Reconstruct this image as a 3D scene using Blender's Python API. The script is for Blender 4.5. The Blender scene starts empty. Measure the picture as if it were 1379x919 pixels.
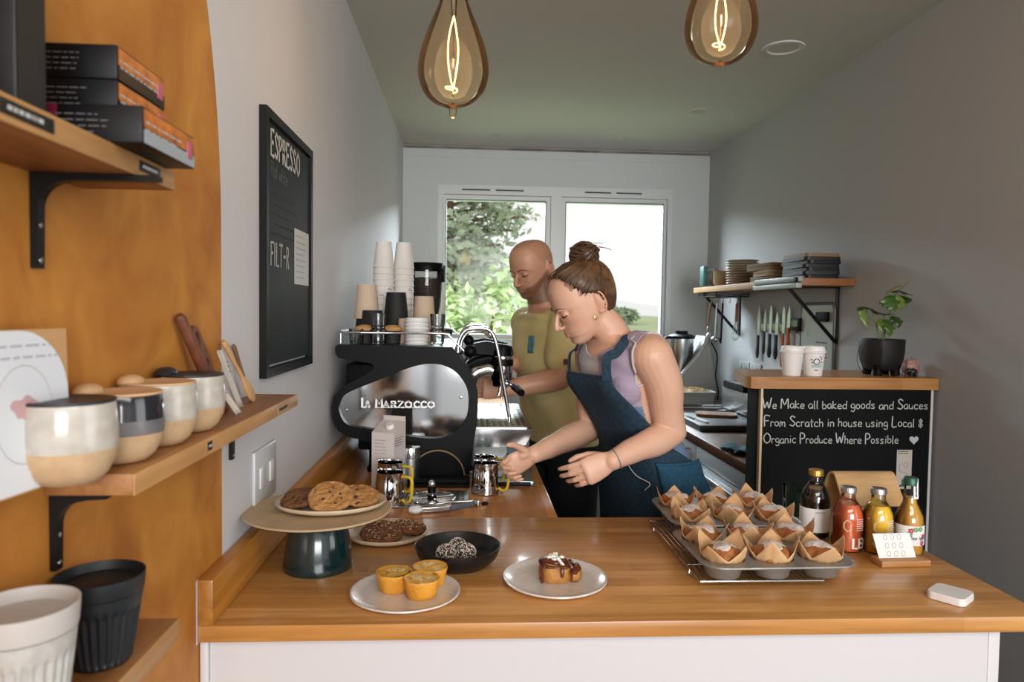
import bpy, bmesh, math, random
from math import sin, cos, pi, radians as rad, sqrt, atan2
from mathutils import Vector, Matrix, Euler, Quaternion

SC = bpy.context.scene
COL = SC.collection
random.seed(7)

# ---------------------------------------------------------------- camera
cam_d = bpy.data.cameras.new('camera')
cam = bpy.data.objects.new('camera', cam_d)
COL.objects.link(cam)
cam_d.sensor_width = 36.0
cam_d.lens = 965.0 / 1379.0 * 36.0
cam_d.clip_start = 0.05
yaw, pitch, roll = 0.06023, 0.04216, 0.0144
fw = Vector((sin(yaw), cos(yaw), 0)); rt = Vector((cos(yaw), -sin(yaw), 0)); dn = Vector((0, 0, -1))
fw2 = fw * cos(pitch) + dn * sin(pitch)
dn2 = -fw * sin(pitch) + dn * cos(pitch)
rt3 = rt * cos(roll) - dn2 * sin(roll)
dn3 = rt * sin(roll) + dn2 * cos(roll)
m = Matrix((rt3, -dn3, -fw2)).transposed().to_4x4()
m.translation = Vector((0, 0, 1.46))
cam.matrix_world = m
SC.camera = cam
cam_d.dof.use_dof = True
cam_d.dof.focus_distance = 1.9
cam_d.dof.aperture_fstop = 5.6

# ---------------------------------------------------------------- world, lights, exposure
SC.view_settings.view_transform = 'Standard'
SC.view_settings.look = 'None'
SC.view_settings.gamma = 1.0
SC.view_settings.use_curve_mapping = False
SC.view_settings.exposure = 0.0
SC.cycles.use_denoising = True
SC.cycles.max_bounces = 10
SC.cycles.diffuse_bounces = 5
SC.cycles.glossy_bounces = 5
SC.cycles.transmission_bounces = 8
SC.cycles.transparent_max_bounces = 16
SC.cycles.caustics_refractive = False
SC.cycles.caustics_reflective = False
SC.cycles.sample_clamp_indirect = 6.0

world = bpy.data.worlds.new('overcast_sky')
SC.world = world
world.use_nodes = True
wn = world.node_tree.nodes['Background']
wn.inputs['Color'].default_value = (1.0, 0.985, 0.965, 1)
wn.inputs['Strength'].default_value = 1.08


def area_light(name, loc, target, sx, sy, power, color):
    d = bpy.data.lights.new(name, 'AREA')
    d.shape = 'RECTANGLE'; d.size = sx; d.size_y = sy
    d.energy = power; d.color = color
    o = bpy.data.objects.new(name, d)
    COL.objects.link(o)
    o.location = loc
    o.rotation_euler = (Vector(target) - Vector(loc)).to_track_quat('-Z', 'Y').to_euler()
    return o


# daylight entering by the glazed shop front behind the camera and by the side door on the right
area_light('shopfront_daylight', (1.25, -5.6, 1.75), (0.6, 1.8, 1.15), 3.0, 2.3, 350, (0.97, 0.985, 1.0))
area_light('side_door_daylight', (3.0, 0.0, 1.5), (-0.4, 1.2, 1.3), 1.6, 2.0, 26, (0.98, 0.985, 1.0))
# unseen fill light added over the shop area to brighten the worktop
area_light('worktop_fill_light', (0.6, -0.6, 2.5), (0.55, 1.7, 0.9), 1.8, 0.9, 34, (1.0, 0.97, 0.93))
# daylight through the kitchen window
area_light('window_daylight', (0.6, 6.6, 3.5), (0.4, 3.6, 1.1), 4.0, 2.2, 1450, (0.8, 0.92, 1.0))

# ---------------------------------------------------------------- helpers


def lin(c):
    if isinstance(c, str):
        c = c.lstrip('#')
        c = [int(c[i:i + 2], 16) / 255 for i in (0, 2, 4)]
    return tuple((x / 12.92 if x <= 0.04045 else ((x + 0.055) / 1.055) ** 2.4) for x in c[:3]) + (1.0,)


def pmat(name, col, rough=0.5, metal=0.0, var=None, vscale=8.0, bump=0.0, bscale=60.0, spec=None, coat=0.0,
         sss=0.0, trans=0.0, ior=None, stretch=(1, 1, 1), emit=None, estr=0.0, alpha=None, sheen=0.0):
    """Principled material; var = second colour mixed in by object-space noise."""
    m = bpy.data.materials.new(name)
    m.use_nodes = True
    nt = m.node_tree; N = nt.nodes; L = nt.links
    b = N['Principled BSDF']
    b.inputs['Base Color'].default_value = lin(col)
    b.inputs['Roughness'].default_value = rough
    b.inputs['Metallic'].default_value = metal
    if spec is not None: b.inputs['Specular IOR Level'].default_value = spec
    if coat: b.inputs['Coat Weight'].default_value = coat; b.inputs['Coat Roughness'].default_value = 0.08
    if sss:
        b.inputs['Subsurface Weight'].default_value = sss
        b.inputs['Subsurface Radius'].default_value = (0.012, 0.005, 0.003)
        b.inputs['Subsurface Scale'].default_value = 1.0
    if trans: b.inputs['Transmission Weight'].default_value = trans
    if ior: b.inputs['IOR'].default_value = ior
    if sheen: b.inputs['Sheen Weight'].default_value = sheen
    if emit: b.inputs['Emission Color'].default_value = lin(emit); b.inputs['Emission Strength'].default_value = estr
    if alpha is not None: b.inputs['Alpha'].default_value = alpha
    if var or bump:
        tc = N.new('ShaderNodeTexCoord'); mp = N.new('ShaderNodeMapping')
        mp.inputs['Scale'].default_value = stretch
        L.new(tc.outputs['Object'], mp.inputs['Vector'])
    if var:
        nz = N.new('ShaderNodeTexNoise'); nz.inputs['Scale'].default_value = vscale; nz.inputs['Detail'].default_value = 5
        L.new(mp.outputs[0], nz.inputs['Vector'])
        rp = N.new('ShaderNodeValToRGB')
        rp.color_ramp.elements[0].position = 0.35; rp.color_ramp.elements[0].color = lin(col)
        rp.color_ramp.elements[1].position = 0.65; rp.color_ramp.elements[1].color = lin(var)
        L.new(nz.outputs['Fac'], rp.inputs['Fac']); L.new(rp.outputs['Color'], b.inputs['Base Color'])
    if bump:
        nb = N.new('ShaderNodeTexNoise'); nb.inputs['Scale'].default_value = bscale; nb.inputs['Detail'].default_value = 4
        L.new(mp.outputs[0], nb.inputs['Vector'])
        bp = N.new('ShaderNodeBump'); bp.inputs['Strength'].default_value = bump; bp.inputs['Distance'].default_value = 0.01
        L.new(nb.outputs['Fac'], bp.inputs['Height']); L.new(bp.outputs[0], b.inputs['Normal'])
    return m


def glass_mat(name, col=(1, 1, 1, 1), tint=0.0, ior=1.45, rough=0.02, maxr=1.0):
    """Thin glass: transparent seen through, mirror-like at grazing angles."""
    m = bpy.data.materials.new(name); m.use_nodes = True
    nt = m.node_tree; N = nt.nodes; L = nt.links
    N.remove(N['Principled BSDF'])
    t = N.new('ShaderNodeBsdfTransparent'); t.inputs['Color'].default_value = col
    g = N.new('ShaderNodeBsdfGlossy'); g.inputs['Roughness'].default_value = rough
    f = N.new('ShaderNodeFresnel'); f.inputs['IOR'].default_value = ior
    mx = N.new('ShaderNodeMixShader')
    L.new(f.outputs[0], mx.inputs[0]); L.new(t.outputs[0], mx.inputs[1]); L.new(g.outputs[0], mx.inputs[2])
    L.new(mx.outputs[0], N['Material Output'].inputs['Surface'])
    return m


def stave_wood(name, c1, c2, c3, axis='X', stave=(0.42, 0.042), rough=0.32, coat=0.0, grain=1.0):
    """Butcher-block timber in object space: staves laid along an axis, each with its own tone, plus grain."""
    m = bpy.data.materials.new(name); m.use_nodes = True
    nt = m.node_tree; N = nt.nodes; L = nt.links
    b = N['Principled BSDF']; b.inputs['Roughness'].default_value = rough
    if coat: b.inputs['Coat Weight'].default_value = coat; b.inputs['Coat Roughness'].default_value = 0.12
    tc = N.new('ShaderNodeTexCoord'); mp = N.new('ShaderNodeMapping')
    L.new(tc.outputs['Object'], mp.inputs['Vector'])
    if axis == 'Y': mp.inputs['Rotation'].default_value = (0, 0, rad(90))
    if axis == 'Z': mp.inputs['Rotation'].default_value = (0, rad(90), 0)
    br = N.new('ShaderNodeTexBrick')
    br.inputs['Scale'].default_value = 1.0
    br.inputs['Brick Width'].default_value = stave[0]; br.inputs['Row Height'].default_value = stave[1]
    br.inputs['Mortar Size'].default_value = 0.0004; br.inputs['Mortar Smooth'].default_value = 0.2
    br.inputs['Color1'].default_value = (0, 0, 0, 1); br.inputs['Color2'].default_value = (1, 1, 1, 1)
    br.inputs['Mortar'].default_value = (0.2, 0.2, 0.2, 1)
    br.offset = 0.37; br.squash = 1.0
    L.new(mp.outputs[0], br.inputs['Vector'])
    rp = N.new('ShaderNodeValToRGB')
    e = rp.color_ramp.elements
    e[0].position = 0.0; e[0].color = lin(c1); e[1].position = 1.0; e[1].color = lin(c3)
    k = e.new(0.5); k.color = lin(c2)
    L.new(br.outputs['Color'], rp.inputs['Fac'])
    m2 = N.new('ShaderNodeMapping'); m2.inputs['Scale'].default_value = (1.6, 26, 26)
    L.new(mp.outputs[0], m2.inputs['Vector'])
    nz = N.new('ShaderNodeTexNoise'); nz.inputs['Scale'].default_value = 2.2; nz.inputs['Detail'].default_value = 7
    nz.inputs['Distortion'].default_value = 0.6
    L.new(m2.outputs[0], nz.inputs['Vector'])
    r2 = N.new('ShaderNodeValToRGB')
    r2.color_ramp.elements[0].position = 0.3; r2.color_ramp.elements[0].color = (0.62, 0.55, 0.48, 1)
    r2.color_ramp.elements[1].position = 0.62; r2.color_ramp.elements[1].color = (1, 1, 1, 1)
    L.new(nz.outputs['Fac'], r2.inputs['Fac'])
    mx = N.new('ShaderNodeMix'); mx.data_type = 'RGBA'; mx.blend_type = 'MULTIPLY'
    mx.inputs['Factor'].default_value = 0.75 * grain
    L.new(rp.outputs['Color'], mx.inputs[6]); L.new(r2.outputs['Color'], mx.inputs[7])
    L.new(mx.outputs[2], b.inputs['Base Color'])
    return m


class MB:
    """Collects shapes (plain vertex and face lists) and links them as ONE mesh object."""

    def __init__(s):
        s.v = []; s.f = []; s.mi = []; s.cur = 0

    def add(s, vs, fs):
        o = len(s.v)
        s.v.extend([tuple(p) for p in vs])
        for f in fs:
            s.f.append(tuple(i + o for i in f)); s.mi.append(s.cur)
        return s

    def bm(s, bm, M=None):
        if M is not None: bm.transform(M)
        bm.verts.index_update()
        s.add([v.co.copy() for v in bm.verts], [[v.index for v in f.verts] for f in bm.faces])
        bm.free(); return s

    def box(s, c, d, bev=0.0, rot=None, seg=2):
        """c = centre, d = full sizes, bev = rounded edge radius, rot = Euler tuple."""
        bm = bmesh.new(); bmesh.ops.create_cube(bm, size=1.0)
        for v in bm.verts: v.co = Vector((v.co.x * d[0], v.co.y * d[1], v.co.z * d[2]))
        if bev: bmesh.ops.bevel(bm, geom=bm.edges[:], offset=min(bev, min(d) * 0.49), segments=seg, profile=0.5, affect='EDGES')
        M = Matrix.Translation(Vector(c))
        if rot is not None: M = M @ Euler(rot).to_matrix().to_4x4()
        return s.bm(bm, M)

    def bb(s, x0, x1, y0, y1, z0, z1, bev=0.0, seg=2):
        return s.box(((x0 + x1) / 2, (y0 + y1) / 2, (z0 + z1) / 2), (abs(x1 - x0), abs(y1 - y0), abs(z1 - z0)), bev, None, seg)

    def lathe(s, prof, seg=40, M=None, rfun=None, sx=1.0, sy=1.0):
        """Revolve [(r,z)...] about z. Ends with r=0 are closed by a point. rfun(a,r,z) may change the radius."""
        vs = []; rings = []
        for (r, z) in prof:
            if r <= 1e-6:
                rings.append([len(vs)]); vs.append(Vector((0, 0, z)))
            else:
                ring = []
                for k in range(seg):
                    a = 2 * pi * k / seg
                    rr = rfun(a, r, z) if rfun else r
                    ring.append(len(vs)); vs.append(Vector((rr * cos(a) * sx, rr * sin(a) * sy, z)))
                rings.append(ring)
        fs = []
        for A, B in zip(rings, rings[1:]):
            if len(A) == 1 and len(B) == 1: continue
            for k in range(seg):
                k2 = (k + 1) % seg
                if len(A) == 1: fs.append((A[0], B[k2], B[k]))
                elif len(B) == 1: fs.append((A[k], A[k2], B[0]))
                else: fs.append((A[k], A[k2], B[k2], B[k]))
        if M is not None: vs = [M @ p for p in vs]
        return s.add(vs, fs)

    def cyl(s, a, b, r, r2=None, seg=16):
        a = Vector(a); b = Vector(b); d = b - a
        M = Matrix.Translation(a) @ d.to_track_quat('Z', 'Y').to_matrix().to_4x4()
        r2 = r if r2 is None else r2
        return s.lathe([(0, 0), (r, 0), (r2, d.length), (0, d.length)], seg, M)

    def ball(s, c, r, seg=20, sc=(1, 1, 1), M=None, rings=10):
        prof = [(r * sin(pi * k / rings), -r * cos(pi * k / rings)) for k in range(rings + 1)]
        prof[0] = (0, -r); prof[-1] = (0, r)
        MM = Matrix.Translation(Vector(c))
        if M is not None: MM = MM @ M
        MM = MM @ Matrix.Diagonal((sc[0], sc[1], sc[2], 1))
        return s.lathe(prof, seg, MM)

    def tube(s, pts, rad_, seg=10, closed=False, flat=1.0, up=None, caps=True):
        """Sweep a circle (or ellipse: flat scales the second axis) along points. rad_ number or list."""
        P = [Vector(p) for p in pts]; n = len(P)
        R = rad_ if isinstance(rad_, (list, tuple)) else [rad_] * n
        T = []
        for i in range(n):
            if closed: t = P[(i + 1) % n] - P[i - 1]
            elif i == 0: t = P[1] - P[0]
            elif i == n - 1: t = P[-1] - P[-2]
            else: t = (P[i + 1] - P[i]).normalized() + (P[i] - P[i - 1]).normalized()
            if t.length < 1e-9: t = Vector((0, 0, 1))
            T.append(t.normalized())
        u = Vector(up) if up is not None else (Vector((0, 0, 1)) if abs(T[0].z) < 0.9 else Vector((1, 0, 0)))
        vs = []; N = (u - T[0] * u.dot(T[0])).normalized()
        for i in range(n):
            if up is not None: N = Vector(up)
            N = N - T[i] * N.dot(T[i])
            if N.length < 1e-6: N = T[i].orthogonal()
            N.normalize()
            B = T[i].cross(N)
            fl = flat[i] if isinstance(flat, (list, tuple)) else flat
            for k in range(seg):
                a = 2 * pi * k / seg
                vs.append(P[i] + N * (R[i] * cos(a) * fl) + B * (R[i] * sin(a)))
        fs = []
        for i in range(n if closed else n - 1):
            j = (i + 1) % n
            for k in range(seg):
                k2 = (k + 1) % seg
                fs.append((i * seg + k, i * seg + k2, j * seg + k2, j * seg + k))
        if caps and not closed:
            fs.append(tuple(range(seg - 1, -1, -1))); fs.append(tuple((n - 1) * seg + k for k in range(seg)))
        return s.add(vs, fs)

    def prism(s, outer, h, M=None, holes=()):
        """Flat polygon (x,y) with holes, thickness h along local z (0..h)."""
        bm = bmesh.new()
        for loop in [outer] + list(holes):
            vv = [bm.verts.new((p[0], p[1], 0)) for p in loop]
            for i in range(len(vv)): bm.edges.new((vv[i], vv[(i + 1) % len(vv)]))
        bmesh.ops.triangle_fill(bm, use_beauty=True, use_dissolve=False, edges=bm.edges[:])
        bmesh.ops.recalc_face_normals(bm, faces=bm.faces[:])
        r = bmesh.ops.extrude_face_region(bm, geom=bm.faces[:])
        for e in r['geom']:
            if isinstance(e, bmesh.types.BMVert): e.co.z += h
        bmesh.ops.recalc_face_normals(bm, faces=bm.faces[:])
        return s.bm(bm, M)

    def grid(s, fn, nu, nv, closed_u=False):
        vs = []
        for j in range(nv + 1):
            for i in range(nu + (0 if closed_u else 1)):
                vs.append(Vector(fn(i / nu, j / nv)))
        w = nu if closed_u else nu + 1; fs = []
        for j in range(nv):
            for i in range(nu):
                i2 = (i + 1) % w
                fs.append((j * w + i, j * w + i2, (j + 1) * w + i2, (j + 1) * w + i))
        return s.add(vs, fs)

    def build(s, name, mat=None, parent=None, smooth=True, angle=40, loc=None, M=None, solid=0.0, sub=0):
        me = bpy.data.meshes.new(name)
        vs = s.v if M is None else [M @ Vector(p) for p in s.v]
        me.from_pydata([tuple(p) for p in vs], [], s.f)
        mats = mat if isinstance(mat, (list, tuple)) else [mat]
        for q in mats:
            if q is not None: me.materials.append(q)
        if len(mats) > 1: me.polygons.foreach_set('material_index', s.mi)
        bm = bmesh.new(); bm.from_mesh(me)
        bmesh.ops.remove_doubles(bm, verts=bm.verts[:], dist=1e-6)
        bmesh.ops.recalc_face_normals(bm, faces=bm.faces[:])
        bm.to_mesh(me); bm.free()
        if smooth:
            me.polygons.foreach_set('use_smooth', [True] * len(me.polygons))
            me.set_sharp_from_angle(angle=rad(angle))
        o = bpy.data.objects.new(name, me)
        COL.objects.link(o)
        if parent is not None: o.parent = parent
        if loc is not None: o.location = loc
        if solid:
            md = o.modifiers.new('thick', 'SOLIDIFY'); md.thickness = solid; md.offset = 0
        if sub:
            md = o.modifiers.new('smooth', 'SUBSURF'); md.levels = sub; md.render_levels = sub
        return o


def tag(o, label, cat, group=None, kind=None):
    o['label'] = label; o['category'] = cat
    if group: o['group'] = group
    if kind: o['kind'] = kind
    return o


def thing(name, label, cat, loc=(0, 0, 0), rz=0.0, group=None, rot=None):
    o = bpy.data.objects.new(name, None)
    o.empty_display_size = 0.03
    COL.objects.link(o)
    o.location = loc
    o.rotation_euler = rot if rot is not None else (0, 0, rz)
    return tag(o, label, cat, group)


def struct(o):
    o['kind'] = 'structure'
    return o


def dup(root, loc, rz=None, label=None, rot=None, scale=None):
    """A copy of a thing with copies of its parts and their sub-parts."""
    r = root.copy(); COL.objects.link(r); r.location = loc
    if rz is not None: r.rotation_euler = (0, 0, rz)
    if rot is not None: r.rotation_euler = rot
    if scale is not None: r.scale = scale
    if label: r['label'] = label
    for ch in list(root.children):
        c = ch.copy(); COL.objects.link(c); c.parent = r
        for g in list(ch.children):
            d = g.copy(); COL.objects.link(d); d.parent = c
    return r


def arc(cx, cy, r, a0, a1, n, ry=None):
    ry = r if ry is None else ry
    return [(cx + r * cos(a0 + (a1 - a0) * i / n), cy + ry * sin(a0 + (a1 - a0) * i / n)) for i in range(n + 1)]


def smooth_path(pts, n=6, closed=False):
    """Catmull-Rom through points."""
    P = [Vector(p) for p in pts]; out = []
    m_ = len(P)
    for i in range(m_ if closed else m_ - 1):
        p0 = P[(i - 1) % m_] if (closed or i > 0) else P[0] * 2 - P[1]
        p1 = P[i]; p2 = P[(i + 1) % m_]
        p3 = P[(i + 2) % m_] if (closed or i + 2 < m_) else P[-1] * 2 - P[-2]
        for k in range(n):
            t = k / n
            out.append(0.5 * ((2 * p1) + (p2 - p0) * t + (2 * p0 - 5 * p1 + 4 * p2 - p3) * t * t + (3 * p1 - p0 - 3 * p2 + p3) * t ** 3))
    if not closed: out.append(P[-1])
    return out


# single-stroke letters on a 1 x 1 cell (baseline 0, x-height .6, cap 1, descender -.35)
GL = {
    'a': [[(.5, .5), (.3, .6), (.08, .45), (.05, .2), (.2, .02), (.42, .12), (.5, .5), (.52, .0)]],
    'b': [[(.06, 1), (.06, .02)], [(.06, .4), (.3, .58), (.5, .35), (.4, .05), (.06, .05)]],
    'c': [[(.48, .5), (.28, .6), (.07, .38), (.12, .1), (.32, .0), (.5, .08)]],
    'd': [[(.5, 1), (.5, 0)], [(.5, .4), (.28, .58), (.06, .35), (.14, .04), (.5, .1)]],
    'e': [[(.08, .3), (.48, .34), (.4, .55), (.2, .56), (.06, .3), (.16, .03), (.5, .06)]],
    'f': [[(.45, .95), (.28, .98), (.2, .8), (.2, 0)], [(.05, .58), (.42, .58)]],
    'g': [[(.5, .5), (.28, .6), (.06, .4), (.16, .1), (.44, .15), (.5, .55), (.5, -.2), (.3, -.36), (.08, -.26)]],
    'h': [[(.07, 1), (.07, 0)], [(.07, .35), (.28, .58), (.46, .45), (.47, 0)]],
    'i': [[(.15, .58), (.15, 0)], [(.15, .82), (.16, .86)]],
    'k': [[(.07, .95), (.07, 0)], [(.45, .6), (.09, .28), (.48, 0)]],
    'l': [[(.12, 1), (.12, .05), (.2, 0)]],
    'm': [[(.05, 0), (.07, .58), (.25, .55), (.33, .1), (.36, .5), (.56, .58), (.66, .4), (.66, 0)]],
    'n': [[(.06, .58), (.07, 0)], [(.07, .4), (.28, .58), (.46, .42), (.47, 0)]],
    'o': [[(.28, .6), (.08, .42), (.08, .15), (.28, 0), (.48, .16), (.47, .44), (.28, .6)]],
    'p': [[(.06, .58), (.07, -.35)], [(.07, .42), (.32, .6), (.5, .36), (.36, .08), (.08, .1)]],
    'r': [[(.07, .58), (.08, 0)], [(.08, .36), (.22, .56), (.42, .52)]],
    's': [[(.44, .5), (.25, .6), (.1, .46), (.4, .2), (.36, .02), (.07, .05)]],
    't': [[(.2, .9), (.2, .08), (.36, .0)], [(.03, .6), (.4, .6)]],
    'u': [[(.06, .58), (.08, .15), (.24, 0), (.44, .14), (.47, .58), (.49, 0)]],
    'v': [[(.05, .58), (.25, 0), (.46, .58)]],
    'w': [[(.04, .58), (.18, 0), (.34, .45), (.5, 0), (.66, .58)]],
    'z': [[(.06, .58), (.45, .58), (.06, 0), (.48, 0)]],
    'W': [[(.02, 1), (.2, 0), (.42, .6), (.6, 0), (.8, 1)]],
    'M': [[(.05, 0), (.1, .95), (.38, .35), (.66, .95), (.72, 0)]],
    'F': [[(.08, 0), (.08, 1), (.55, 1)], [(.08, .52), (.45, .54)]],
    'S': [[(.52, .85), (.3, 1), (.1, .8), (.28, .55), (.52, .3), (.36, .02), (.06, .12)]],
    'L': [[(.1, 1), (.1, 0), (.5, 0)]],
    'O': [[(.36, 1), (.08, .7), (.1, .25), (.38, 0), (.68, .25), (.68, .7), (.36, 1)]],
    'P': [[(.08, 0), (.08, 1), (.42, .95), (.52, .72), (.36, .5), (.08, .48)]],
    'E': [[(.55, 1), (.08, 1), (.08, 0), (.56, 0)], [(.08, .52), (.46, .52)]],
    'R': [[(.08, 0), (.08, 1), (.42, .95), (.5, .74), (.36, .53), (.08, .5)], [(.25, .5), (.55, 0)]],
    'I': [[(.12, 1), (.12, 0)]],
    'T': [[(.02, 1), (.6, 1)], [(.31, 1), (.31, 0)]],
    'N': [[(.07, 0), (.07, 1), (.55, 0), (.55, 1)]],
    'A': [[(.03, 0), (.3, 1), (.58, 0)], [(.13, .38), (.48, .38)]],
    'Z': [[(.06, 1), (.56, 1), (.04, 0), (.58, 0)]],
    'C': [[(.58, .85), (.34, 1), (.08, .7), (.1, .25), (.36, 0), (.6, .14)]],
    '8': [[(.3, .52), (.1, .74), (.3, 1), (.5, .76), (.3, .52), (.06, .24), (.3, 0), (.54, .24), (.3, .52)], [(.3, 1.1), (.3, -.1)]],
    '+': [[(.3, .2), (.3, .8)], [(0, .5), (.6, .5)]],
    '-': [[(.1, .5), (.5, .5)]],
}
GW = {'i': .32, 'l': .3, 'm': .78, 'w': .76, 'W': .86, 'M': .82, 'O': .78, 'I': .28, 'T': .66, 'N': .66, 'A': .66, 't': .46, 'r': .48, 'f': .48}


def strokes(mb, text, size, M, width=0.1, lift=0.0004, space=0.38, curve=True, wob=0.0, gap=0.04, xs=1.0, shear=0.0, cap=1.0):
    """Write text as flat strokes on the local xy plane of M; returns the length."""
    x = 0.0
    rnd = random.Random(hash(len(text)) + 3)
    for ch in text:
        if ch == ' ':
            x += space * size; continue
        dy = rnd.uniform(-wob, wob) * size; base_ = size
        if ch.isupper(): size = size * cap
        for st in GL.get(ch, []):
            pts = [Vector(((p[0]) * size * xs + shear * p[1] * size + x, p[1] * size + dy, 0)) for p in st]
            if curve and len(pts) > 2: pts = smooth_path(pts, 4)
            w = width * size / 2
            L_ = []; R_ = []
            for i, p in enumerate(pts):
                t = (pts[min(i + 1, len(pts) - 1)] - pts[max(i - 1, 0)])
                t = t.normalized() if t.length > 1e-9 else Vector((0, 1, 0))
                nrm = Vector((-t.y, t.x, 0)) * w
                e = t * w * 0.6 * (-1 if i == 0 else (1 if i == len(pts) - 1 else 0))
                L_.append(M @ (p + nrm + e + Vector((0, 0, lift)))); R_.append(M @ (p - nrm + e + Vector((0, 0, lift))))
            n = len(pts)
            mb.add(L_ + R_, [(i, i + 1, n + i + 1, n + i) for i in range(n - 1)])
        x += (GW.get(ch, .58) + gap) * size * xs; size = base_
    return x


def frame(o, x, y, z=None):
    """Matrix with origin o and local x, y axes."""
    x = Vector(x).normalized(); y = Vector(y); y = (y - x * y.dot(x)).normalized()
    z = x.cross(y)
    M = Matrix((x, y, z)).transposed().to_4x4(); M.translation = Vector(o)
    return M


def squiggles(mb, M, w, h, rows, wid=0.0012, seed=1, fill=0.85):
    """Rows of tiny illegible print strokes over a w x h area."""
    r = random.Random(seed); lh = h / rows
    for i in range(rows):
        x = 0; y = h - (i + .5) * lh
        end = w * r.uniform(fill * .7, fill)
        while x < end:
            l = r.uniform(.012, .05) * w * 3
            l = min(l, end - x)
            if l <= 0.0005: break
            a = Vector((x, y - wid / 2, .0003)); b = Vector((x + l, y + wid / 2, .0003))
            mb.add([M @ a, M @ Vector((b.x, a.y, a.z)), M @ b, M @ Vector((a.x, b.y, a.z))], [(0, 1, 2, 3)])
            x += l + w * .03
# ---------------------------------------------------------------- materials
XL, XR, YB, ZC = -0.452, 1.635, 4.87, 2.56
M_white = pmat('wall_white', '#c9cbcc', 0.75, bump=0.05, bscale=90)
M_ceil = pmat('ceiling_white', '#bdbfba', 0.8)
M_back = pmat('back_wall_board', '#c2c9c9', 0.6)
M_right = pmat('right_wall_shade_grey', '#a9abac', 0.7, bump=0.04, bscale=120)  # base colour darkened to grey, imitating the shade on this wall
M_panelw = pmat('white_melamine', '#c9c6c7', 0.45)
M_upvc = pmat('white_upvc', '#cdd2d2', 0.35)
M_black = pmat('matt_black', '#070708', 0.55, spec=.12)
M_blackmetal = pmat('black_metal', '#0a0b0d', 0.4, spec=.3)
M_dark = pmat('dark_void', '#0a0a0b', 0.8)
M_steel = pmat('polished_steel', '#c9cacb', 0.13, 1.0)
M_brush = pmat('brushed_steel', '#b4b6b8', 0.3, 1.0, bump=0.03, bscale=200)
M_chrome = pmat('chrome', '#d8d9da', 0.06, 1.0)
M_wood = stave_wood('worktop_staves', '#b57d3e', '#c68e4e', '#d39e60', 'X', (0.55, 0.043), 0.34, 0.25)
M_woodY = stave_wood('worktop_staves_return', '#96602c', '#aa7036', '#ba8145', 'Y', (0.55, 0.043), 0.3, 0.3)
M_shelfw = stave_wood('shelf_timber', '#8c5a2c', '#98653a', '#a5713f', 'Y', (3.0, 0.2), 0.5, 0.0, 1.2)
M_edgew = pmat('pale_sawn_timber', '#bd8f5c', 0.55, var='#a97c48', vscale=3, stretch=(20, 2, 20))
M_upstand = stave_wood('upstand_timber', '#a9702c', '#b67c34', '#c18a42', 'Y', (0.5, 0.05), 0.4, 0.2)
M_floor = stave_wood('floor_boards', '#3d2c20', '#4a3626', '#57402d', 'Y', (1.2, 0.14), 0.5)
M_glass = glass_mat('window_glass', (0.97, 0.98, 0.98, 1), ior=1.18)
M_clear = glass_mat('clear_glass', (0.96, 0.97, 0.97, 1), ior=1.5)
M_paper = pmat('white_paper', '#e4e2df', 0.7)
M_card = pmat('kraft_card', '#b98f5f', 0.75)
M_ink = pmat('black_ink', '#1a1a1a', 0.7)
M_chalk = pmat('white_chalk', '#b9bab8', 0.9)
M_whitep = pmat('white_plastic', '#dfdedb', 0.4)
M_ceram = pmat('cream_ceramic', '#c9bfb2', 0.3, var='#bdb1a2', vscale=30)
M_green = pmat('leaf_dark_green', '#274019', 0.45, var='#3b5a22', vscale=30)

# left wall paint: white with a big burnt-orange arch painted on it
M_lwall = bpy.data.materials.new('left_wall_paint'); M_lwall.use_nodes = True
_nt = M_lwall.node_tree; _N = _nt.nodes; _L = _nt.links
_b = _N['Principled BSDF']; _b.inputs['Roughness'].default_value = 0.62
_tc = _N.new('ShaderNodeTexCoord'); _sp = _N.new('ShaderNodeSeparateXYZ'); _L.new(_tc.outputs['Object'], _sp.inputs[0])


def _math(op, a, b=None):
    n = _N.new('ShaderNodeMath'); n.operation = op
    for i, q in enumerate((a, b)):
        if q is None: continue
        if isinstance(q, (int, float)): n.inputs[i].default_value = q
        else: _L.new(q, n.inputs[i])
    return n.outputs[0]


_dy = _math('SUBTRACT', _sp.outputs['Y'], 0.236)
_dz = _math('MAXIMUM', _math('SUBTRACT', _sp.outputs['Z'], 1.6), 0.0)
_r = _math('SQRT', _math('ADD', _math('MULTIPLY', _dy, _dy), _math('MULTIPLY', _dz, _dz)))
_in = _math('LESS_THAN', _r, 1.104)
_n1 = _N.new('ShaderNodeTexNoise'); _n1.inputs['Scale'].default_value = 7; _n1.inputs['Detail'].default_value = 8; _n1.inputs['Distortion'].default_value = 1.2
_L.new(_tc.outputs['Object'], _n1.inputs['Vector'])
_rp = _N.new('ShaderNodeValToRGB')
_rp.color_ramp.elements[0].position = 0.3; _rp.color_ramp.elements[0].color = lin('#a3621f')
_rp.color_ramp.elements[1].position = 0.72; _rp.color_ramp.elements[1].color = lin('#c68836')
_L.new(_n1.outputs['Fac'], _rp.inputs['Fac'])
_mx = _N.new('ShaderNodeMix'); _mx.data_type = 'RGBA'
_L.new(_in, _mx.inputs['Factor']); _mx.inputs[6].default_value = lin('#cdced0'); _L.new(_rp.outputs['Color'], _mx.inputs[7])
_L.new(_mx.outputs[2], _b.inputs['Base Color'])

# ---------------------------------------------------------------- room shell


def wall(name, mb, mat): return struct(mb.build(name, mat, smooth=False))


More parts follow.
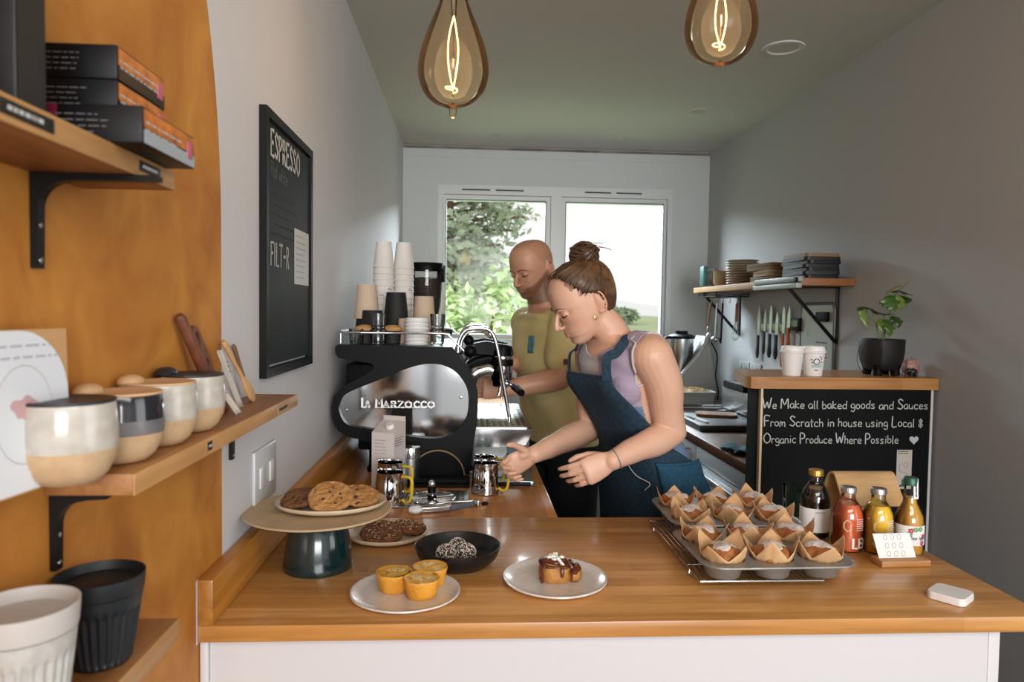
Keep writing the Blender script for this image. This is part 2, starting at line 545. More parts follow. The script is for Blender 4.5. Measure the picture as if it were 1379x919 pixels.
wall('wall_left', MB().bb(XL - 0.12, XL, -3.3, YB + 0.12, 0, ZC + 0.1), M_lwall)
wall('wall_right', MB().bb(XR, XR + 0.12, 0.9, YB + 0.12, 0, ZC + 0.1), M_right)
wall('floor', MB().bb(XL - 0.12, 3.7, -3.4, YB + 0.12, -0.1, 0), M_floor)
wall('ceiling', MB().bb(XL - 0.12, 3.7, -3.4, YB + 0.12, ZC, ZC + 0.1), M_ceil)
# back wall with the window opening
WX0, WX1, WZ0, WZ1 = -0.218, 1.377, 1.235, 2.30
Mw = frame((0, YB, 0), (1, 0, 0), (0, 0, 1))
wall('wall_back', MB().prism([(XL - 0.1, 0), (XR + 0.1, 0), (XR + 0.1, ZC + .08), (XL - 0.1, ZC + .08)], -0.14,
     Mw, holes=[[(WX0, WZ0), (WX1, WZ0), (WX1, WZ1), (WX0, WZ1)]]), M_back)
# shop area behind the camera: glazed front and a side door opening
wall('wall_front', MB().prism([(XL, 0), (3.7, 0), (3.7, ZC + .05), (XL, ZC + .05)], 0.12, frame((0, -3.3, 0), (1, 0, 0), (0, 0, 1)),
     holes=[[(-.35, 0.1), (3.5, 0.1), (3.5, 2.5), (-.35, 2.5)]]), M_white)
wall('wall_side', MB().prism([(-3.3, 0), (0.9, 0), (0.9, ZC + .05), (-3.3, ZC + .05)], 0.12, frame((3.5, 0, 0), (0, 1, 0), (0, 0, 1)),
     holes=[[(-0.9, 0.05), (0.7, 0.05), (0.7, 2.2), (-0.9, 2.2)]]), M_white)
wall('wall_passage', MB().bb(XR, 3.6, 0.82, 0.9, 0, ZC + 0.05), M_white)

# trims
wall('trim_1', MB().bb(XL + .004, XR - .004, YB - 0.012, YB, ZC - 0.022, ZC - 0.006), pmat('bare_gap_timber', '#5f574c', 0.8, var='#8b857b', vscale=6))
wall('trim_2', MB().bb(XL + .002, XR - .002, YB - 0.005, YB, ZC - 0.075, ZC - 0.022), M_back)
tr = MB(); tr.prism([(-.278, 1.19), (1.458, 1.19), (1.458, 2.345), (-.278, 2.345)], .006, frame((0, YB, 0), (1, 0, 0), (0, 0, 1)),
                    holes=[[(WX0, WZ0), (WX1, WZ0), (WX1, WZ1), (WX0, WZ1)]])
wall('trim_3', tr, M_back)

# window: outer frame with mullion, two sashes, panes, trickle vents
win = bpy.data.objects.new('window_1', None); COL.objects.link(win); struct(win)
yo = YB + 0.0
fr = MB()
Mf = frame((0, yo + 0.06, 0), (1, 0, 0), (0, 0, 1))
def rect(x0, z0, x1, z1): return [(x0, z0), (x1, z0), (x1, z1), (x0, z1)]
fr.prism(rect(WX0, WZ0, WX1, WZ1), .075, Mf, holes=[rect(-.188, 1.262, .545, 2.238), rect(.615, 1.262, 1.347, 2.238)])
fr.build('window_frame', M_upvc, win, smooth=False)
for (a, b, nm) in ((-.188, .545, 'l'), (.615, 1.347, 'r')):
    sm = MB(); g0 = .028 if nm == 'l' else .036; g1 = .036 if nm == 'l' else .026
    sm.prism(rect(a + .003, 1.265, b - .003, 2.235), .06, frame((0, yo + 0.072, 0), (1, 0, 0), (0, 0, 1)), holes=[rect(a + g0, 1.297, b - g1, 2.203)])
    so = sm.build('sash', M_upvc, win, smooth=False)
    MB().bb(a + g0 - .01, b - g1 + .01, yo + .046, yo + .050, 1.29, 2.21).build('pane', M_glass, so, smooth=False)
    gs = MB().prism(rect(a + g0 - .004, 1.293, b - g1 + .004, 2.207), .004, frame((0, yo + 0.0135, 0), (1, 0, 0), (0, 0, 1)), holes=[rect(a + g0, 1.297, b - g1, 2.203)])
    gs.build('gasket', M_black, so, smooth=False)
for (x0, x1) in ((-.06, .135), (.165, .36), (.77, .955), (.985, 1.165)):
    v = MB().box(((x0 + x1) / 2, yo - .014, 2.268), (x1 - x0, .012, .02), .003).build('trickle_vent', M_upvc, win)
    MB().bb(x0 + .004, x1 - .004, yo - .0215, yo - .019, 2.264, 2.272).build('slot', M_dark, v, smooth=False)
MB().bb(WX0 - .03, WX1 + .03, yo - .05, yo + .01, 1.205, 1.238, .004).build('sill', M_upvc, win)

# ---------------------------------------------------------------- ceiling downlights
def downlight(x, y, label, cat='downlight'):
    t = thing('recessed_downlight', label, 'ceiling light', (x, y, ZC), group='recessed ceiling downlights')
    MB().lathe([(.036, .0), (.05, -.004), (.054, -.002), (.055, 0)], 36).build('trim_ring', M_ceil, t)
    MB().lathe([(0, -.001), (.036, -.001), (.036, .0)], 32).build('lens', pmat('frosted_lens', '#a9aaa6', 0.5), t)
downlight(.155, 4.55, 'round unlit recessed downlight in the ceiling near the left end of the window wall')
downlight(.975, 4.52, 'round unlit recessed downlight near the window wall, above the right window pane')
downlight(1.235, 3.88, 'round unlit recessed downlight between the window wall and the one by the right bulb')
t_big = thing('recessed_ceiling_speaker', 'larger round white ceiling disc just right of the right filament bulb', 'ceiling light', (1.28, 2.93, ZC))
MB().lathe([(.06, 0), (.066, -.006), (.082, -.005), (.084, 0)], 40).build('trim_ring', M_white, t_big)
MB().lathe([(0, -.0012), (.06, -.0012), (.06, 0)], 32).build('lens', M_ceil, t_big)

# ---------------------------------------------------------------- counter and worktops
ct = thing('serving_counter', 'white panelled serving counter under the timber worktop in front', 'counter', (0, 0, 0))
MB().bb(-.436, .955, 1.232, 1.25, .0, .8905).build('front_panel', M_panelw, ct, smooth=False)
MB().bb(.956, .978, 1.232, 1.83, 0, .8905, .002).build('end_panel', M_panelw, ct)
MB().bb(-.4505, -.437, 1.224, 1.25, 0, .8905, .002).build('cover_strip', M_panelw, ct)
MB().bb(-.43, .95, 1.255, 1.82, .08, .10).build('shelf', M_dark, ct, smooth=False)
MB().bb(.24, .95, 1.805, 1.82, .0, .885).build('back_panel', M_dark, ct, smooth=False)

wt = thing('serving_worktop', 'oiled oak stave worktop across the front, with plates of bakes on it', 'worktop', (0, 0, 0))
MB().bb(-.4512, 1.059, 1.217, 1.848, .891, .92, .002).build('top', M_wood, wt)
MB().bb(-.4518, -.4513, 1.212, 1.222, .889, .999).build('sealant_bead', M_panelw, wt, smooth=False)
wr = thing('machine_worktop', 'oak worktop running back along the left wall, under the espresso machine', 'worktop', (0, 0, 0))
MB().bb(-.4512, .239, 1.849, YB - .002, .891, .92, .002).build('top', M_woodY, wr)
MB().bb(-.4512, -.426, 1.217, YB - .004, .9205, .999, .0015).build('upstand', M_upstand, wr)
cb = thing('under_counter_cupboard', 'dark cupboard run below the espresso machine worktop', 'cupboard', (0, 0, 0))
MB().bb(-.45, .12, 1.87, YB - .01, .0, .1).build('plinth', M_dark, cb, smooth=False)
MB().bb(-.45, .2, 1.87, YB - .01, .1, .89).build('carcass', M_dark, cb, smooth=False)
for k in range(4):
    y0 = 1.9 + k * .72
    d = MB().bb(.2, .218, y0, y0 + .7, .1, .875, .002).build('door', M_black, cb)
    MB().tube([(.218, y0 + .6, .8), (.24, y0 + .6, .79), (.24, y0 + .6, .65), (.218, y0 + .6, .64)], .005, 8).build('handle', M_blackmetal, d)

# wall switch plate (left wall, over the upstand)
sw = thing('switch_plate', 'double white switch plate on the wall above the cake stand', 'switch', (XL, 1.6, 1.092))
MB().bb(0, .008, -.08, .085, -.06, .062, .003).build('plate', pmat('switch_white', '#c4c8ca', 0.35), sw)
for y0 in (-.045, .03):
    MB().box((.0095, y0 + .01, 0), (.003, .03, .045), .001).build('rocker', M_whitep, sw)

# ---------------------------------------------------------------- pendant filament bulbs
M_amber = glass_mat('amber_glass', lin('#fff8ea')[:3] + (1,), ior=1.22, rough=0.015)
_am = M_amber.node_tree; _o = _am.nodes['Material Output']; _s0 = _o.inputs['Surface'].links[0].from_socket
_tl = _am.nodes.new('ShaderNodeBsdfTranslucent'); _tl.inputs['Color'].default_value = lin('#ecc48a'); _ms = _am.nodes.new('ShaderNodeMixShader'); _ms.inputs[0].default_value = .016
_am.links.new(_s0, _ms.inputs[1]); _am.links.new(_tl.outputs[0], _ms.inputs[2]); _am.links.new(_ms.outputs[0], _o.inputs['Surface'])
M_fil = pmat('glowing_filament', '#ffb060', 0.5, emit='#ffb868', estr=9)
M_brass = pmat('aged_brass', '#7a5a30', 0.35, 1.0)
def bulb(x, y, zc, label, pip):
    t = thing('filament_bulb', label, 'pendant bulb', (x, y, zc), group='amber filament pendant bulbs')
    prof = [(0, -.092), (.022, -.090), (.05, -.078), (.072, -.054), (.083, -.02), (.083, .012), (.075, .048), (.06, .088), (.044, .125), (.032, .158), (.026, .19), (.024, .215)]
    MB().lathe([tuple(p) for p in smooth_path([(a, b, 0) for a, b in prof], 4) for p in [(max(p[0], 0), p[1])]], 48).build('glass_envelope', M_amber, t)
    st = MB().tube([(0, 0, .2), (0, 0, .12)], [.008, .006], 10); st.tube([(0, 0, .12), (0, 0, -.07)], .0016, 6)
    st.build('stem', M_clear, t)
    pts = []
    for i in range(60):
        u = i / 59; a = u * 2 * pi
        pts.append((.011 * sin(a * 1.0) * (1 if u < .5 else 1.2), .008 * sin(2 * a), .12 - .17 * (1 - abs(2 * u - 1)) + .0))
    loop = [(-.004 + .014 * cos(q), .012 * sin(q), -.052 + .006 * sin(q * .5)) for q in [pi * .5 + i * .35 for i in range(18)]]
    MB().tube(pts[:30] + loop + pts[30:], .0017, 6).build('filament', M_fil, t)
    MB().lathe([(0, .213), (.026, .213), (.028, .23), (.028, .275), (.012, .285), (0, .285)], 28).build('lamp_holder', M_brass, t)
    MB().cyl((0, 0, .285), (0, 0, ZC - zc - .02), .003, seg=8).build('flex', M_black, t)
    MB().lathe([(0, ZC - zc - .022), (.04, ZC - zc - .02), (.045, ZC - zc - .001), (0, ZC - zc - .001)], 28).build('ceiling_rose', M_black, t)
    if pip: MB().lathe([(0, -.118), (.006, -.114), (.009, -.105), (.009, -.092), (0, -.088)], 16).build('glass_tip', M_amber, t)
    d = bpy.data.lights.new('bulb_light', 'POINT'); d.energy = 1.6; d.color = (1, .62, .3); d.shadow_soft_size = .05
    o = bpy.data.objects.new('bulb_light', d); COL.objects.link(o); o.parent = t; o.location = (0, 0, .02)
    return t
bulb(-.044, 1.72, 2.03, 'lit amber teardrop filament bulb hanging nearer the left wall', True)
bulb(.582, 1.68, 2.138, 'lit amber teardrop filament bulb hanging nearer the right wall', False)
# ---------------------------------------------------------------- left wall shelves
M_label = pmat('black_label_tape', '#121315', 0.4)
M_glaze = pmat('oatmeal_glaze', '#b9b3a9', 0.22, var='#aca498', vscale=60, coat=0.3)
M_rawclay = pmat('raw_sand_clay', '#bfa07c', 0.65, var='#b59470', vscale=80)
M_glazeblk = pmat('dark_tenmoku_glaze', '#17181b', 0.12, var='#22252b', vscale=14, coat=0.5)
M_glazegry = pmat('smoky_glaze_band', '#5d5c62', 0.25, var='#75706f', vscale=25)
M_lidblk = pmat('charcoal_silicone', '#1a1e23', 0.45)
M_lidtan = pmat('beige_silicone', '#cda67c', 0.5)


def bracket(parent, y, ztop, reach, drop, name='bracket'):
    """Black cast L-bracket with a curved web, on the left wall."""
    b = MB(); w = .013
    # flat L profile in x,z extruded along y
    o = [(0, 0), (reach, 0), (reach, -.006), (.034, -.0075)] + arc(.036, -.036, .028, pi / 2, pi, 8) + [(.007, -drop), (0, -drop)]
    b.prism(o, w, frame((XL + .0005, y + w / 2, ztop - .0005), (1, 0, 0), (0, 0, 1)))
    q = b.build(name, M_blackmetal, parent, smooth=False)
    s = MB()
    for f in (.55, .92):
        s.ball((XL + .0075, y, ztop - drop * f), .0035, 10, (.5, 1, 1), rings=6)
    s.build('screw', M_steel, q)
    return q


def shelf(label, y0, y1, zt, depth, th, brs, reach, drop):
    t = thing('timber_shelf', label, 'shelf', (0, 0, 0), group=None)
    MB().bb(XL + .0006, XL + depth - .0025, y0 + .0002, y1, zt - th, zt, .0008).build('board', M_shelfw, t)
    MB().bb(XL + depth - .0024, XL + depth, y0, y1, zt - th, zt, .0005).build('front_edge', M_edgew, t)
    for y in brs: bracket(t, y, zt - th, reach, drop)
    return t


def label_tag(t, y, z, w, h, X, txt=None, mat=None, ink=None, seed=1):
    q = MB().bb(X + .0002, X + .0008, y - w / 2, y + w / 2, z - h / 2, z + h / 2).build('label', mat or M_label, t, smooth=False)
    s = MB(); squiggles(s, frame((X + .0009, y - w / 2 + w * .12, z - h * .22), (0, 1, 0), (0, 0, 1)), w * .85, h * .45, 1, h * .3, seed, 1.0)
    s.build('print', ink or M_chalk, q, smooth=False)
    return q


SX = XL + .095
upper = shelf('pale edged timber shelf at the top left holding black boxes on its bracket', .2, .872, 1.617, .105, .0215, (.775,), .128, .098)
label_tag(upper, .59, 1.607, .07, .012, XL + .105, seed=3); label_tag(upper, .805, 1.607, .05, .011, XL + .105, seed=5)
mid = shelf('timber shelf in the middle of the left wall holding lidded mugs and wooden spoons', .787, 1.52, 1.2785, .095, .0235, (.802, 1.383), .06, .085)
label_tag(mid, 1.01, 1.267, .016, .012, SX, seed=2)
label_tag(mid, 1.405, 1.266, .085, .02, SX, mat=pmat('kraft_label', '#a98962', .7), ink=M_ink, seed=9)
low = shelf('low timber shelf at the bottom left holding two ribbed cups', .2, .918, 1.064, .089, .026, (.35,), .06, .085)

# ---- boxes on the upper shelf
M_boxblk = pmat('glossy_black_card', '#0a090b', 0.4, spec=.25)
M_boxmag = pmat('magenta_band', '#6d1030', 0.5)
M_boxor = pmat('orange_picture_print', '#d07a2c', 0.45, var='#8f4a1c', vscale=45)
M_boxwhite = pmat('silver_print', '#9aa0a4', 0.4)
M_dimprint = pmat('dim_print', '#77726e', .6)
ub = 1.6175
def gift_box(label, x0, x1, y0, y1, z0, h, lower_white=False, seed=1):
    """Flat black box: the end faces the camera, the picture side faces the room."""
    t = thing('flat_gift_box', label, 'box', ((x0 + x1) / 2, (y0 + y1) / 2, z0), group='black boxes stacked on the top shelf')
    w, d = x1 - x0, y1 - y0
    body = MB().bb(-w / 2, w / 2, -d / 2, d / 2, 0.0002, h, .0012).build('carton', M_boxblk, t)
    b = MB().bb(-w / 2 - .0002, -w / 2 + w * .22, -d / 2 - .0004, -d / 2 + .002, .0006, h - .0006).build('magenta_stripe', M_boxmag, t, smooth=False)
    s = MB(); squiggles(s, frame((-w / 2 + w * .1, -d / 2 - .0006, h * .18), (1, 0, 0), (0, 0, 1)), w * .8, h * .62, 4, .0007, seed, .8)
    s.build('print', M_dimprint, t, smooth=False)
    p = MB().bb(w / 2 - .001, w / 2 + .0003, -d / 2 + .004, d / 2 - .002, h * .45, h - .002).build('picture_panel', M_boxor, t, smooth=False)
    p = MB().bb(w / 2 - .001, w / 2 + .0003, -d / 2 + .004, d / 2 - .002, .0012, h * .4).build('lower_panel', M_boxwhite if lower_white else M_boxblk, t, smooth=False)
    s = MB(); squiggles(s, frame((w / 2 + .0005, -d / 2 + .006, h * .3), (0, 1, 0), (0, 0, 1)), d * .85, h * .4, 2, .0016, seed + 7, .9)
    s.build('print', M_chalk, t, smooth=False)
    d2 = MB().box((w / 2 + .0004, d * .38, h * .5), (.0012, .014, h * .5), .0004).build('pink_badge', pmat('pink_badge', '#b0566a', .5), t)
    return t
gift_box('black box with an orange picture side, bottom of the stack on the top shelf', -.42, -.318, .722, .855, ub, .036, True, 3)
gift_box('black box with an orange picture side, middle of the stack on the top shelf', -.447, -.358, .757, .872, ub + .0364, .034, False, 5)
gift_box('black box with an orange picture side, topmost of the stack on the top shelf', -.447, -.358, .757, .872, ub + .0708, .0345, False, 8)
tb = thing('black_book', 'tall black book standing upright at the left end of the top shelf', 'book', (-.417, .662, ub))
MB().bb(-.032, .032, -.022, .022, .0004, .22, .003).build('cover', M_boxblk, tb)
MB().bb(-.031, .0325, -.0195, .0195, .002, .218).build('page_block', pmat('page_edges_dark', '#191a1c', .6), tb, smooth=False)
gp = MB(); squiggles(gp, frame((-.02, -.0224, .03), (0, 0, 1), (-1, 0, 0)), .12, .012, 1, .006, 4, 1.0)
gp.build('gold_spine_print', pmat('gold_foil', '#8a7a3a', .4, .6), tb, smooth=False)

# ---- leaning art print
pr = thing('art_print', 'white print with a faint pink circle drawing, leaning behind the first mug', 'print', (XL + .012, .668, 1.279), rot=(0, 0, 0))
Mp = frame((0, -.13, 0.0005), (0.12, 1, 0), (-.03, 0, 1))
b = MB(); b.prism([(0, 0), (.232, 0), (.232, .156), (0, .156)], -.0018, Mp); b.build('kraft_backing', M_card, pr, smooth=False)
b = MB(); b.prism([(0.002, 0.002), (.230, 0.002), (.230, .085)] + arc(.165, .09, .065, 0, pi / 2, 10)[1:] + [(.002, .155)], .0012, Mp); b.build('sheet', pmat('print_paper', '#d3d5d8', .6), pr, smooth=False)
c = MB(); Mq = Mp @ Matrix.Translation((.168, .075, .0015))
c.tube([Mq @ Vector((.038 * cos(a), .047 * sin(a), 0)) for a in [i * 2 * pi / 40 for i in range(40)]], .0004, 4, closed=True)
c.build('drawn_circle', pmat('pink_grey_ink', '#b7a7a8', .8), pr)
c = MB(); c.prism([(.016 * cos(a) * (1 + .25 * sin(3 * a)), .011 * sin(a) * (1 + .2 * cos(5 * a))) for a in [i * 2 * pi / 30 for i in range(30)]], .0003, Mq @ Matrix.Translation((0, .006, 0)))
c.build('pink_drawing', pmat('pink_wash', '#c29a99', .8), pr, smooth=False)
c = MB(); squiggles(c, Mp @ Matrix.Translation((.09, .124, .0013)), .13, .022, 2, .0022, 5, 1.0); c.build('faint_print', pmat('grey_ink', '#a9abb0', .8), pr, smooth=False)

# ---- lidded ceramic mugs
def mug(label, x, y, r, h, top, band, lidm, rz):
    t = thing('lidded_travel_mug', label, 'mug', (x, y, 1.279), rz, group='lidded ceramic mugs on the middle shelf')
    k = r / .047; H = h
    low_prof = [(0, .0003), (.022 * k, .0003), (.028 * k, .002), (.037 * k, H * .12), (.0445 * k, H * .30), (.0462 * k, H * .42)]
    MB().lathe(low_prof, 48).build('clay_base', M_rawclay, t)
    up = [(.0462 * k, H * .42), (.047 * k, H * .52), (.0466 * k, H * .75), (.045 * k, H * .93), (.044 * k, H * .965), (.0425 * k, H * .965), (.042 * k, H * .9)]
    if band:
        MB().lathe([(.0464 * k, H * .42), (.0473 * k, H * .5), (.0475 * k, H * .62)], 48).build('smoky_band', M_glazegry, t)
        up = [(.0474 * k, H * .62), (.0469 * k, H * .75), (.0452 * k, H * .93), (.044 * k, H * .965), (.0425 * k, H * .965), (.042 * k, H * .9)]
    MB().lathe(up, 48).build('glazed_upper', top, t)
    R = .0448 * k
    lid = [(0, H * .985), (R * .8, H * .985), (R * .93, H * 1.0), (R, H * .995), (R * 1.01, H * .975), (R * .98, H * .955), (R * .9, H * .95), (0, H * .95)]
    lo = MB().lathe(lid, 48)
    # raised drinking spout at one side of the lid
    lo.ball((-R * .8, 0, H * .99), .0145 * k, 20, (1.15, 1.8, .72), rings=8)
    lo.build('lid', lidm, t)
    tx = MB(); squiggles(tx, frame((.0425 * k * cos(-.6), .0425 * k * sin(-.6) - .0005, H * .22), (-sin(-.6), cos(-.6), 0), (.25, -.15, 1)), .012, .012, 3, .0007, 2, 1.0)
    return t
mug('grey glazed mug with charcoal lid, nearest the left end of the middle shelf', -.4035, .746, .0455, .086, M_glaze, False, M_lidblk, rad(15))
mug('glossy dark banded mug with beige lid, second along the middle shelf', -.401, .852, .0455, .082, M_glazeblk, True, M_lidtan, rad(12))
mug('grey glazed mug with beige lid, third along the middle shelf', -.401, .957, .0455, .083, M_glaze, False, M_lidtan, rad(12))
mug('grey glazed mug with charcoal lid, furthest along beside the wooden utensils', -.401, 1.064, .0455, .084, M_glaze, False, M_lidblk, rad(10))

# ---- wooden utensils leaning on the wall
M_darkw = pmat('dark_hardwood', '#5d3322', 0.45, var='#74432b', vscale=14, stretch=(4, 4, .6))
M_palew = pmat('pale_cherry_wood', '#c49a68', 0.5, var='#b5885a', vscale=14, stretch=(4, 4, .6))
M_midw = pmat('walnut_spoon_wood', '#7d5a40', 0.5, var='#6a4931', vscale=14, stretch=(4, 4, .6))
def lean(name, label, cat, top, foot, mat, build, group):
    t = thing(name, label, cat, foot, group=group)
    d = Vector(top) - Vector(foot)
    M = frame((0, 0, 0.0), (d.cross(Vector((1, 0, 0)))), d) if False else Matrix.Identity(4)
    z = d.normalized(); y = Vector((1, 0, 0)); y = (y - z * y.dot(z)).normalized(); x = y.cross(z)
    R = Matrix((x, y, z)).transposed().to_4x4()
    build(t, R, d.length, mat)
    return t
def spoon(t, R, L, mat, bowl_w=.012, bowl_l=.05, hr=.0045):
    b = MB()
    P = []; W = []; F = []
    for i in range(25):
        s = i / 24 * L
        if s < bowl_l:
            u = s / bowl_l; w = bowl_w * sqrt(max(0.02, 1 - (2 * u - 1) ** 2)) if u < .8 else max(hr, bowl_w * sqrt(max(0.0, 1 - (2 * u - 1) ** 2)))
            f = .33
        else:
            u = (s - bowl_l) / (L - bowl_l); w = hr * (1 + .55 * u * u); f = .75
            if i == 24: w *= .6
        P.append(Vector((0, 0, s))); W.append(w); F.append(f)
    b.tube(P, W, 14, flat=F, up=(0, 1, 0))
    b.build('spoon_blade', mat, t, M=R)
def stick(t, R, L, mat):
    MB().tube([(0, 0, 0.0), (0, 0, L * .03), (0, 0, L * .5), (0, 0, L * .97), (0, 0, L)], [.006, .0075, .0078, .0088, .006], 14).build('handle', mat, t, M=R)
def paddle(t, R, L, mat):
    o = [(-.006, 0), (.006, 0), (.007, L * .5), (.012, L * .7)] + arc(0, L * .87, .0125, -.4, pi + .4, 14, L * .13) + [(-.012, L * .7), (-.007, L * .5)]
    hole = arc(0, L * .87, .0055, 0, 2 * pi, 14, L * .07)[:-1]
    hole2 = arc(0, L * .6, .0035, 0, 2 * pi, 12, L * .045)[:-1]
    Mx = R @ frame((0, -.003, 0), (1, 0, 0), (0, 0, 1))
    MB().prism(o, -.007, Mx, holes=[hole, hole2]).build('paddle', mat, t)
G = 'wooden utensils leaning at the end of the middle shelf'
Z0 = 1.2795
lean('rolling_dowel', 'dark wooden rod leaning against the orange wall behind the furthest mug', 'utensil', (-.441, 1.12, 1.446), (-.415, 1.23, Z0), M_darkw, stick, G)
lean('pierced_spatula', 'dark wooden spatula with a pierced oval handle beside the wooden rod', 'utensil', (-.443, 1.172, 1.428), (-.42, 1.27, Z0), M_darkw, paddle, G)
lean('wooden_spoon', 'pale wooden spoon leaning bowl down, last toward the shelf end', 'spoon', (-.441, 1.315, 1.398), (-.408, 1.395, Z0), M_palew, lambda t, R, L, m: spoon(t, R, L, m, .0145, .06, .0045), G)
lean('wooden_spoon', 'small walnut brown spoon leaning behind the pale wooden spoon', 'spoon', (-.444, 1.38, 1.388), (-.426, 1.43, Z0), M_midw, lambda t, R, L, m: spoon(t, R, L, m, .011, .04, .004), G)
for k, (y0, x0, lab, mtx) in enumerate(((1.225, -.385, 'cream swing card curling at the foot of the utensils beside the furthest mug', '#d6cdbf'), (1.3, -.405, 'taller white swing card propped between the dark spatula and the pale spoon', '#c9c3b8'))):
    t = thing('swing_card', lab, 'card', (x0, y0, Z0))
    h = (.06, .105)[k]
    g = MB(); g.grid(lambda u, v: (-.022 * v - .003 * sin(u * 3), -.012 + .03 * u - .045 * v, h * v + .0002), 6, 6)
    g.build('card', pmat('swing_card_paper', mtx, .7), t, solid=.0009)
    s = MB(); squiggles(s, frame((-.013 * 1 + .0016, -.03, h * .6), (0, 1, 0), (-.022, -.045, h)), .018, h * .25, 3, .001, k + 3, 1.0); s.build('print', M_ink, t, smooth=False)

# ---- ribbed cups on the low shelf
def ribbed_cup(label, x, y, r, h, mat, lidm):
    t = thing('ribbed_lidded_cup', label, 'cup', (x, y, 1.0645), group='ribbed cups on the low shelf')
    n = 28
    def rf(a, rr, z):
        if z < h * .66 and z > h * .04:
            k = min(1, (h * .66 - z) / (h * .05), (z - h * .04) / (h * .04))
            return rr * (1 - .065 * k * (0.5 - 0.5 * cos(a * n)))
        return rr
    zs = [0.0003, .002] + [h * q for q in (.04, .07, .1, .2, .3, .4, .5, .58, .61, .64, .66, .72, .80)]
    pr_ = [(0, .0003), (r * .62, .0003), (r * .66, .002)] + [(r * (.67 + .345 * (z / h) ** .8), z) for z in zs[2:]]
    b = MB().lathe(pr_, 28 * 8, rfun=rf); b.build('cup_body', mat, t)
    lid = [(r * .905, h * .70), (r * .985, h * .72), (r * 1.0, h * .8), (r * 1.015, h * .975), (r * 1.015, h), (r * .985, h), (r * .96, h * .95), (r * .93, h * .90), (r * .78, h * .895), (r * .72, h * .915), (0, h * .915)]
    MB().lathe([(r * .94, h * .803), (r * .972, h * .808), (r * .985, h * .83)] + lid[3:], 72).build('lid', lidm, t)
    return t
M_huskw = pmat('oat_grey_composite', '#b3b0ab', 0.55, var='#a7a39c', vscale=90)
M_huskl = pmat('warm_grey_lid', '#b3aca6', 0.55)
M_huskb = pmat('charcoal_composite', '#121619', 0.5)
ribbed_cup('grey white ribbed cup with lid at the bottom left corner, nearest on the low shelf', -.4035, .668, .0455, .122, M_huskw, M_huskl)
ribbed_cup('black ribbed cup with a sunken lid on the low shelf, beyond the grey one', -.4035, .806, .0445, .099, M_huskb, M_huskb)

# ---- menu chalkboard on the left wall
M_board = pmat('dusty_chalkboard', '#0e1413', 0.5, spec=.2, var='#172120', vscale=3, stretch=(1, 1, .4))
cbd = thing('menu_chalkboard', 'black framed coffee menu chalkboard hung on the white left wall', 'chalkboard', (XL, 0, 0))
y0, y1, z0, z1 = 1.575, 2.03, 1.305, 1.892
fm = MB().prism([(y0, z0), (y1, z0), (y1, z1), (y0, z1)], .016, frame((0.0005, 0, 0), (0, 1, 0), (0, 0, 1)), holes=[[(y0 + .02, z0 + .02), (y1 - .02, z0 + .02), (y1 - .02, z1 - .02), (y0 + .02, z1 - .02)]])
fm.build('frame', pmat('frame_black_stain', '#080a09', 0.4, spec=.2), cbd, smooth=False)
MB().bb(.001, .011, y0 + .027, y1 - .027, z0 + .027, z1 - .027).build('board', M_board, cbd, smooth=False)
ch = MB(); MX = lambda y, z: frame((.0114, y, z), (0, 1, 0), (0, 0, 1))
strokes(ch, 'ESPRESSO', .056, MX(1.622, 1.797), .17, curve=False, xs=.86, gap=.12)
ch.build('chalk_heading', M_chalk, cbd, smooth=False); ch = MB(); strokes(ch, 'FILT-R', .05, MX(1.622, 1.555), .13, curve=False, xs=.86, gap=.1)
ch.build('chalk_heading', M_chalk, cbd, smooth=False)
ch = MB(); strokes(ch, 'Flat white', .03, MX(1.624, 1.752), .09, xs=.9)
ch.build('chalk_line', pmat('half_rubbed_chalk', '#6b716f', .9), cbd, smooth=False)
ch = MB()
for i in range(5): squiggles(ch, MX(1.615 + .05 * (i % 2), 1.62 + i * .022), .26, .014, 1, .004, i + 2, .9)
ch.build('rubbed_chalk', pmat('faint_chalk', '#2f3735', .9), cbd, smooth=False)
nt_ = MB().bb(.0116, .0124, 1.84, 1.995, 1.52, 1.66).build('paper_notice', pmat('notice_paper', '#c7cbcb', .6), cbd, smooth=False)
s = MB(); squiggles(s, MX(1.85, 1.53) @ Matrix.Translation((0, 0, .0012)), .13, .12, 8, .003, 4, .9); s.build('print', pmat('grey_print', '#9aa0a0', .8), nt_, smooth=False)
# ---------------------------------------------------------------- food and plates on the serving worktop
T = .9203
M_plate = pmat('speckled_grey_white_glaze', '#dad4ce', 0.22, var='#d0c9c3', vscale=90, coat=0.2)
M_platec = pmat('cream_stoneware', '#c9b497', 0.35, var='#bda688', vscale=50)
M_plateb = pmat('black_stoneware', '#151515', 0.33, bump=0.05, bscale=150)
M_cookie = pmat('baked_cookie', '#b5854f', 0.75, var='#9c6a36', vscale=55, bump=0.7, bscale=90)
M_cookied = pmat('dark_cookie', '#7c4f27', 0.75, var='#5d3819', vscale=60, bump=0.9, bscale=100)
M_choc = pmat('chocolate_bits', '#2c170c', 0.5)
M_ginger = pmat('brown_oat_biscuit', '#6f3f1f', 0.8, var='#57300f', vscale=70, bump=0.8, bscale=120)
M_coco = pmat('white_coconut', '#e2dcd2', 0.85)
M_ball = pmat('cocoa_truffle', '#3a241b', 0.8, var='#4b3026', vscale=60, bump=0.8, bscale=140)


def rand_sphere_pts(n, rnd):
    out = []
    for i in range(n):
        z = rnd.uniform(-1, 1); a = rnd.uniform(0, 2 * pi); r = sqrt(1 - z * z)
        out.append(Vector((r * cos(a), r * sin(a), z)))
    return out


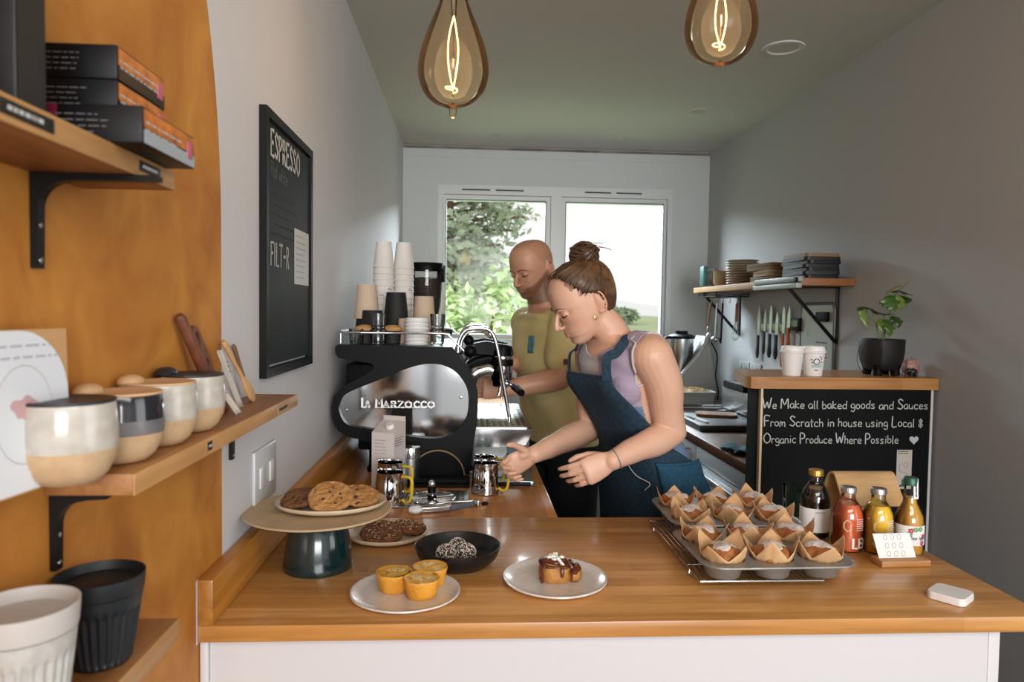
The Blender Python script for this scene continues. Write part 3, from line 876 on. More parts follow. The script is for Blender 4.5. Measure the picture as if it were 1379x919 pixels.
def flakes(mb, pts_n, l, w, rnd):
    """Little flat shreds lying on a surface (points with normals)."""
    for p, n in pts_n:
        a = n.orthogonal().normalized(); a = Quaternion(n, rnd.uniform(0, 6.28)) @ a
        b = n.cross(a); L_ = l * rnd.uniform(.6, 1.3); W_ = w * rnd.uniform(.6, 1.3)
        q = p + n * w * .4
        t = n * rnd.uniform(0, .35) * l
        v = [q - a * L_ - b * W_, q + a * L_ - b * W_ + t, q + a * L_ + b * W_ + t, q - a * L_ + b * W_]
        v2 = [x + n * w * .7 for x in v]
        mb.add(v + v2, [(0, 1, 2, 3), (4, 7, 6, 5), (0, 4, 5, 1), (1, 5, 6, 2), (2, 6, 7, 3), (3, 7, 4, 0)])


def plate(name, label, x, y, z, r, h, mat, lip=.006, sx=1.0, sy=1.0, rz=0, wob=.008, cat='plate', foot=.7, well=.003, group=None):
    t = thing(name, label, cat, (x, y, z), rz, group=group)
    rnd = random.Random(int(x * 1000)); ph = rnd.uniform(0, 6)
    wf = lambda a, rr, zz: rr * (1 + wob * (sin(2 * a + ph) + .6 * sin(3 * a + ph * 2) + .3 * sin(7 * a)))
    prof = [(0, .0002), (r * foot, .0002), (r * (foot + .08), .0015), (r * .95, h * .45), (r, h * .8), (r * .995, h), (r - lip * .5, h * 1.02), (r - lip, h * .93), (r - lip * 2.6, well + .003), (r - lip * 4.5, well + .001), (0, well)]
    b = MB().lathe(prof, 72, rfun=wf, sx=sx, sy=sy)
    b.build('dish', mat, t, angle=60)
    return t


def lumpy(mb, c, rx, ry, rz_, seed, amp=.06, freq=3, seg=28, rings=14, M=None, zmin=None):
    r = random.Random(seed); ph = [r.uniform(0, 6.28) for _ in range(8)]
    vs_b = len(mb.v)
    def fn(u, v):
        a = u * 2 * pi; th = pi * v
        d = Vector((sin(th) * cos(a), sin(th) * sin(a), -cos(th)))
        k = 1 + amp * (sin(freq * d.x * 2 + ph[0]) * sin(freq * d.y * 2 + ph[1]) + .6 * sin(freq * 2.3 * d.y + ph[2]) * sin(freq * 2.1 * d.z + ph[3]) + .4 * sin(freq * 5 * d.x + ph[4]) * sin(freq * 4.6 * d.y + ph[5]))
        p = Vector((d.x * rx, d.y * ry, d.z * rz_)) * k
        if zmin is not None and p.z < zmin: p.z = zmin
        p = p + Vector(c)
        return M @ p if M is not None else p
    return mb.grid(fn, seg, rings, closed_u=True)


# ---- cake stand with cookies
stand = thing('cake_stand', 'pedestal cake stand with dark green base and pale ridged top, by the left wall', 'cake stand', (-.309, 1.497, T))
M_teal = pmat('bottle_green_glaze', '#0c2427', 0.12, coat=0.6)
M_standt = stave_wood('pale_turned_top', '#b99b76', '#bc9f7b', '#c2a682', 'X', (3, 3), .5)
MB().lathe([(0, .0002), (.070, .0002), (.0715, .003), (.071, .012), (.064, .06), (.058, .09), (.06, .1005), (.03, .101), (0, .101)], 56).build('pedestal', M_teal, stand)
rid = [(0, .1105)]
for i in range(1, 22):
    rr = .146 * i / 21; rid.append((rr, .1112 + (.0005 if i % 2 else -.0005) + .000 * rr))
MB().lathe([(0, .1012), (.09, .1014), (.135, .1045), (.1495, .1065), (.151, .1085)], 72).build('underside', M_teal, stand)
MB().lathe([(.151, .1085), (.1512, .1105), (.149, .1118)] + rid[::-1], 72).build('top_disc', pmat('beige_ridged_top', '#b99f7d', .6, var='#ad9270', vscale=20), stand, angle=20)

stand.scale = (1, 1, 1.1)
SZ = T + .1125 * 1.1
ov = plate('oval_plate', 'cream oval plate holding cookies on top of the cake stand', -.283, 1.505, SZ, .114, .016, M_platec, .006, 1.0, .82, rad(4), .003, well=.004)
PZ = SZ + .0043


def cookie(label, x, y, z, r, h, mat, tilt, seed, chips=True, flk=0, group='cookies on the cake stand'):
    t = thing('cookie', label, 'cookie', (x, y, z), rot=tilt, group=group)
    rnd = random.Random(seed); ph = [rnd.uniform(0, 6.28) for _ in range(6)]
    top = []
    def rf(a, rr, zz): return rr * (1 + .02 * sin(3 * a + ph[0]) + .015 * sin(7 * a + ph[1]) + .008 * sin(17 * a + ph[2]))
    prof = [(0, 0), (r * .85, 0), (r * .96, h * .16), (r, h * .4), (r * .97, h * .62), (r * .9, h * .8), (r * .84, h * .84), (r * .78, h * .76), (r * .7, h * .84), (r * .52, h * .9), (r * .46, h * .84), (r * .4, h * .92), (r * .2, h), (0, h)]
    b = MB().lathe(prof, 64, rfun=rf)
    for i, p in enumerate(b.v):
        x_, y_, z_ = p
        if z_ > h * .3: b.v[i] = (x_, y_, z_ + h * .07 * (sin(x_ * 260 + ph[3]) * sin(y_ * 230 + ph[4]) + .6 * sin(x_ * 520 + ph[5]) * sin(y_ * 480)))
    o = b.build('biscuit', mat, t, angle=60)
    if chips:
        c = MB()
        for k in range(9):
            a = rnd.uniform(0, 6.28); q = r * .9 * sqrt(rnd.random())
            zt = h * (.86 + .1 * (1 - q / r)) - (0.002 if q > r * .75 else 0)
            lumpy(c, (q * cos(a), q * sin(a), zt), rnd.uniform(.0018, .004), rnd.uniform(.0018, .0035), .0022, k, .2, seg=8, rings=5)
        c.build('chocolate_chips', M_choc, t)
    if flk:
        c = MB(); P = []
        for k in range(flk):
            a = rnd.uniform(0, 6.28); q = r * .86 * sqrt(rnd.random())
            P.append((Vector((q * cos(a), q * sin(a), h * (.93 + .08 * (1 - q / r)) - (.0015 if q > .7 * r else 0))), Vector((rnd.uniform(-.4, .4), rnd.uniform(-.4, .4), 1)).normalized()))
        flakes(c, P, .0018, .0005, rnd)
        c.build('oat_sprinkle', pmat('oat_flecks', '#cdb08a', .8), t)
    return t
cookie('large golden cookie propped up in front, centre of the oval plate', -.278, 1.468, PZ + .0225, .046, .013, M_cookie, (rad(29), rad(3), 0), 1)
cookie('golden cookie leaning behind the right of the front cookie on the oval plate', -.225, 1.505, PZ + .0145, .042, .013, M_cookie, (rad(17), rad(6), rad(10)), 2)
cookie('dark lumpy cookie leaning at the left of the oval plate', -.343, 1.49, PZ + .0135, .04, .014, M_cookied, (rad(16), rad(-6), rad(-8)), 3)
cookie('brown cookie lying flat at the back left of the oval plate', -.345, 1.545, PZ + .0022, .038, .014, M_cookied, (rad(2), rad(-2), 0), 4)
cookie('golden cookie resting at the back of the oval plate behind the front cookie', -.27, 1.53, PZ + .0105, .037, .014, M_cookie, (rad(14), rad(0), 1), 5)

# ---- plate with two brown biscuits
plate('biscuit_plate', 'cream round plate with two brown oat biscuits behind the black bowl', -.187, 1.69, T, .096, .017, M_platec, .006, 1, 1, 0, .003, well=.004)
cookie('large brown oat flecked biscuit at the front of the plate behind the stand', -.196, 1.655, T + .0155, .05, .017, M_ginger, (rad(12), rad(2), 0), 11, False, 140, 'brown oat biscuits')
cookie('smaller brown oat flecked biscuit at the right of the plate by the black bowl', -.136, 1.706, T + .0125, .042, .015, M_ginger, (rad(9), rad(4), 1), 12, False, 110, 'brown oat biscuits')

# ---- black bowl with coconut balls
bw = thing('shallow_black_bowl', 'shallow black stoneware bowl holding coconut rolled balls', 'bowl', (-.018, 1.508, T))
MB().lathe([(0, .0002), (.062, .0002), (.066, .002), (.083, .018), (.0905, .036), (.0915, .0415), (.0895, .0425), (.087, .039), (.078, .018), (.062, .0065), (0, .005)], 72).build('dish', M_plateb, bw, angle=60)
for k, (x, y, z, lab) in enumerate(((-.043, 1.488, .0272, 'dark energy ball rolled in coconut, front left in the black bowl'), (.0, 1.493, .0272, 'dark energy ball rolled in coconut, front right in the black bowl'), (-.019, 1.528, .0275, 'dark energy ball rolled in coconut, behind the other two in the bowl'))):
    t = thing('coconut_ball', lab, 'truffle', (x, y, T + z), group='coconut balls in the black bowl')
    rnd = random.Random(40 + k)
    MB().add([], []); b = MB(); lumpy(b, (0, 0, 0), .0205, .0205, .0205, k + 3, .03, seg=32, rings=18); b.build('ball', M_ball, t)
    c = MB(); flakes(c, [(p * .0207, (p + Vector((rnd.uniform(-.3, .3), rnd.uniform(-.3, .3), rnd.uniform(-.3, .3)))).normalized()) for p in rand_sphere_pts(420, rnd)], .0016, .0006, rnd)
    c.build('coconut_shreds', M_coco, t, smooth=False)

# ---- plate with three yellow tarts
plate('tart_plate', 'pale grey glazed plate with three yellow custard tarts at the front', -.114, 1.345, T, .103, .0105, M_plate, .005, 1, 1.03, 0, .006, well=.004, foot=.78)
M_tart = pmat('golden_sponge', '#d99a35', 0.6, var='#c98828', vscale=40, bump=0.25, bscale=120)
M_tartt = pmat('yellow_curd_top', '#dfae45', 0.4, var='#c29536', vscale=35, bump=0.4, bscale=70)
for k, (x, y, lab) in enumerate(((-.137, 1.358, 'yellow custard tart at the back left of the tart plate, lopsided top'), (-.07, 1.386, 'yellow custard tart at the back right of the tart plate'), (-.083, 1.326, 'yellow custard tart at the front of the tart plate'))):
    t = thing('custard_tart', lab, 'tart', (x, y, T + .0045), rz=k * 1.3, group='yellow tarts on the plate')
    ph = k * 1.7
    rf = lambda a, rr, zz, ph=ph: rr * (1 + .012 * sin(3 * a + ph) + .01 * sin(8 * a + ph))
    MB().lathe([(0, 0), (.0255, 0), (.028, .003), (.033, .028), (.0345, .033), (.0335, .0355), (.031, .0345)], 48, rfun=rf).build('pastry_cup', M_tart, t)
    b = MB().lathe([(.0312, .0345), (.024, .0332), (.012, .0342), (0, .0345)], 48, rfun=rf)
    for i, p in enumerate(b.v): b.v[i] = (p[0], p[1], p[2] + .0012 * sin(p[0] * 190 + ph) * sin(p[1] * 170 + ph) + (.0035 * p[0] / .03 if k == 0 else 0))
    b.build('filling', M_tartt, t)
    rnd = random.Random(k + 60); c = MB(); P = []
    for q in range(45):
        a = rnd.gauss(0, .5) + .5; r_ = .022 * sqrt(rnd.random())
        P.append((Vector((r_ * cos(a * 2), r_ * sin(a * 2) * .7, .0352 + (.003 * r_ * cos(a * 2) / .03 if k == 0 else 0))), Vector((rnd.uniform(-.5, .5), rnd.uniform(-.5, .5), 1)).normalized()))
    flakes(c, P, .0016, .0009, rnd); c.build('crumb_topping', pmat('pale_crumbs', '#dcc08e', .8), t, smooth=False)

# ---- plate with cinnamon roll
plate('roll_plate', 'pale grey glazed plate holding one cinnamon roll in the middle of the worktop', .178, 1.404, T, .1045, .0115, M_plate, .006, 1, 1.04, 0, .007, well=.004, foot=.78)
M_bun = pmat('bun_dough', '#b9813f', 0.6, var='#a06a2e', vscale=30, bump=0.3, bscale=80)
M_cin = pmat('dark_cinnamon_syrup', '#4a200d', 0.28, var='#6a3215', vscale=40, bump=0.5, bscale=60)
M_icing = pmat('white_icing', '#e9e4dc', 0.6, bump=0.4, bscale=120)
t = thing('cinnamon_roll', 'sticky cinnamon roll topped with white icing on its plate', 'pastry', (.176, 1.408, T + .0045))
N_ = 90
def spiral(i, off=0.0):
    u = i / (N_ - 1); a = u * 2 * pi * 2.15 + .4; r_ = .006 + .027 * u + off
    return Vector((r_ * cos(a), r_ * sin(a) * .92, 0))
sp_ = MB()
L_ = []
for i in range(N_):
    u = i / (N_ - 1); c = spiral(i); n = Vector((c.x, c.y, 0)).normalized()
    h = .044 - .012 * u + .002 * sin(i * .5); w = .0062
    L_.append([c - n * w * .6 + Vector((0, 0, .0002)), c + n * w + Vector((0, 0, .0002)), c + n * w * 1.25 + Vector((0, 0, h * .45)), c + n * w * .9 + Vector((0, 0, h * .85)), c + n * w * .1 + Vector((0, 0, h)), c - n * w * .7 + Vector((0, 0, h * .85)), c - n * w * .8 + Vector((0, 0, h * .4))])
vs = [p for r_ in L_ for p in r_]; K = 7
fs = [(i * K + k, i * K + (k + 1) % K, (i + 1) * K + (k + 1) % K, (i + 1) * K + k) for i in range(N_ - 1) for k in range(K)] + [tuple(range(K)), tuple((N_ - 1) * K + k for k in range(K))]
sp_.add(vs, fs); sp_.build('dough_coil', M_bun, t, angle=80)
sy = MB()
sy.tube([spiral(i, .0052) + Vector((0, 0, .0415 - .012 * i / N_)) for i in range(0, N_ - 6)], [.0034 + .001 * sin(i * .7) for i in range(0, N_ - 6)], 8)
for k, (a, l) in enumerate(((-2.3, .03), (-1.25, .016), (-.5, .028))):
    p = Vector((.039 * cos(a), .036 * sin(a), 0))
    sy.tube([p * .8 + Vector((0, 0, .035)), p * .99 + Vector((0, 0, .029)), p * 1.03 + Vector((0, 0, .03 - l * .5)), p * 1.0 + Vector((0, 0, max(.002, .031 - l)))], [.004, .0042, .004, .003], 8)
lumpy(sy, (-.008, -.005, .039), .02, .016, .005, 4, .15, seg=20, rings=10)
sy.build('cinnamon_syrup', M_cin, t)
ic = MB(); rnd = random.Random(5)
for k in range(16): lumpy(ic, (rnd.gauss(-.002, .008), rnd.gauss(-.002, .006), .0455 + rnd.uniform(-.002, .002)), rnd.uniform(.003, .006), rnd.uniform(.003, .005), .0028, k, .2, seg=10, rings=6)
for k in range(8): lumpy(ic, (.006 + k * .0012, -.012 - k * .0016, .0445 - k * .0014), .0038, .0035, .0025, k + 30, .2, seg=10, rings=6)
ic.build('icing', M_icing, t)
tl = thing('cinnamon_roll_tail', 'loose outer curl of the cinnamon roll lying at its right side on the plate', 'pastry', (.212, 1.4, T + .0045))
b = MB(); b.tube([(-.004, -.014, .013), (.004, -.012, .013), (.0085, -.002, .0135), (.008, .012, .013), (0, .022, .0125)], [.0085, .011, .0115, .011, .008], 14, flat=1.25); b.build('curl', M_bun, tl)
b = MB(); b.tube([(-.006, -.0155, .018), (.002, -.016, .022), (.009, -.006, .0255), (.009, .01, .024), (.001, .021, .02)], [.005, .0075, .008, .0075, .005], 10); b.build('cinnamon_glaze', M_cin, tl)

# ---- wire rack, two muffin tins, twelve muffins in paper cups
rk = thing('wire_cooling_rack', 'steel wire cooling rack under the two muffin tins', 'cooling rack', (0, 0, T), 0)
RX0, RX1, RY0, RY1, RZ = .462, .71, 1.365, 1.77, .0115
b = MB()
b.tube([(RX0, RY0, RZ), (RX1, RY0, RZ), (RX1, RY1, RZ), (RX0, RY1, RZ)], .0019, 8, closed=True); b.build('rim_wire', M_steel, rk)
b = MB()
for i in range(1, 22):
    x = RX0 + (RX1 - RX0) * i / 22; b.tube([(x, RY0, RZ + .0005), (x, RY1, RZ + .0005)], .0009, 6)
for i in range(1, 4):
    y = RY0 + (RY1 - RY0) * i / 4; b.tube([(RX0, y, RZ - .0012), (RX1, y, RZ - .0012)], .0013, 6)
b.build('wire_mesh', M_steel, rk)
for (x, y) in ((RX0, RY0 + .06), (RX0, RY1 - .06), (RX1, RY0 + .06), (RX1, RY1 - .06)):
    MB().tube([(x, y - .012, RZ), (x - .002, y - .008, .003), (x, y, .002), (x - .002, y + .008, .003), (x, y + .012, RZ)], .0016, 7).build('foot', M_steel, rk)

M_tin = pmat('grey_baked_tin', '#9c9b98', 0.38, 0.55, var='#8d8b88', vscale=25)
TZ = T + .0134; CH = .034


def rrect(w, d, r, n=8):
    o = []
    for (cx, cy, a) in ((w / 2 - r, d / 2 - r, 0), (-w / 2 + r, d / 2 - r, pi / 2), (-w / 2 + r, -d / 2 + r, pi), (w / 2 - r, -d / 2 + r, 3 * pi / 2)):
        o += [(cx + r * cos(a + pi / 2 * i / n), cy + r * sin(a + pi / 2 * i / n)) for i in range(n + 1)]
    return o
PX, PY, CR = .1015, .122, .043
def muffin_tin(label, x, y, rz):
    t = thing('muffin_tin', label, 'baking tin', (x, y, TZ), rz, group='six cup muffin tins')
    cs = [(PX * (i - 1), PY * (j - .5)) for j in range(2) for i in range(3)]
    b = MB(); b.prism(rrect(.308, .25, .04), .0012, Matrix.Translation((0, 0, CH)), holes=[arc(cx, cy, CR, 0, 2 * pi, 36)[:-1] for cx, cy in cs])
    b.build('tray_top', M_tin, t, smooth=False)
    rm = MB(); rm.tube([(p[0], p[1], CH + .0006) for p in rrect(.31, .252, .041)], .0026, 8, closed=True); rm.build('rolled_rim', M_tin, t)
    for cx, cy in cs:
        MB().lathe([(CR, CH + .001), (CR * .97, CH - .003), (CR * .8, .002), (CR * .76, .0003), (0, .0003), (0, .0012), (CR * .75, .0012), (CR * .79, .003), (CR * .955, CH - .003), (CR * .985, CH + .0008)], 36, Matrix.Translation((cx, cy, 0))).build('cup', M_tin, t)
    return t
TIN = ((.617, 1.462, 0.02), (.638, 1.735, -.015))
muffin_tin('grey six cup muffin tin nearest the front edge, filled with paper wrapped muffins', *TIN[0])
muffin_tin('grey six cup muffin tin behind the front one, by the black chalk bar', *TIN[1])
M_parch = pmat('brown_parchment', '#cfa679', 0.7, var='#c2986a', vscale=12)
M_muf = pmat('baked_muffin_crumb', '#b5713a', 0.7, var='#8f5426', vscale=60, bump=0.7, bscale=110)
M_sugar = pmat('icing_sugar_dust', '#ddd3cc', 0.9, var='#c6b5a8', vscale=120, bump=0.5, bscale=200)


def tulip_muffin(label, x, y, rz, seed):
    t = thing('tulip_muffin', label, 'muffin', (x, y, TZ + .0016), rz, group='muffins in brown paper tulip cups')
    rnd = random.Random(seed)
    pk = [rnd.uniform(.85, 1.2) for _ in range(4)]; ln = [rnd.uniform(-.006, .011) for _ in range(4)]; tw = rnd.uniform(-.2, .2)
    def fn(u, v):
        a = 2 * pi * u; s = 4 * u; k = int(s + .5) % 4; d = abs(s - round(s)) * 2      # 0 at a corner point, 1 between
        tri = 1 - d
        rb = .0285 + .0098 * min(1, v / .55)
        z = .001 + .031 * min(1, v / .55)
        if v > .55:
            q = (v - .55) / .45
            H = (.008 + .034 * tri ** 1.15) * pk[k]
            z += q * H
            rb += q * (.004 + .009 * tri + ln[k] * .7 * tri) + .003 * sin(q * pi) * (1 - tri)
        pl = .0012 * sin(a * 14 + seed) * min(1, v * 2) * (1 if v < .6 else .4)
        rb += pl
        if v == 0: rb *= .96
        return (rb * cos(a + tw * v), rb * sin(a + tw * v), z)
    b = MB(); b.grid(fn, 64, 16, closed_u=True)
    b.add([(.0275 * cos(2 * pi * i / 24), .0275 * sin(2 * pi * i / 24), .0012) for i in range(24)], [tuple(range(24))])
    b.build('paper_case', M_parch, t, solid=.0005, angle=50)
    m_ = MB(); lumpy(m_, (0, 0, .038), .039, .039, .025, seed, .07, 2.2, 40, 22); m_.build('cake', M_muf, t)
    s_ = MB(); rs = .0395; ph = rnd.uniform(0, 6)
    r2 = random.Random(seed); P2 = [r2.uniform(0, 6.28) for _ in range(8)]
    def fs_(u, v):
        a = u * 2 * pi; th = (0.72 + .14 * sin(3 * a + ph) + .1 * sin(5 * a)) * v
        d = Vector((sin(th) * cos(a), sin(th) * sin(a), cos(th)))
        k = 1 + .07 * (sin(4.4 * d.x + P2[0]) * sin(4.4 * d.y + P2[1]) + .6 * sin(5.06 * d.y + P2[2]) * sin(4.62 * d.z + P2[3]) + .4 * sin(11 * d.x + P2[4]) * sin(10.12 * d.y + P2[5]))
        return Vector((d.x * .039, d.y * .039, d.z * .025)) * k * 1.015 + Vector((0, 0, .038))
    s_.grid(fs_, 36, 8, closed_u=True); s_.build('icing_sugar', M_sugar, t)
    return t
names = {(0, 0, 0): 'left of the front row of the front tin', (0, 1, 0): 'middle of the front row of the front tin', (0, 2, 0): 'right of the front row of the front tin, beside the bottles',
         (0, 0, 1): 'left of the back row of the front tin', (0, 1, 1): 'middle of the back row of the front tin', (0, 2, 1): 'right of the back row of the front tin',
         (1, 0, 0): 'left of the front row of the back tin', (1, 1, 0): 'middle of the front row of the back tin', (1, 2, 0): 'right of the front row of the back tin, by the dark bottle',
         (1, 0, 1): 'furthest left corner of the back tin, by the apron', (1, 1, 1): 'middle of the furthest row of the back tin', (1, 2, 1): 'right of the furthest row of the back tin'}
rm_ = random.Random(3)
for ti, (tx, ty, tr_) in enumerate(TIN):
    for i in range(3):
        for j in range(2):
            px, py = PX * (i - 1), PY * (j - .5)
            tulip_muffin('sugar dusted muffin, ' + names[(ti, i, j)], tx + px * cos(tr_) - py * sin(tr_), ty + px * sin(tr_) + py * cos(tr_), rm_.uniform(.5, 1.1) + (i + j) * .3, ti * 10 + i * 3 + j + 2)

# ---- bottles
def liquid(name, col, rough=.05):
    return pmat(name, col, rough, coat=0.8)
M_capg = pmat('gold_cap', '#b08a45', 0.35, 0.8); M_caps = pmat('silver_cap', '#a9a9a8', 0.35, 0.9); M_capgr = pmat('green_foil', '#2c5a4c', 0.35, 0.4)
M_lemtx = pmat('bottle_white_print', '#e6e2da', 0.5)


def bottle(name, label, x, y, body, liqm, fill, capm, caph, lab=None, beer=False, glass=None):
    t = thing(name, label, 'bottle', (x, y, T), group=None)
    prof = body
    rs = [p[0] for p in prof]
    def rad_at(z):
        for (a, za), (b_, zb) in zip(prof, prof[1:]):
            if za <= z <= zb and zb > za: return a + (b_ - a) * (z - za) / (zb - za)
        return prof[-1][0]
    zs = sorted({max(.003, z) for _, z in prof if z < fill} | {fill})
    MB().lathe([(0, .003)] + [(max(.002, rad_at(z) - .0012), z) for z in zs] + [(0, fill)], 48).build('drink', liqm, t)
    MB().lathe([(0, .0003)] + prof, 48).build('glass', glass or M_clear, t)
    zt = prof[-1][1]; rn = prof[-1][0]
    kr = lambda a, rr, zz: rr * (1 + .012 * sin(a * 30))
    MB().lathe([(rn + .001, zt - caph * .75), (rn + .0022, zt - caph * .74), (rn + .0024, zt + .0012), (rn + .0012, zt + .0028), (0, zt + .0028)], 120, rfun=kr).build('cap', capm, t)
    return t
squat = [(.028, .0004), (.0325, .003), (.034, .01), (.034, .075), (.0325, .088), (.027, .102), (.019, .113), (.0155, .119), (.0145, .134), (.0145, .143)]
bt = bottle('syrup_bottle', 'dark brown bottle with gold cap and white label beside the muffins', .852, 1.69, [(r * 1.02, z * 1.12) for r, z in squat], pmat('dark_brown_syrup', '#120a06', .08, coat=.8), .118, M_capg, .016)
MB().lathe([(.0352, .016), (.0354, .017), (.0354, .072), (.0352, .073)], 48).build('paper_label', M_paper, bt)
s = MB(); squiggles(s, frame((-.016, -.0358, .062), (1, 0, 0), (0, 0, 1)), .03, .006, 1, .003, 5, 1); s.build('print', pmat('pale_grey_print', '#b6b2b0', .7), bt, smooth=False)


def wrap_strokes(text, size, R, a0, z0, width, name, mat, parent, xs=1.0):
    """Printed lettering wrapped round a bottle of radius R, starting at angle a0."""
    s = MB(); strokes(s, text, size, Matrix.Identity(4), width, lift=0, curve=False, xs=xs, gap=.12)
    s.v = [((R + .0004) * cos(a0 + p[0] / R), (R + .0004) * sin(a0 + p[0] / R), z0 + p[1]) for p in s.v]
    return s.build(name, mat, parent, smooth=False)


def wrap_rows(R, a0, w, z0, h, rows, wid, seed, name, mat, parent):
    s = MB(); squiggles(s, Matrix.Identity(4), w, h, rows, wid, seed, 1.0)
    s.v = [((R + .0004) * cos(a0 + p[0] / R), (R + .0004) * sin(a0 + p[0] / R), z0 + p[1]) for p in s.v]
    return s.build(name, mat, parent, smooth=False)
for (nm, lab, x, y, col, tx, a0) in (('soft_drink_bottle', 'bottle of coral red drink with silver cap and white lettering', .879, 1.588, '#e2683a', 'LEM', -1.75), ('soft_drink_bottle', 'bottle of bright yellow drink with silver cap and white lettering', .943, 1.575, '#ffc738', '+ LE', -2.35)):
    b_ = bottle(nm, lab, x, y, squat, liquid(lab[10:14] + '_drink', col), .107, M_caps, .014)
    wrap_strokes(tx, .021, .0341, a0, .012 if tx == 'LEM' else .014, .26, 'lettering', M_lemtx, b_)
    wrap_rows(.0341, -1.5, .026, .05, .03, 6, .0018, 3, 'small_print', M_lemtx, b_)
    wrap_strokes('C', .026, .0341, -2.35, .05, .12, 'logo', pmat('faded_print', '#d8b08a', .6), b_)
beer = [(.0265, .0004), (.0295, .003), (.0305, .01), (.0305, .082), (.029, .096), (.022, .113), (.0155, .128), (.0135, .15), (.0125, .176), (.0135, .178), (.0135, .186), (.0125, .19)]
bt = bottle('kombucha_bottle', 'slim amber drink bottle with green foil cap and floral label, furthest right', 1.01, 1.562, [(r, z * .9) for r, z in beer], liquid('amber_kombucha', '#d89c3c'), .128, M_capgr, .02)
MB().lathe([(.0308, .024), (.031, .0245), (.031, .068), (.0308, .0685)], 48).build('paper_label', M_paper, bt)
fl = MB(); rnd = random.Random(2)
def petals(n, cols):
    for k in range(n): pass
for nm, col, spots in (('pink_flowers', '#c23a63', ((-2.0, .058), (-1.15, .03), (-1.05, .045))), ('green_leaves', '#6f9a6a', ((-1.7, .061), (-1.35, .062), (-2.1, .05)))):
    s = MB()
    for (a, z) in spots:
        for k in range(5):
            q = k * 1.257; c0 = Vector((a * .0311 + .0036 * cos(q), z + .0036 * sin(q), 0))
            n0 = len(s.v); s.add([(c0.x + .003 * cos(w), c0.y + .0026 * sin(w), 0) for w in [i * pi / 4 for i in range(8)]], [tuple(range(8))])
    s.v = [(.0314 * cos(p[0] / .0311), .0314 * sin(p[0] / .0311), p[1]) for p in s.v]
    s.build(nm, pmat(nm, col, .6), bt, smooth=False)
wrap_strokes('Sour Apple', .0085, .0311, -2.0, .038, .12, 'lettering', pmat('navy_print', '#2b2c55', .6), bt, xs=.62)
s = MB(); s.prism([(-.006, .0), (.006, 0), (.006, .045), (-.006, .045)], .0006, frame((.004, -.0148, .127), (1, .1, 0), (0, .06, 1)))
s.build('paper_strip', M_paper, bt, smooth=False)
s = MB(); squiggles(s, frame((.0065, -.0156, .132), (0, .06, 1), (-1, -.1, 0)), .034, .005, 1, .003, 2, 1); s.build('strip_print', M_ink, bt, smooth=False)

# ---- drinking glass behind the dark bottle
g = thing('drinking_glass', 'green tinted drinking glass standing behind the dark brown bottle', 'glass', (.848, 1.79, T))
MB().lathe([(0, .001), (.024, .001), (.026, .004), (.031, .1), (.030, .1), (.028, .008), (0, .007)], 40).build('tumbler', glass_mat('green_glass', (.8, .92, .87, 1), ior=1.3), g)

# ---- bent plywood tablet stand
st = thing('plywood_tablet_stand', 'bent pale plywood display stand behind the orange and yellow bottles', 'stand', (1.0, 1.715, T))
path = [(-.0, -.02, .0034), (.0, .06, .0034), (.0, .085, .007), (.0, .093, .018), (0, .082, .06), (0, .064, .112), (0, .05, .134), (0, .036, .142), (0, .02, .138), (0, .0, .112), (0, -.03, .072)]
pp = smooth_path(path, 5); b = MB()
n = len(pp)
vs = []
for i, p in enumerate(pp):
    t_ = (pp[min(i + 1, n - 1)] - pp[max(i - 1, 0)]).normalized(); nn = Vector((0, -t_.z, t_.y)) * .0028
    for sx in (-1, 1):
        w = .078 - (.004 if i in (0, n - 1) else 0)
        vs += [p + Vector((sx * w, 0, 0)) + nn, p + Vector((sx * w, 0, 0)) - nn]
fs = []
for i in range(n - 1):
    a = i * 4; c = a + 4
    fs += [(a, a + 2, c + 2, c), (a + 1, c + 1, c + 3, a + 3), (a, c, c + 1, a + 1), (a + 2, a + 3, c + 3, c + 2)]
fs += [(0, 1, 3, 2), (4 * n - 4, 4 * n - 2, 4 * n - 1, 4 * n - 3)]
b.add(vs, fs); b.build('bent_sheet', pmat('pale_ply', '#c6a274', .5, var='#ba9464', vscale=10, stretch=(1, 12, 1)), st)

# ---- loyalty card in a wooden block
lc = thing('card_holder', 'small oak block holding upright loyalty cards, right of the bottles', 'card holder', (.945, 1.487, T), rad(3))
MB().box((0, 0, .007), (.113, .042, .0136), .002).build('oak_block', pmat('pale_oak_block', '#b98a58', .5, var='#a97846', vscale=8, stretch=(2, 14, 14)), lc)
cd = thing('loyalty_card', 'white loyalty card printed with nine grey ovals, standing in the oak block', 'card', (.94, 1.486, T + .0142), rot=(rad(-12), rad(0), rad(3)))
cs_ = MB(); cs_.prism([(-.046, 0), (.04, 0), (.03, .052), (-.056, .052)], .0008, frame((0, 0, 0), (1, 0, 0), (0, 0, 1))); cs_.build('card', M_paper, cd, smooth=False)
s = MB()
for r_ in range(3):
    for c_ in range(3):
        cx = -.02 + c_ * .0165 - r_ * -.0000 - (.0085 - r_ * .0 if False else 0) + (-.0098 * ((.044 - r_ * .017) / .052)); cz = .044 - r_ * .0175
        s.tube([(cx + .0044 * cos(q), -.0011, cz + .0055 * sin(q)) for q in [i * pi / 8 for i in range(16)] if cz + .0055 * sin(q) > .0008], .0004, 4, closed=(r_ < 2))
s.build('printed_ovals', pmat('grey_outline', '#77777a', .7), cd)

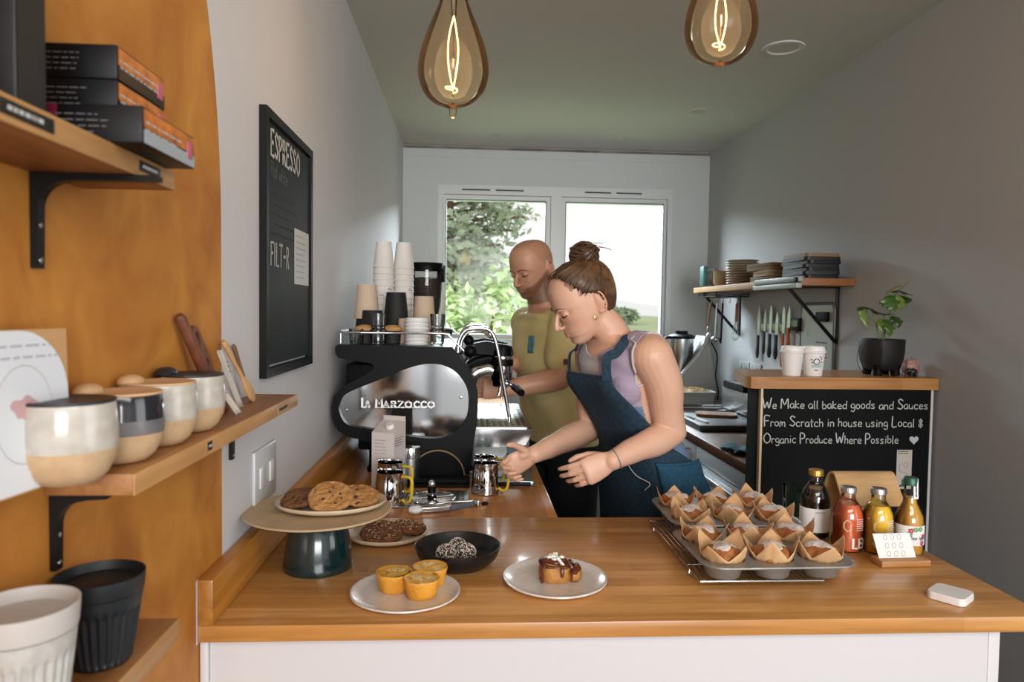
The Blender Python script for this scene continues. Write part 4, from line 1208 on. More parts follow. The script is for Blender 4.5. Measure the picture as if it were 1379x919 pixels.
# ---- card reader
cr = thing('card_reader', 'white rounded payment card reader lying at the right end of the worktop', 'card reader', (.928, 1.3, T), rad(38))
b = MB(); b.prism(rrect(.066, .066, .012), .0105, Matrix.Translation((0, 0, .001)) @ Matrix.Rotation(rad(90), 4, 'Z')); b.build('case', M_whitep, cr)
b = MB(); b.prism(rrect(.064, .064, .011), .003, Matrix.Translation((0, 0, .0116)) @ Matrix.Rotation(rad(90), 4, 'Z')); b.build('top_shell', pmat('satin_white', '#e6e4e2', .3), cr)
# ---------------------------------------------------------------- espresso machine on the return worktop
M_gblack = pmat('satin_black_panel', '#060607', 0.45, spec=.12)
M_mirror = pmat('polished_side_panel', '#a9abad', 0.07, 1.0)
M_rubber = pmat('black_rubber', '#08080a', 0.7, spec=.12)
M_yellow = pmat('yellow_silicone', '#c9a92a', 0.5)
MY = 2.33
em = thing('espresso_machine', 'large espresso machine with black framed polished side panel, on the left worktop', 'coffee machine', (0, MY, T))
px = lambda x, y: ((x / 4.176 + 440 - 447) / 198.0 * .474 - .438, 1.341 - (y / 4.176 + 450 - 467) * .002423 - T)   # tracing grid of the side panel, metres
outer = [px(*q) for q in ((45, 80), (60, 66), (700, 74), (748, 130), (800, 200), (832, 260), (848, 330), (850, 420), (842, 520), (828, 620), (818, 700), (806, 795), (700, 795), (690, 740), (640, 690), (560, 680), (450, 672), (330, 640), (190, 598), (110, 580), (60, 545), (34, 480), (28, 420), (38, 355), (85, 305), (160, 262), (225, 226), (258, 200), (262, 182), (240, 168), (160, 158), (65, 142), (47, 118))]
inner = [px(*q) for q in ((66, 425), (70, 390), (95, 350), (160, 315), (300, 258), (400, 215), (480, 186), (560, 170), (640, 174), (710, 205), (760, 255), (792, 320), (798, 400), (785, 470), (745, 535), (700, 570), (640, 586), (560, 588), (430, 572), (300, 548), (180, 528), (120, 515), (85, 480))]
def spl(loop, n): return [(p.x, p.y) for p in smooth_path([(a, b, 0) for a, b in loop], n, closed=True)]
Ms = frame((0, 0, 0), (1, 0, 0), (0, 0, 1))
inn = spl(inner, 3)
b = MB(); b.prism(outer, -.028, Ms, holes=[inn]); b.build('side_frame', M_gblack, em, angle=50)
b = MB(); b.prism([(q[0] * 1.01 - .0015, q[1] * 1.0 + 0) for q in spl(inner, 3)], -.006, Ms @ Matrix.Translation((0, 0, -.016)))
sp_o = b.build('side_panel', M_mirror, em, angle=50)
sc_ = MB(); q = px(106, 434); sc_.lathe([(0, .0035), (.004, .003), (.0055, 0), (0, 0)], 16, frame((q[0], .016, q[1]), (1, 0, 0), (0, 0, 1)) @ Matrix.Identity(4)); sc_.build('bolt', M_steel, sp_o)
sc_ = MB(); q = px(752, 358); sc_.lathe([(0, .0035), (.004, .003), (.0055, 0), (0, 0)], 16, frame((q[0], .016, q[1]), (1, 0, 0), (0, 0, 1))); sc_.build('bolt', M_steel, sp_o)
lg = MB(); q = px(190, 418)
mlogo = frame((q[0], .0145, q[1]), (1, 0, 0), (0, 0, 1))
x1 = strokes(lg, 'L', .029, mlogo, .26, curve=False, xs=.75)
x2 = x1 + strokes(lg, 'A', .02, mlogo @ Matrix.Translation((x1, 0, 0)), .3, xs=1.0) + .018
x3 = x2 + strokes(lg, 'M', .029, mlogo @ Matrix.Translation((x2, 0, 0)), .26, curve=False, xs=1.0) - .001
x4 = strokes(lg, 'ARZOCCO', .02, mlogo @ Matrix.Translation((x3, 0, 0)), .3, curve=False, xs=1.6, gap=.12)
lg.box((q[0] + .13, .0143, q[1] - .0005), (.16, .0008, .0018))
lg.build('logo_lettering', pmat('chrome_lettering', '#eceded', .3, .1), em, smooth=False)
# far side frame, body, base
b = MB(); b.prism(outer, -.028, Ms @ Matrix.Translation((0, 0, -.70))); b.build('side_frame', M_gblack, em, angle=50)
b = MB(); b.bb(-.40, -.07, .03, .70, .14, .36, .01); b.build('boiler_body', M_gblack, em)
b = MB(); b.bb(-.415, -.045, .03, .70, .395, .419, .002); b.build('cup_tray', M_brush, em)
b = MB(); b.bb(-.36, .0, .03, .70, .075, .15, .01); b.build('lower_chassis', M_rubber, em)
for (x, y) in ((-.31, .06), (-.31, .66), (-.005, .06), (-.005, .66)):
    MB().lathe([(0, 0), (.022, 0), (.024, .01), (.017, .02), (.017, .08), (0, .08)], 24, Matrix.Translation((x, y, .0004))).build('foot', M_rubber, em)
b = MB(); b.prism([(-.055, .418), (-.045, .418), (.03, .30), (.0, .25), (-.03, .25)], -.62, Ms @ Matrix.Translation((0, 0, -.06))); b.build('front_fascia', M_gblack, em, smooth=False)
# drip tray: grate on top, folded steel sides narrowing down
GZ = .150
b = MB(); b.prism([(.0, GZ), (.212, GZ), (.214, GZ - .008), (.192, GZ - .052), (.17, GZ - .058), (.03, GZ - .06), (.0, GZ - .06)], -.64, Ms @ Matrix.Translation((0, 0, -.01))); tray = b.build('drip_tray', M_steel, em, angle=20)
b = MB(); b.prism(rrect(.196, .60, .012), .0045, Matrix.Translation((.107, .32, GZ + .0005)))
gr = b.build('grate', M_brush, em)
hs = MB(); rr_ = random.Random(4)
for j in range(26):
    for i in range(9):
        if (j % 13) in (5, 6, 7) and 2 <= i <= 6: continue
        x = .022 + i * .0205; y = .04 + j * .0225
        hs.bb(x, x + (.0135 if (i + j) % 3 else .008), y, y + .007, GZ + .0042, GZ + .0056)
for y in (.17, .465):
    for k in range(14):
        a = k * 2 * pi / 14; hs.box((.107 + .042 * cos(a), y + .035 * sin(a), GZ + .0049), (.010, .005, .0014), 0, (0, 0, a))
hs.build('grate_slots', M_black, gr, smooth=False)
b = MB(); b.bb(.0, .205, .012, .635, GZ - .148, GZ - .14, .002); b.build('splash_sheet', M_brush, em)
b = MB(); b.prism([(.15, .0), (.19, .0), (.165, .085), (.135, .085)], -.03, Ms @ Matrix.Translation((0, 0, -.30))); b.build('tray_leg', pmat('pale_blue_grey_plastic', '#8ba1ad', .5), em)
# cup rail round the top
rl = MB(); zr = .462
rail = smooth_path([(-.015, .02, .405), (-.06, .02, zr - .012), (-.09, .02, zr), (-.25, .02, zr), (-.42, .03, zr), (-.425, .36, zr), (-.42, .69, zr), (-.25, .70, zr), (-.09, .70, zr), (-.06, .70, zr - .012), (-.015, .70, .405)], 5)
rl.tube(rail, .0042, 10); rl.build('cup_rail', M_steel, em)
for (x, y) in ((-.42, .05), (-.42, .36), (-.25, .7)):
    MB().cyl((x, y, .40), (x, y, zr), .0035, seg=10).build('rail_post', M_steel, em)
# group heads
for gy in (.2, .48):
    g = MB()
    g.lathe([(0, .292), (.036, .292), (.0385, .297), (.0385, .345), (.036, .347), (0, .347)], 36, Matrix.Translation((.118, gy, 0)))
    go = g.build('group_head', M_chrome, em)
    MB().lathe([(.038, .346), (.0405, .347), (.0405, .366), (.038, .368), (0, .368)], 36, Matrix.Translation((.118, gy, 0))).build('black_collar', M_gblack, go)
    MB().lathe([(.0385, .3675), (.0392, .369), (.0392, .379), (.038, .381), (0, .381)], 36, Matrix.Translation((.118, gy, 0))).build('steel_band', M_chrome, go)
    c = MB(); c.lathe([(0, .42), (.02, .421), (.034, .414), (.039, .396), (.0395, .3805), (0, .3805)], 36, Matrix.Translation((.118, gy, 0)))
    c.prism([(.0, .39), (.1, .382), (.155, .384), (.158, .392), (.118, .422), (.06, .432), (.0, .42)], -.05, Ms @ Matrix.Translation((0, 0, -gy + .0 - .0 + -.0)) @ Matrix.Translation((0, 0, .025)))
    c.build('group_cap', M_gblack, go)
    n = MB(); n.tube([(.0, gy, .30), (.035, gy, .325), (.07, gy, .335), (.1, gy, .325)], [.028, .026, .024, .024], 18); n.build('group_neck', M_chrome, em)
    n2 = MB(); n2.tube([(-.01, gy, .34), (.03, gy, .362), (.07, gy, .372), (.1, gy, .366)], [.016, .016, .015, .014], 14); n2.build('neck_cover', M_gblack, em)
    MB().lathe([(0, .272), (.03, .272), (.033, .277), (.033, .291), (0, .291)], 32, Matrix.Translation((.118, gy, 0))).build('portafilter_basket', M_chrome, em)
    pf = MB(); pf.tube([(.14, gy - .02, .282), (.15, gy - .035, .279), (.158, gy - .05, .275)], [.008, .007, .009], 12); pf.build('portafilter_neck', M_chrome, em)
    pf = MB(); pf.tube([(.158, gy - .05, .275), (.166, gy - .07, .272), (.18, gy - .12, .262)], [.012, .0135, .0125], 14); pf.build('portafilter_handle', M_gblack, em)
    MB().tube([(.112, gy - .01, .275), (.112, gy - .01, .255), (.106, gy - .012, .24)], .0055, 10).build('spout', M_chrome, em)
# steam wands arching over from the top
for y, s in ((.035, 1), (.64, 1)):
    w = MB(); w.tube(smooth_path([(-.036, y, .40), (-.032, y, .44), (-.012, y, .472), (.02, y, .48), (.06, y, .478), (.082, y + .002, .455), (.098, y + .004, .40), (.118, y + .008, .29), (.138, y + .012, .185)], 6), .0062, 12); w.build('steam_wand', M_chrome, em)
    w = MB(); w.tube(smooth_path([(-.028, y + .02, .41), (-.022, y + .02, .44), (-.004, y + .02, .465), (.022, y + .02, .47), (.05, y + .018, .468), (.072, y + .01, .45)], 5), .0055, 10); w.build('wand_guard', M_chrome, em)
    MB().lathe([(0, 0), (.006, 0), (.005, .018), (0, .018)], 12, Matrix.Translation((.1385, y + .012, .170))).build('steam_tip', M_chrome, em)
for (x, y, z, r) in ((.005, .02, .405, .0215), (-.0, .075, .438, .018), (.005, .66, .405, .02)):
    k = MB().ball((x, y, z), r, 24, rings=14).build('ball_knob', M_gblack, em)
    MB().cyl((x - .004, y + .005, z - r * .8), (x - .035, y + .02, z - .06), .005, seg=10).build('knob_stem', M_chrome, k)

# ---------------------------------------------------------------- cups and glasses on top of the machine
TZ2 = T + .4195
M_pcup = pmat('white_paper_cup', '#dcd8d3', 0.6)
M_kraftc = pmat('kraft_ripple', '#c2ab95', 0.75)
M_blackc = pmat('black_ripple', '#101011', 0.7)
M_tancap = pmat('tan_cork_lid', '#b98d56', 0.6)


def paper_cup_inverted(name, label, x, y, z, ropen, rbase, h, mat, group, ripple=0, prints=False, seed=0):
    t = thing(name, label, 'cup', (x, y, z), seed * .9, group=group)
    rf = (lambda a, rr, zz: rr * (1 + (.055 * (.5 + .5 * cos(a * ripple)) if .1 * h < zz < .93 * h else 0))) if ripple else None
    seg = ripple * 6 if ripple else 40
    MB().lathe([(ropen - .0022, .0006), (ropen, .0), (ropen + .0016, .001), (ropen + .0016, .004), (ropen, .0052), (rbase + .001, h - .004), (rbase, h), (rbase - .003, h), (rbase - .0035, h - .006), (0, h - .006)], seg, rfun=rf).build('cup_wall', mat, t, angle=50 if not ripple else 30)
    if prints:
        s = MB(); squiggles(s, Matrix.Identity(4), .022, .012, 2, .0022, seed, 1.0)
        s.v = [((ropen + .0007 - (ropen - rbase) * (p[1] + .006) / h) * cos(-1.9 + p[0] / ropen), (ropen + .0007 - (ropen - rbase) * (p[1] + .006) / h) * sin(-1.9 + p[0] / ropen), p[1] + .006) for p in s.v]
        s.build('black_print', M_ink, t, smooth=False)
    return t
GS = 'paper cups stacked upside down on the machine'
def cup_stack(x, y, n, pitch, where):
    for k in range(n):
        pos = 'topmost of' if k == n - 1 else ('lowest of' if k == 0 else None)
        if pos: lab = 'white paper cup upside down, %s the %s stack' % (pos, where)
        else: lab = 'white paper cup upside down in the %s stack, number %d from the bottom' % (where, k + 1)
        paper_cup_inverted('paper_cup', lab, x, y, TZ2 + k * pitch, .0385, .0275, .098, M_pcup, GS, prints=True, seed=k)
cup_stack(-.322, 2.72, 13, .0228, 'left tall')
cup_stack(-.25, 2.75, 13, .0228, 'right tall')
GR = 'ribbed cups upside down on the machine'
paper_cup_inverted('ripple_cup', 'black ribbed cup upside down at the left, under the kraft ribbed one', -.362, 2.565, TZ2, .044, .034, .10, M_blackc, GR, 22, seed=1)
paper_cup_inverted('ripple_cup', 'kraft ribbed cup upside down on top of the black cup at the left', -.362, 2.565, TZ2 + .085, .044, .0325, .12, M_kraftc, GR, 22, seed=2)
paper_cup_inverted('ripple_cup', 'smaller black ribbed cup upside down, in front of the kraft ribbed cup', -.335, 2.515, TZ2 + .0, .042, .033, .115, M_blackc, GR, 22, seed=3)
paper_cup_inverted('ripple_cup', 'black ribbed cup upside down, lower of the black pair before the tall stacks', -.262, 2.60, TZ2, .046, .034, .118, M_blackc, GR, 22, seed=4)
paper_cup_inverted('ripple_cup', 'black ribbed cup upside down, upper of the black pair before the tall stacks', -.262, 2.60, TZ2 + .062, .046, .034, .118, M_blackc, GR, 22, seed=5)
paper_cup_inverted('ripple_cup', 'kraft ribbed cup upside down, lower of the kraft pair by the grinder', -.165, 2.63, TZ2, .046, .035, .12, M_kraftc, GR, 22, seed=6)
paper_cup_inverted('ripple_cup', 'kraft ribbed cup upside down, upper of the kraft pair by the grinder', -.165, 2.63, TZ2 + .048, .044, .033, .12, M_kraftc, GR, 22, seed=7)
# white lids stacked
for k in range(7):
    t = thing('white_cup_lid', ['white plastic lid at the bottom of the lid stack on the machine', 'white plastic lid, second from the bottom of the lid stack', 'white plastic lid, third from the bottom of the lid stack', 'white plastic lid in the middle of the lid stack', 'white plastic lid, third from the top of the lid stack', 'white plastic lid, second from the top of the lid stack', 'white plastic lid topmost on the lid stack, before the kraft cups'][k], 'lid', (-.178, 2.455, TZ2 + .0002 + k * .0128), k * .7, group='white lids stacked on the machine')
    MB().lathe([(.038, 0), (.0405, .0006), (.0412, .004), (.0385, .0058), (.0375, .0122), (.036, .0148), (.034, .0122), (0, .0118)], 48).build('lid_shell', M_whitep, t)
    if k == 6: MB().box((-.026, 0, .0138), (.006, .012, .004), .0015).build('sip_tab', M_whitep, t)
paper_cup_inverted('small_paper_cup', 'small cream cup upside down just left of the white lid stack', -.216, 2.52, TZ2, .034, .029, .088, M_kraftc, GR, 0, seed=8)
# glasses
M_tumb = glass_mat('shot_glass', (.93, .95, .95, 1), ior=1.6)
def shot(label, x, y, z):
    t = thing('shot_glass', label, 'glass', (x, y, z), group='small glasses on the machine')
    MB().lathe([(0, .0003), (.02, .0003), (.0225, .003), (.0262, .052), (.0255, .0525), (.0248, .051), (.0205, .013), (.018, .011), (0, .0105)], 24).build('facetted_tumbler', M_tumb, t, angle=12)
shot('small glass tumbler at the left end of the machine top, beside the rail', -.375, 2.425, TZ2)
shot('small glass tumbler under another, between the two tan lidded cups', -.302, 2.415, TZ2)
shot('small glass tumbler stacked on another between the tan lids', -.302, 2.415, TZ2 + .0528)
shot('small glass tumbler right of the white lid stack', -.108, 2.475, TZ2)
shot('small glass tumbler stacked upon the one right of the lid stack', -.108, 2.475, TZ2 + .0528)
for (x, y, lab) in ((-.352, 2.452, 'black cup with domed tan lid at the left of the machine top'), (-.262, 2.468, 'black cup with domed tan lid in the middle of the machine top')):
    t = thing('lidded_cup', lab, 'cup', (x, y, TZ2), group='black cups with tan lids')
    MB().lathe([(0, .0003), (.024, .0003), (.028, .004), (.031, .046), (0, .046)], 32).build('cup_body', M_blackc, t)
    MB().lathe([(.033, .046), (.036, .048), (.0355, .053), (.028, .0605), (.014, .0655), (0, .067)], 36).build('domed_lid', M_tancap, t)

# ---------------------------------------------------------------- coffee grinder behind
gd = thing('coffee_grinder', 'coffee grinder with a clear hopper of beans behind the machine', 'coffee grinder', (-.19, 3.16, T))
MB().bb(-.085, .085, -.10, .10, .0004, .03, .008).build('base', M_gblack, gd)
MB().bb(-.07, .07, -.085, .085, .03, .43, .02).build('body', M_brush, gd)
MB().lathe([(.05, .43), (.06, .432), (.06, .455), (.048, .47), (0, .47)], 36).build('collar', M_gblack, gd)
hp = [(.046, .47), (.05, .49), (.064, .56), (.072, .66), (.074, .725)]
MB().lathe(hp, 40).build('hopper', M_clear, gd)
MB().lathe([(0, .472)] + [(r - .002, z) for r, z in hp[:4]] + [(.0705, .672), (.04, .68), (0, .676)], 40).build('coffee_beans', pmat('roasted_beans', '#1e120b', .5, var='#3a2416', vscale=120, bump=.9, bscale=160), gd)
MB().lathe([(0, .742), (.076, .742), (.079, .738), (.079, .712), (.0755, .71)], 40).build('lid', M_gblack, gd)
MB().bb(.07, .082, -.012, .012, .66, .735, .003).build('lid_clip', M_gblack, gd)
b = MB(); b.tube([(.05, -.01, .445), (.1, -.01, .448), (.118, -.01, .448)], [.014, .014, .019], 16); b.build('grind_knob', pmat('petrol_knob', '#15252c', .45), gd)

# ---------------------------------------------------------------- things in front of the machine
mc = thing('milk_carton', 'tall white milk carton standing before the espresso machine side panel', 'carton', (-.24, 2.19, T), rad(-22))
w = .0375; h = .168
b = MB(); b.add([(-w, -w, .0003), (w, -w, .0003), (w, w, .0003), (-w, w, .0003), (-w, -w, h), (w, -w, h + .0), (w, w, h + .03), (-w, w, h + .03), (-w, -w, h), (w, -w, h)],
      [(3, 2, 1, 0), (0, 1, 5, 4), (1, 2, 6, 5), (2, 3, 7, 6), (3, 0, 4, 7), (4, 5, 6, 7)])
b.build('box', pmat('carton_board', '#cdc3bf', .5), mc, smooth=False)
b = MB(); b.bb(-w, w, w - .003, w - .0005, h + .028, h + .042); b.build('top_seam', pmat('carton_seam', '#c4bab6', .5), mc, smooth=False)
b = MB(); b.lathe([(.0125, 0), (.0125, .012), (.0115, .0135), (0, .0135)], 24, Matrix.Translation((.008, -.006, h + .011)) @ Matrix.Rotation(rad(22), 4, 'X')); b.build('screw_cap', M_whitep, mc)
s = MB(); squiggles(s, frame((w + .0002, -w + .006, .125), (0, 1, 0), (0, 0, 1)), .062, .03, 4, .0022, 6, .9)
squiggles(s, frame((-w + .01, -w - .0002, .10), (1, 0, 0), (0, 0, 1)), .055, .05, 5, .0012, 9, .8); s.build('print', M_ink, mc, smooth=False)
s = MB(); s.tube([(w + .0006, .004 + .02 * cos(q), .06 + .024 * sin(q)) for q in [i * pi / 10 for i in range(20)]], .0006, 4, closed=True); s.build('printed_emblem', pmat('grey_emblem', '#8d8687', .6), mc)


def milk_jug(label, x, y, z, rz, r=.041, h=.092):
    t = thing('milk_jug', label, 'jug', (x, y, z), rz, group='steel milk jugs with yellow handles')
    prof = [(0, .0004), (r * .92, .0004), (r, .003), (r * 1.0, .012), (r * .985, h * .35), (r * .9, h * .68), (r * .83, h * .9), (r * .86, h), (r * .84, h * .998), (r * .81, h * .9), (r * .88, h * .66), (r * .96, h * .33), (r * .97, .006), (0, .004)]
    def rf(a, rr, zz):
        k = max(0.0, (zz - h * .62) / (h * .38)); d = (a - pi + pi) % (2 * pi) - pi
        return rr * (1 + .42 * k * k * math.exp(-(d / .30) ** 2))
    b = MB().lathe(prof, 72, Matrix.Rotation(pi, 4, 'Z'), rfun=rf)
    for i, p in enumerate(b.v):
        d = atan2(p[1], -p[0]); 
        if p[2] > h * .85: b.v[i] = (p[0], p[1], p[2] + .007 * math.exp(-(d / .35) ** 2))
    b.build('body', M_chrome, t)
    hb = MB(); hb.tube(smooth_path([(r * .8, 0, h * .88), (r * 1.15, 0, h * .9), (r * 1.62, 0, h * .88), (r * 1.76, 0, h * .74), (r * 1.72, 0, h * .42), (r * 1.6, 0, h * .2), (r * 1.3, 0, h * .13), (r * 1.0, 0, h * .2)], 5), .0052, 12, flat=.8)
    hb.build('handle', M_yellow, t)
    return t
milk_jug('steel milk jug with yellow handle nearest the cookie stand', -.213, 1.975, T, rad(-28))
milk_jug('steel milk jug with yellow handle behind the one by the cookie stand', -.225, 2.085, T, rad(-22), .041, .096)
milk_jug("steel milk jug with yellow handle at the woman's outstretched hand", .054, 2.10, T, rad(-20))
milk_jug("steel milk jug with yellow handle just behind the woman's hand jug", .052, 2.2, T, rad(-15), .037, .09)
cn = thing('steel_shaker', 'brushed steel lidded canister standing behind the milk jugs', 'canister', (-.178, 2.235, T))
MB().lathe([(0, .0004), (.027, .0004), (.0285, .002), (.0285, .078), (0, .078)], 40).build('can', M_brush, cn)
MB().lathe([(.0286, .078), (.031, .0785), (.0312, .108), (.0302, .111), (0, .112)], 40).build('lid', M_steel, cn)
mt = thing('tamping_mat', 'black rubber bar mat with folded edge before the machine', 'mat', (-.087, 2.215, T))
MB().bb(-.095, .095, -.06, .06, .0004, .012, .004).build('mat', M_rubber, mt)
MB().bb(-.094, .094, -.058, -.036, .0122, .026, .005).build('raised_edge', M_rubber, mt)
pl = thing('arched_stand', 'low black arched piece with a tan edge standing under the machine side panel', 'stand', (-.095, 2.305, T + .0005))
b = MB(); b.prism(arc(0, 0, .084, 0, pi, 24), .018, frame((0, .009, 0), (1, 0, 0), (0, 0, 1))); b.build('arch_body', M_rubber, pl)
b = MB(); b.prism(arc(0, 0, .088, 0, pi, 24) + arc(0, 0, .0845, pi, 0, 24), .016, frame((0, .008, 0), (1, 0, 0), (0, 0, 1))); b.build('tan_edge', pmat('tan_rim', '#7a6648', .6), pl)
# jug rinser
rn = thing('jug_rinser', 'steel jug rinser tray with a cross spinner and black nozzle', 'rinser', (-.1, 2.04, T))
MB().bb(-.105, .105, -.105, .075, .0004, .004, .0015).build('plate', M_brush, rn)
ho = MB()
for i in range(12):
    for j in range(9):
        x = -.09 + i * .0163; y = -.09 + j * .0182
        if (x - 0) ** 2 + (y + .012) ** 2 > .068 ** 2: ho.box((x, y, .0042), (.006, .006, .0006), 0, (0, 0, .78))
ho.build('drain_holes', M_black, rn, smooth=False)
b = MB(); b.tube([(.066 * cos(a), -.012 + .066 * sin(a), .006) for a in [i * 2 * pi / 48 for i in range(48)]], .0024, 8, closed=True); b.build('ring', M_chrome, rn)
for a in (.35, .35 + pi / 2):
    MB().tube([(.066 * cos(a), -.012 + .066 * sin(a), .0065), (-.066 * cos(a), -.012 - .066 * sin(a), .0065)], .0024, 8).build('spinner_arm', M_chrome, rn)
b = MB(); b.lathe([(0, .004), (.013, .004), (.0135, .014), (.0115, .02), (.0115, .036), (.009, .038), (0, .038)], 28, Matrix.Translation((0, -.012, 0))); b.build('nozzle', M_gblack, rn)
b = MB(); b.lathe([(.0125, .013), (.0138, .0135), (.0138, .018), (.012, .0195)], 28, Matrix.Translation((0, -.012, 0))); b.build('nozzle_band', M_chrome, rn)
b = MB(); b.lathe([(.0088, .0375), (.0098, .042), (.0085, .050), (.0045, .055), (0, .056)], 24, Matrix.Translation((0, -.012, 0))); b.build('nozzle_tip', M_chrome, rn)
# tongs
tg = thing('serving_tongs', 'silver tongs with grey grip pads and white tips lying on the worktop', 'tongs', (-.06, 1.912, T), rad(24))
for s_ in (-1, 1):
    b = MB(); b.grid(lambda u, v: (-.075 + .17 * u, s_ * (.002 + .016 * sin(u * pi) * .9 + .004 * (1 - u)), .003 + .016 * v), 14, 3)
    a_ = b.build('arm', M_steel, tg, solid=.0014)
    MB().box((.045, s_ * .0155, .011), (.075, .003, .0125), .0015, (0, 0, -s_ * .14)).build('grip_pad', pmat('slate_grip', '#4c5560', .6), a_)
b = MB(); lumpy(b, (-.082, 0, .0125), .02, .016, .011, 3, .08, seg=24, rings=14); b.build('white_head', pmat('translucent_white', '#d8dadb', .45), tg)
MB().bb(.093, .1, -.012, .012, .003, .019, .002).build('hinge', M_steel, tg)
bc = thing('black_stopper', 'small black round stopper on the worktop beside the tongs', 'stopper', (.05, 1.972, T))
MB().lathe([(0, .0003), (.009, .0003), (.0095, .002), (.0085, .0065), (.006, .007), (.005, .0045), (0, .004)], 24).build('cap', M_gblack, bc)
ds = thing('counter_scale', 'flat pale steel scale on the worktop below the drip tray', 'scale', (.135, 2.27, T), rad(-3))
MB().bb(-.06, .075, -.09, .10, .0004, .017, .004).build('platform', pmat('pale_steel_plate', '#8f9aa0', .3, .8), ds)
MB().bb(-.05, .065, -.1, -.089, .003, .014, .002).build('control_panel', M_gblack, ds)
# ---------------------------------------------------------------- black chalk bar by the right wall
UX0, UX1, UY0, UY1, UZ = .995, 1.63, 2.40, 2.72, 1.246
ub_ = thing('chalk_bar_unit', 'tall black unit with chalk writing and an oak top by the right wall', 'bar unit', (0, 0, 0))
MB().bb(UX0, UX0 + .02, UY0 + .02, UY0 + .092, .0, UZ - .0405).build('side_panel', M_black, ub_, smooth=False)
MB().bb(UX1 - .022, UX1 - .002, UY0 + .02, UY1, .925, UZ - .0405).build('side_panel', M_black, ub_, smooth=False)
cbp = MB().bb(UX0 + .018, UX1 - .018, UY0, UY0 + .018, .04, UZ - .041).build('chalk_panel', pmat('black_chalk_panel', '#0a0c0c', .6, var='#0f1211', vscale=4, spec=.1), ub_, smooth=False)
MB().bb(UX0 + .010, UX0 + .0175, UY0 - .002, UY0 + .018, .0, UZ - .041).build('pale_edge_strip', pmat('pale_ply_edge', '#d6bb97', .6), ub_, smooth=False)
MB().bb(UX1 - .0175, UX1 - .009, UY0 - .002, UY0 + .018, .0, UZ - .041).build('white_edge_strip', M_panelw, ub_, smooth=False)
MB().bb(UX0 + .02, UX1 - .022, UY0 + .075, UY0 + .092, .0, UZ - .0405).build('back_panel', M_black, ub_, smooth=False)
tp = MB(); tp.prism([(.988, UY0 - .012), (1.632, UY0 - .012), (1.632, UY1 + .01), (1.035, UY1 + .01), (.964, UY0 + .04), (.961, UY0 + .015), (.968, UY0 - .004)], .04, Matrix.Translation((0, 0, UZ - .04)))
tp.build('oak_top', stave_wood('bar_oak', '#a9723c', '#b27c45', '#bb874f', 'X', (1.5, .3), .4, .2), ub_, smooth=False)
Mc = lambda x, z: frame((x, UY0 - .0003, z), (1, 0, 0), (0, 0, 1))
for txt, x, z, s_, w_ in (('We Make all baked goods and Sauces', 1.012, 1.137, .027, .594), ('From Scratch in house using Local 8', 1.018, 1.075, .027, .57), ('Organic Produce Where Possible', 1.018, 1.016, .027, .485)):
    t_ = MB(); L0 = strokes(t_, txt, s_, Matrix.Identity(4), .1, wob=.06, cap=1.3); k = w_ / L0
    t_ = MB(); strokes(t_, txt, s_, Mc(x, z) @ Matrix.Diagonal((k, 1, 1, 1)), .1, wob=.06, cap=1.3)
    t_.build('chalk_writing', M_chalk, ub_, smooth=False)
hp_ = [(16 * sin(a) ** 3 / 16, (13 * cos(a) - 5 * cos(2 * a) - 2 * cos(3 * a) - cos(4 * a)) / 16) for a in [i * 2 * pi / 40 for i in range(40)]]
MB().prism([(x * .0165, z * .0165) for x, z in hp_], .0005, Mc(1.557, 1.029)).build('chalk_heart', M_chalk, ub_, smooth=False)
so = thing('sock_poster', 'slim cream leaflet with a drawing of green socks, taped low on the chalk bar', 'leaflet', (1.497, UY0 - .0008, .856), rz=0)
MB().bb(0, .055, -.0007, 0, 0, .138).build('sheet', pmat('leaflet_cream', '#bdb4ab', .7), so, smooth=False)
s = MB(); squiggles(s, frame((.004, -.001, .122), (1, 0, 0), (0, 0, 1)), .046, .014, 2, .0028, 3, 1.0); s.build('print', M_ink, so, smooth=False)
s = MB(); s.tube(smooth_path([(.02, -.0012, .09), (.012, -.0012, .085), (.01, -.0012, .07), (.018, -.0012, .06), (.03, -.0012, .058), (.04, -.0012, .05), (.038, -.0012, .04), (.025, -.0012, .035), (.014, -.0012, .04)], 5), .0007, 5)
s.tube([(.034 + .008 * cos(q), -.0012, .085 + .009 * sin(q)) for q in [i * pi / 8 for i in range(16)]], .0006, 4, closed=True); s.build('outline_drawing', pmat('grey_line', '#807a74', .7), so)
s = MB()
for x in (.02, .033): s.prism([(x, .034), (x + .009, .034), (x + .009, .017), (x + .007, .01), (x - .008, .007), (x - .009, .012), (x, .018)], .0004, frame((0, -.0008, 0), (1, 0, 0), (0, 0, 1)))
s.build('green_socks', pmat('teal_ink', '#2f5f5c', .7), so, smooth=False)

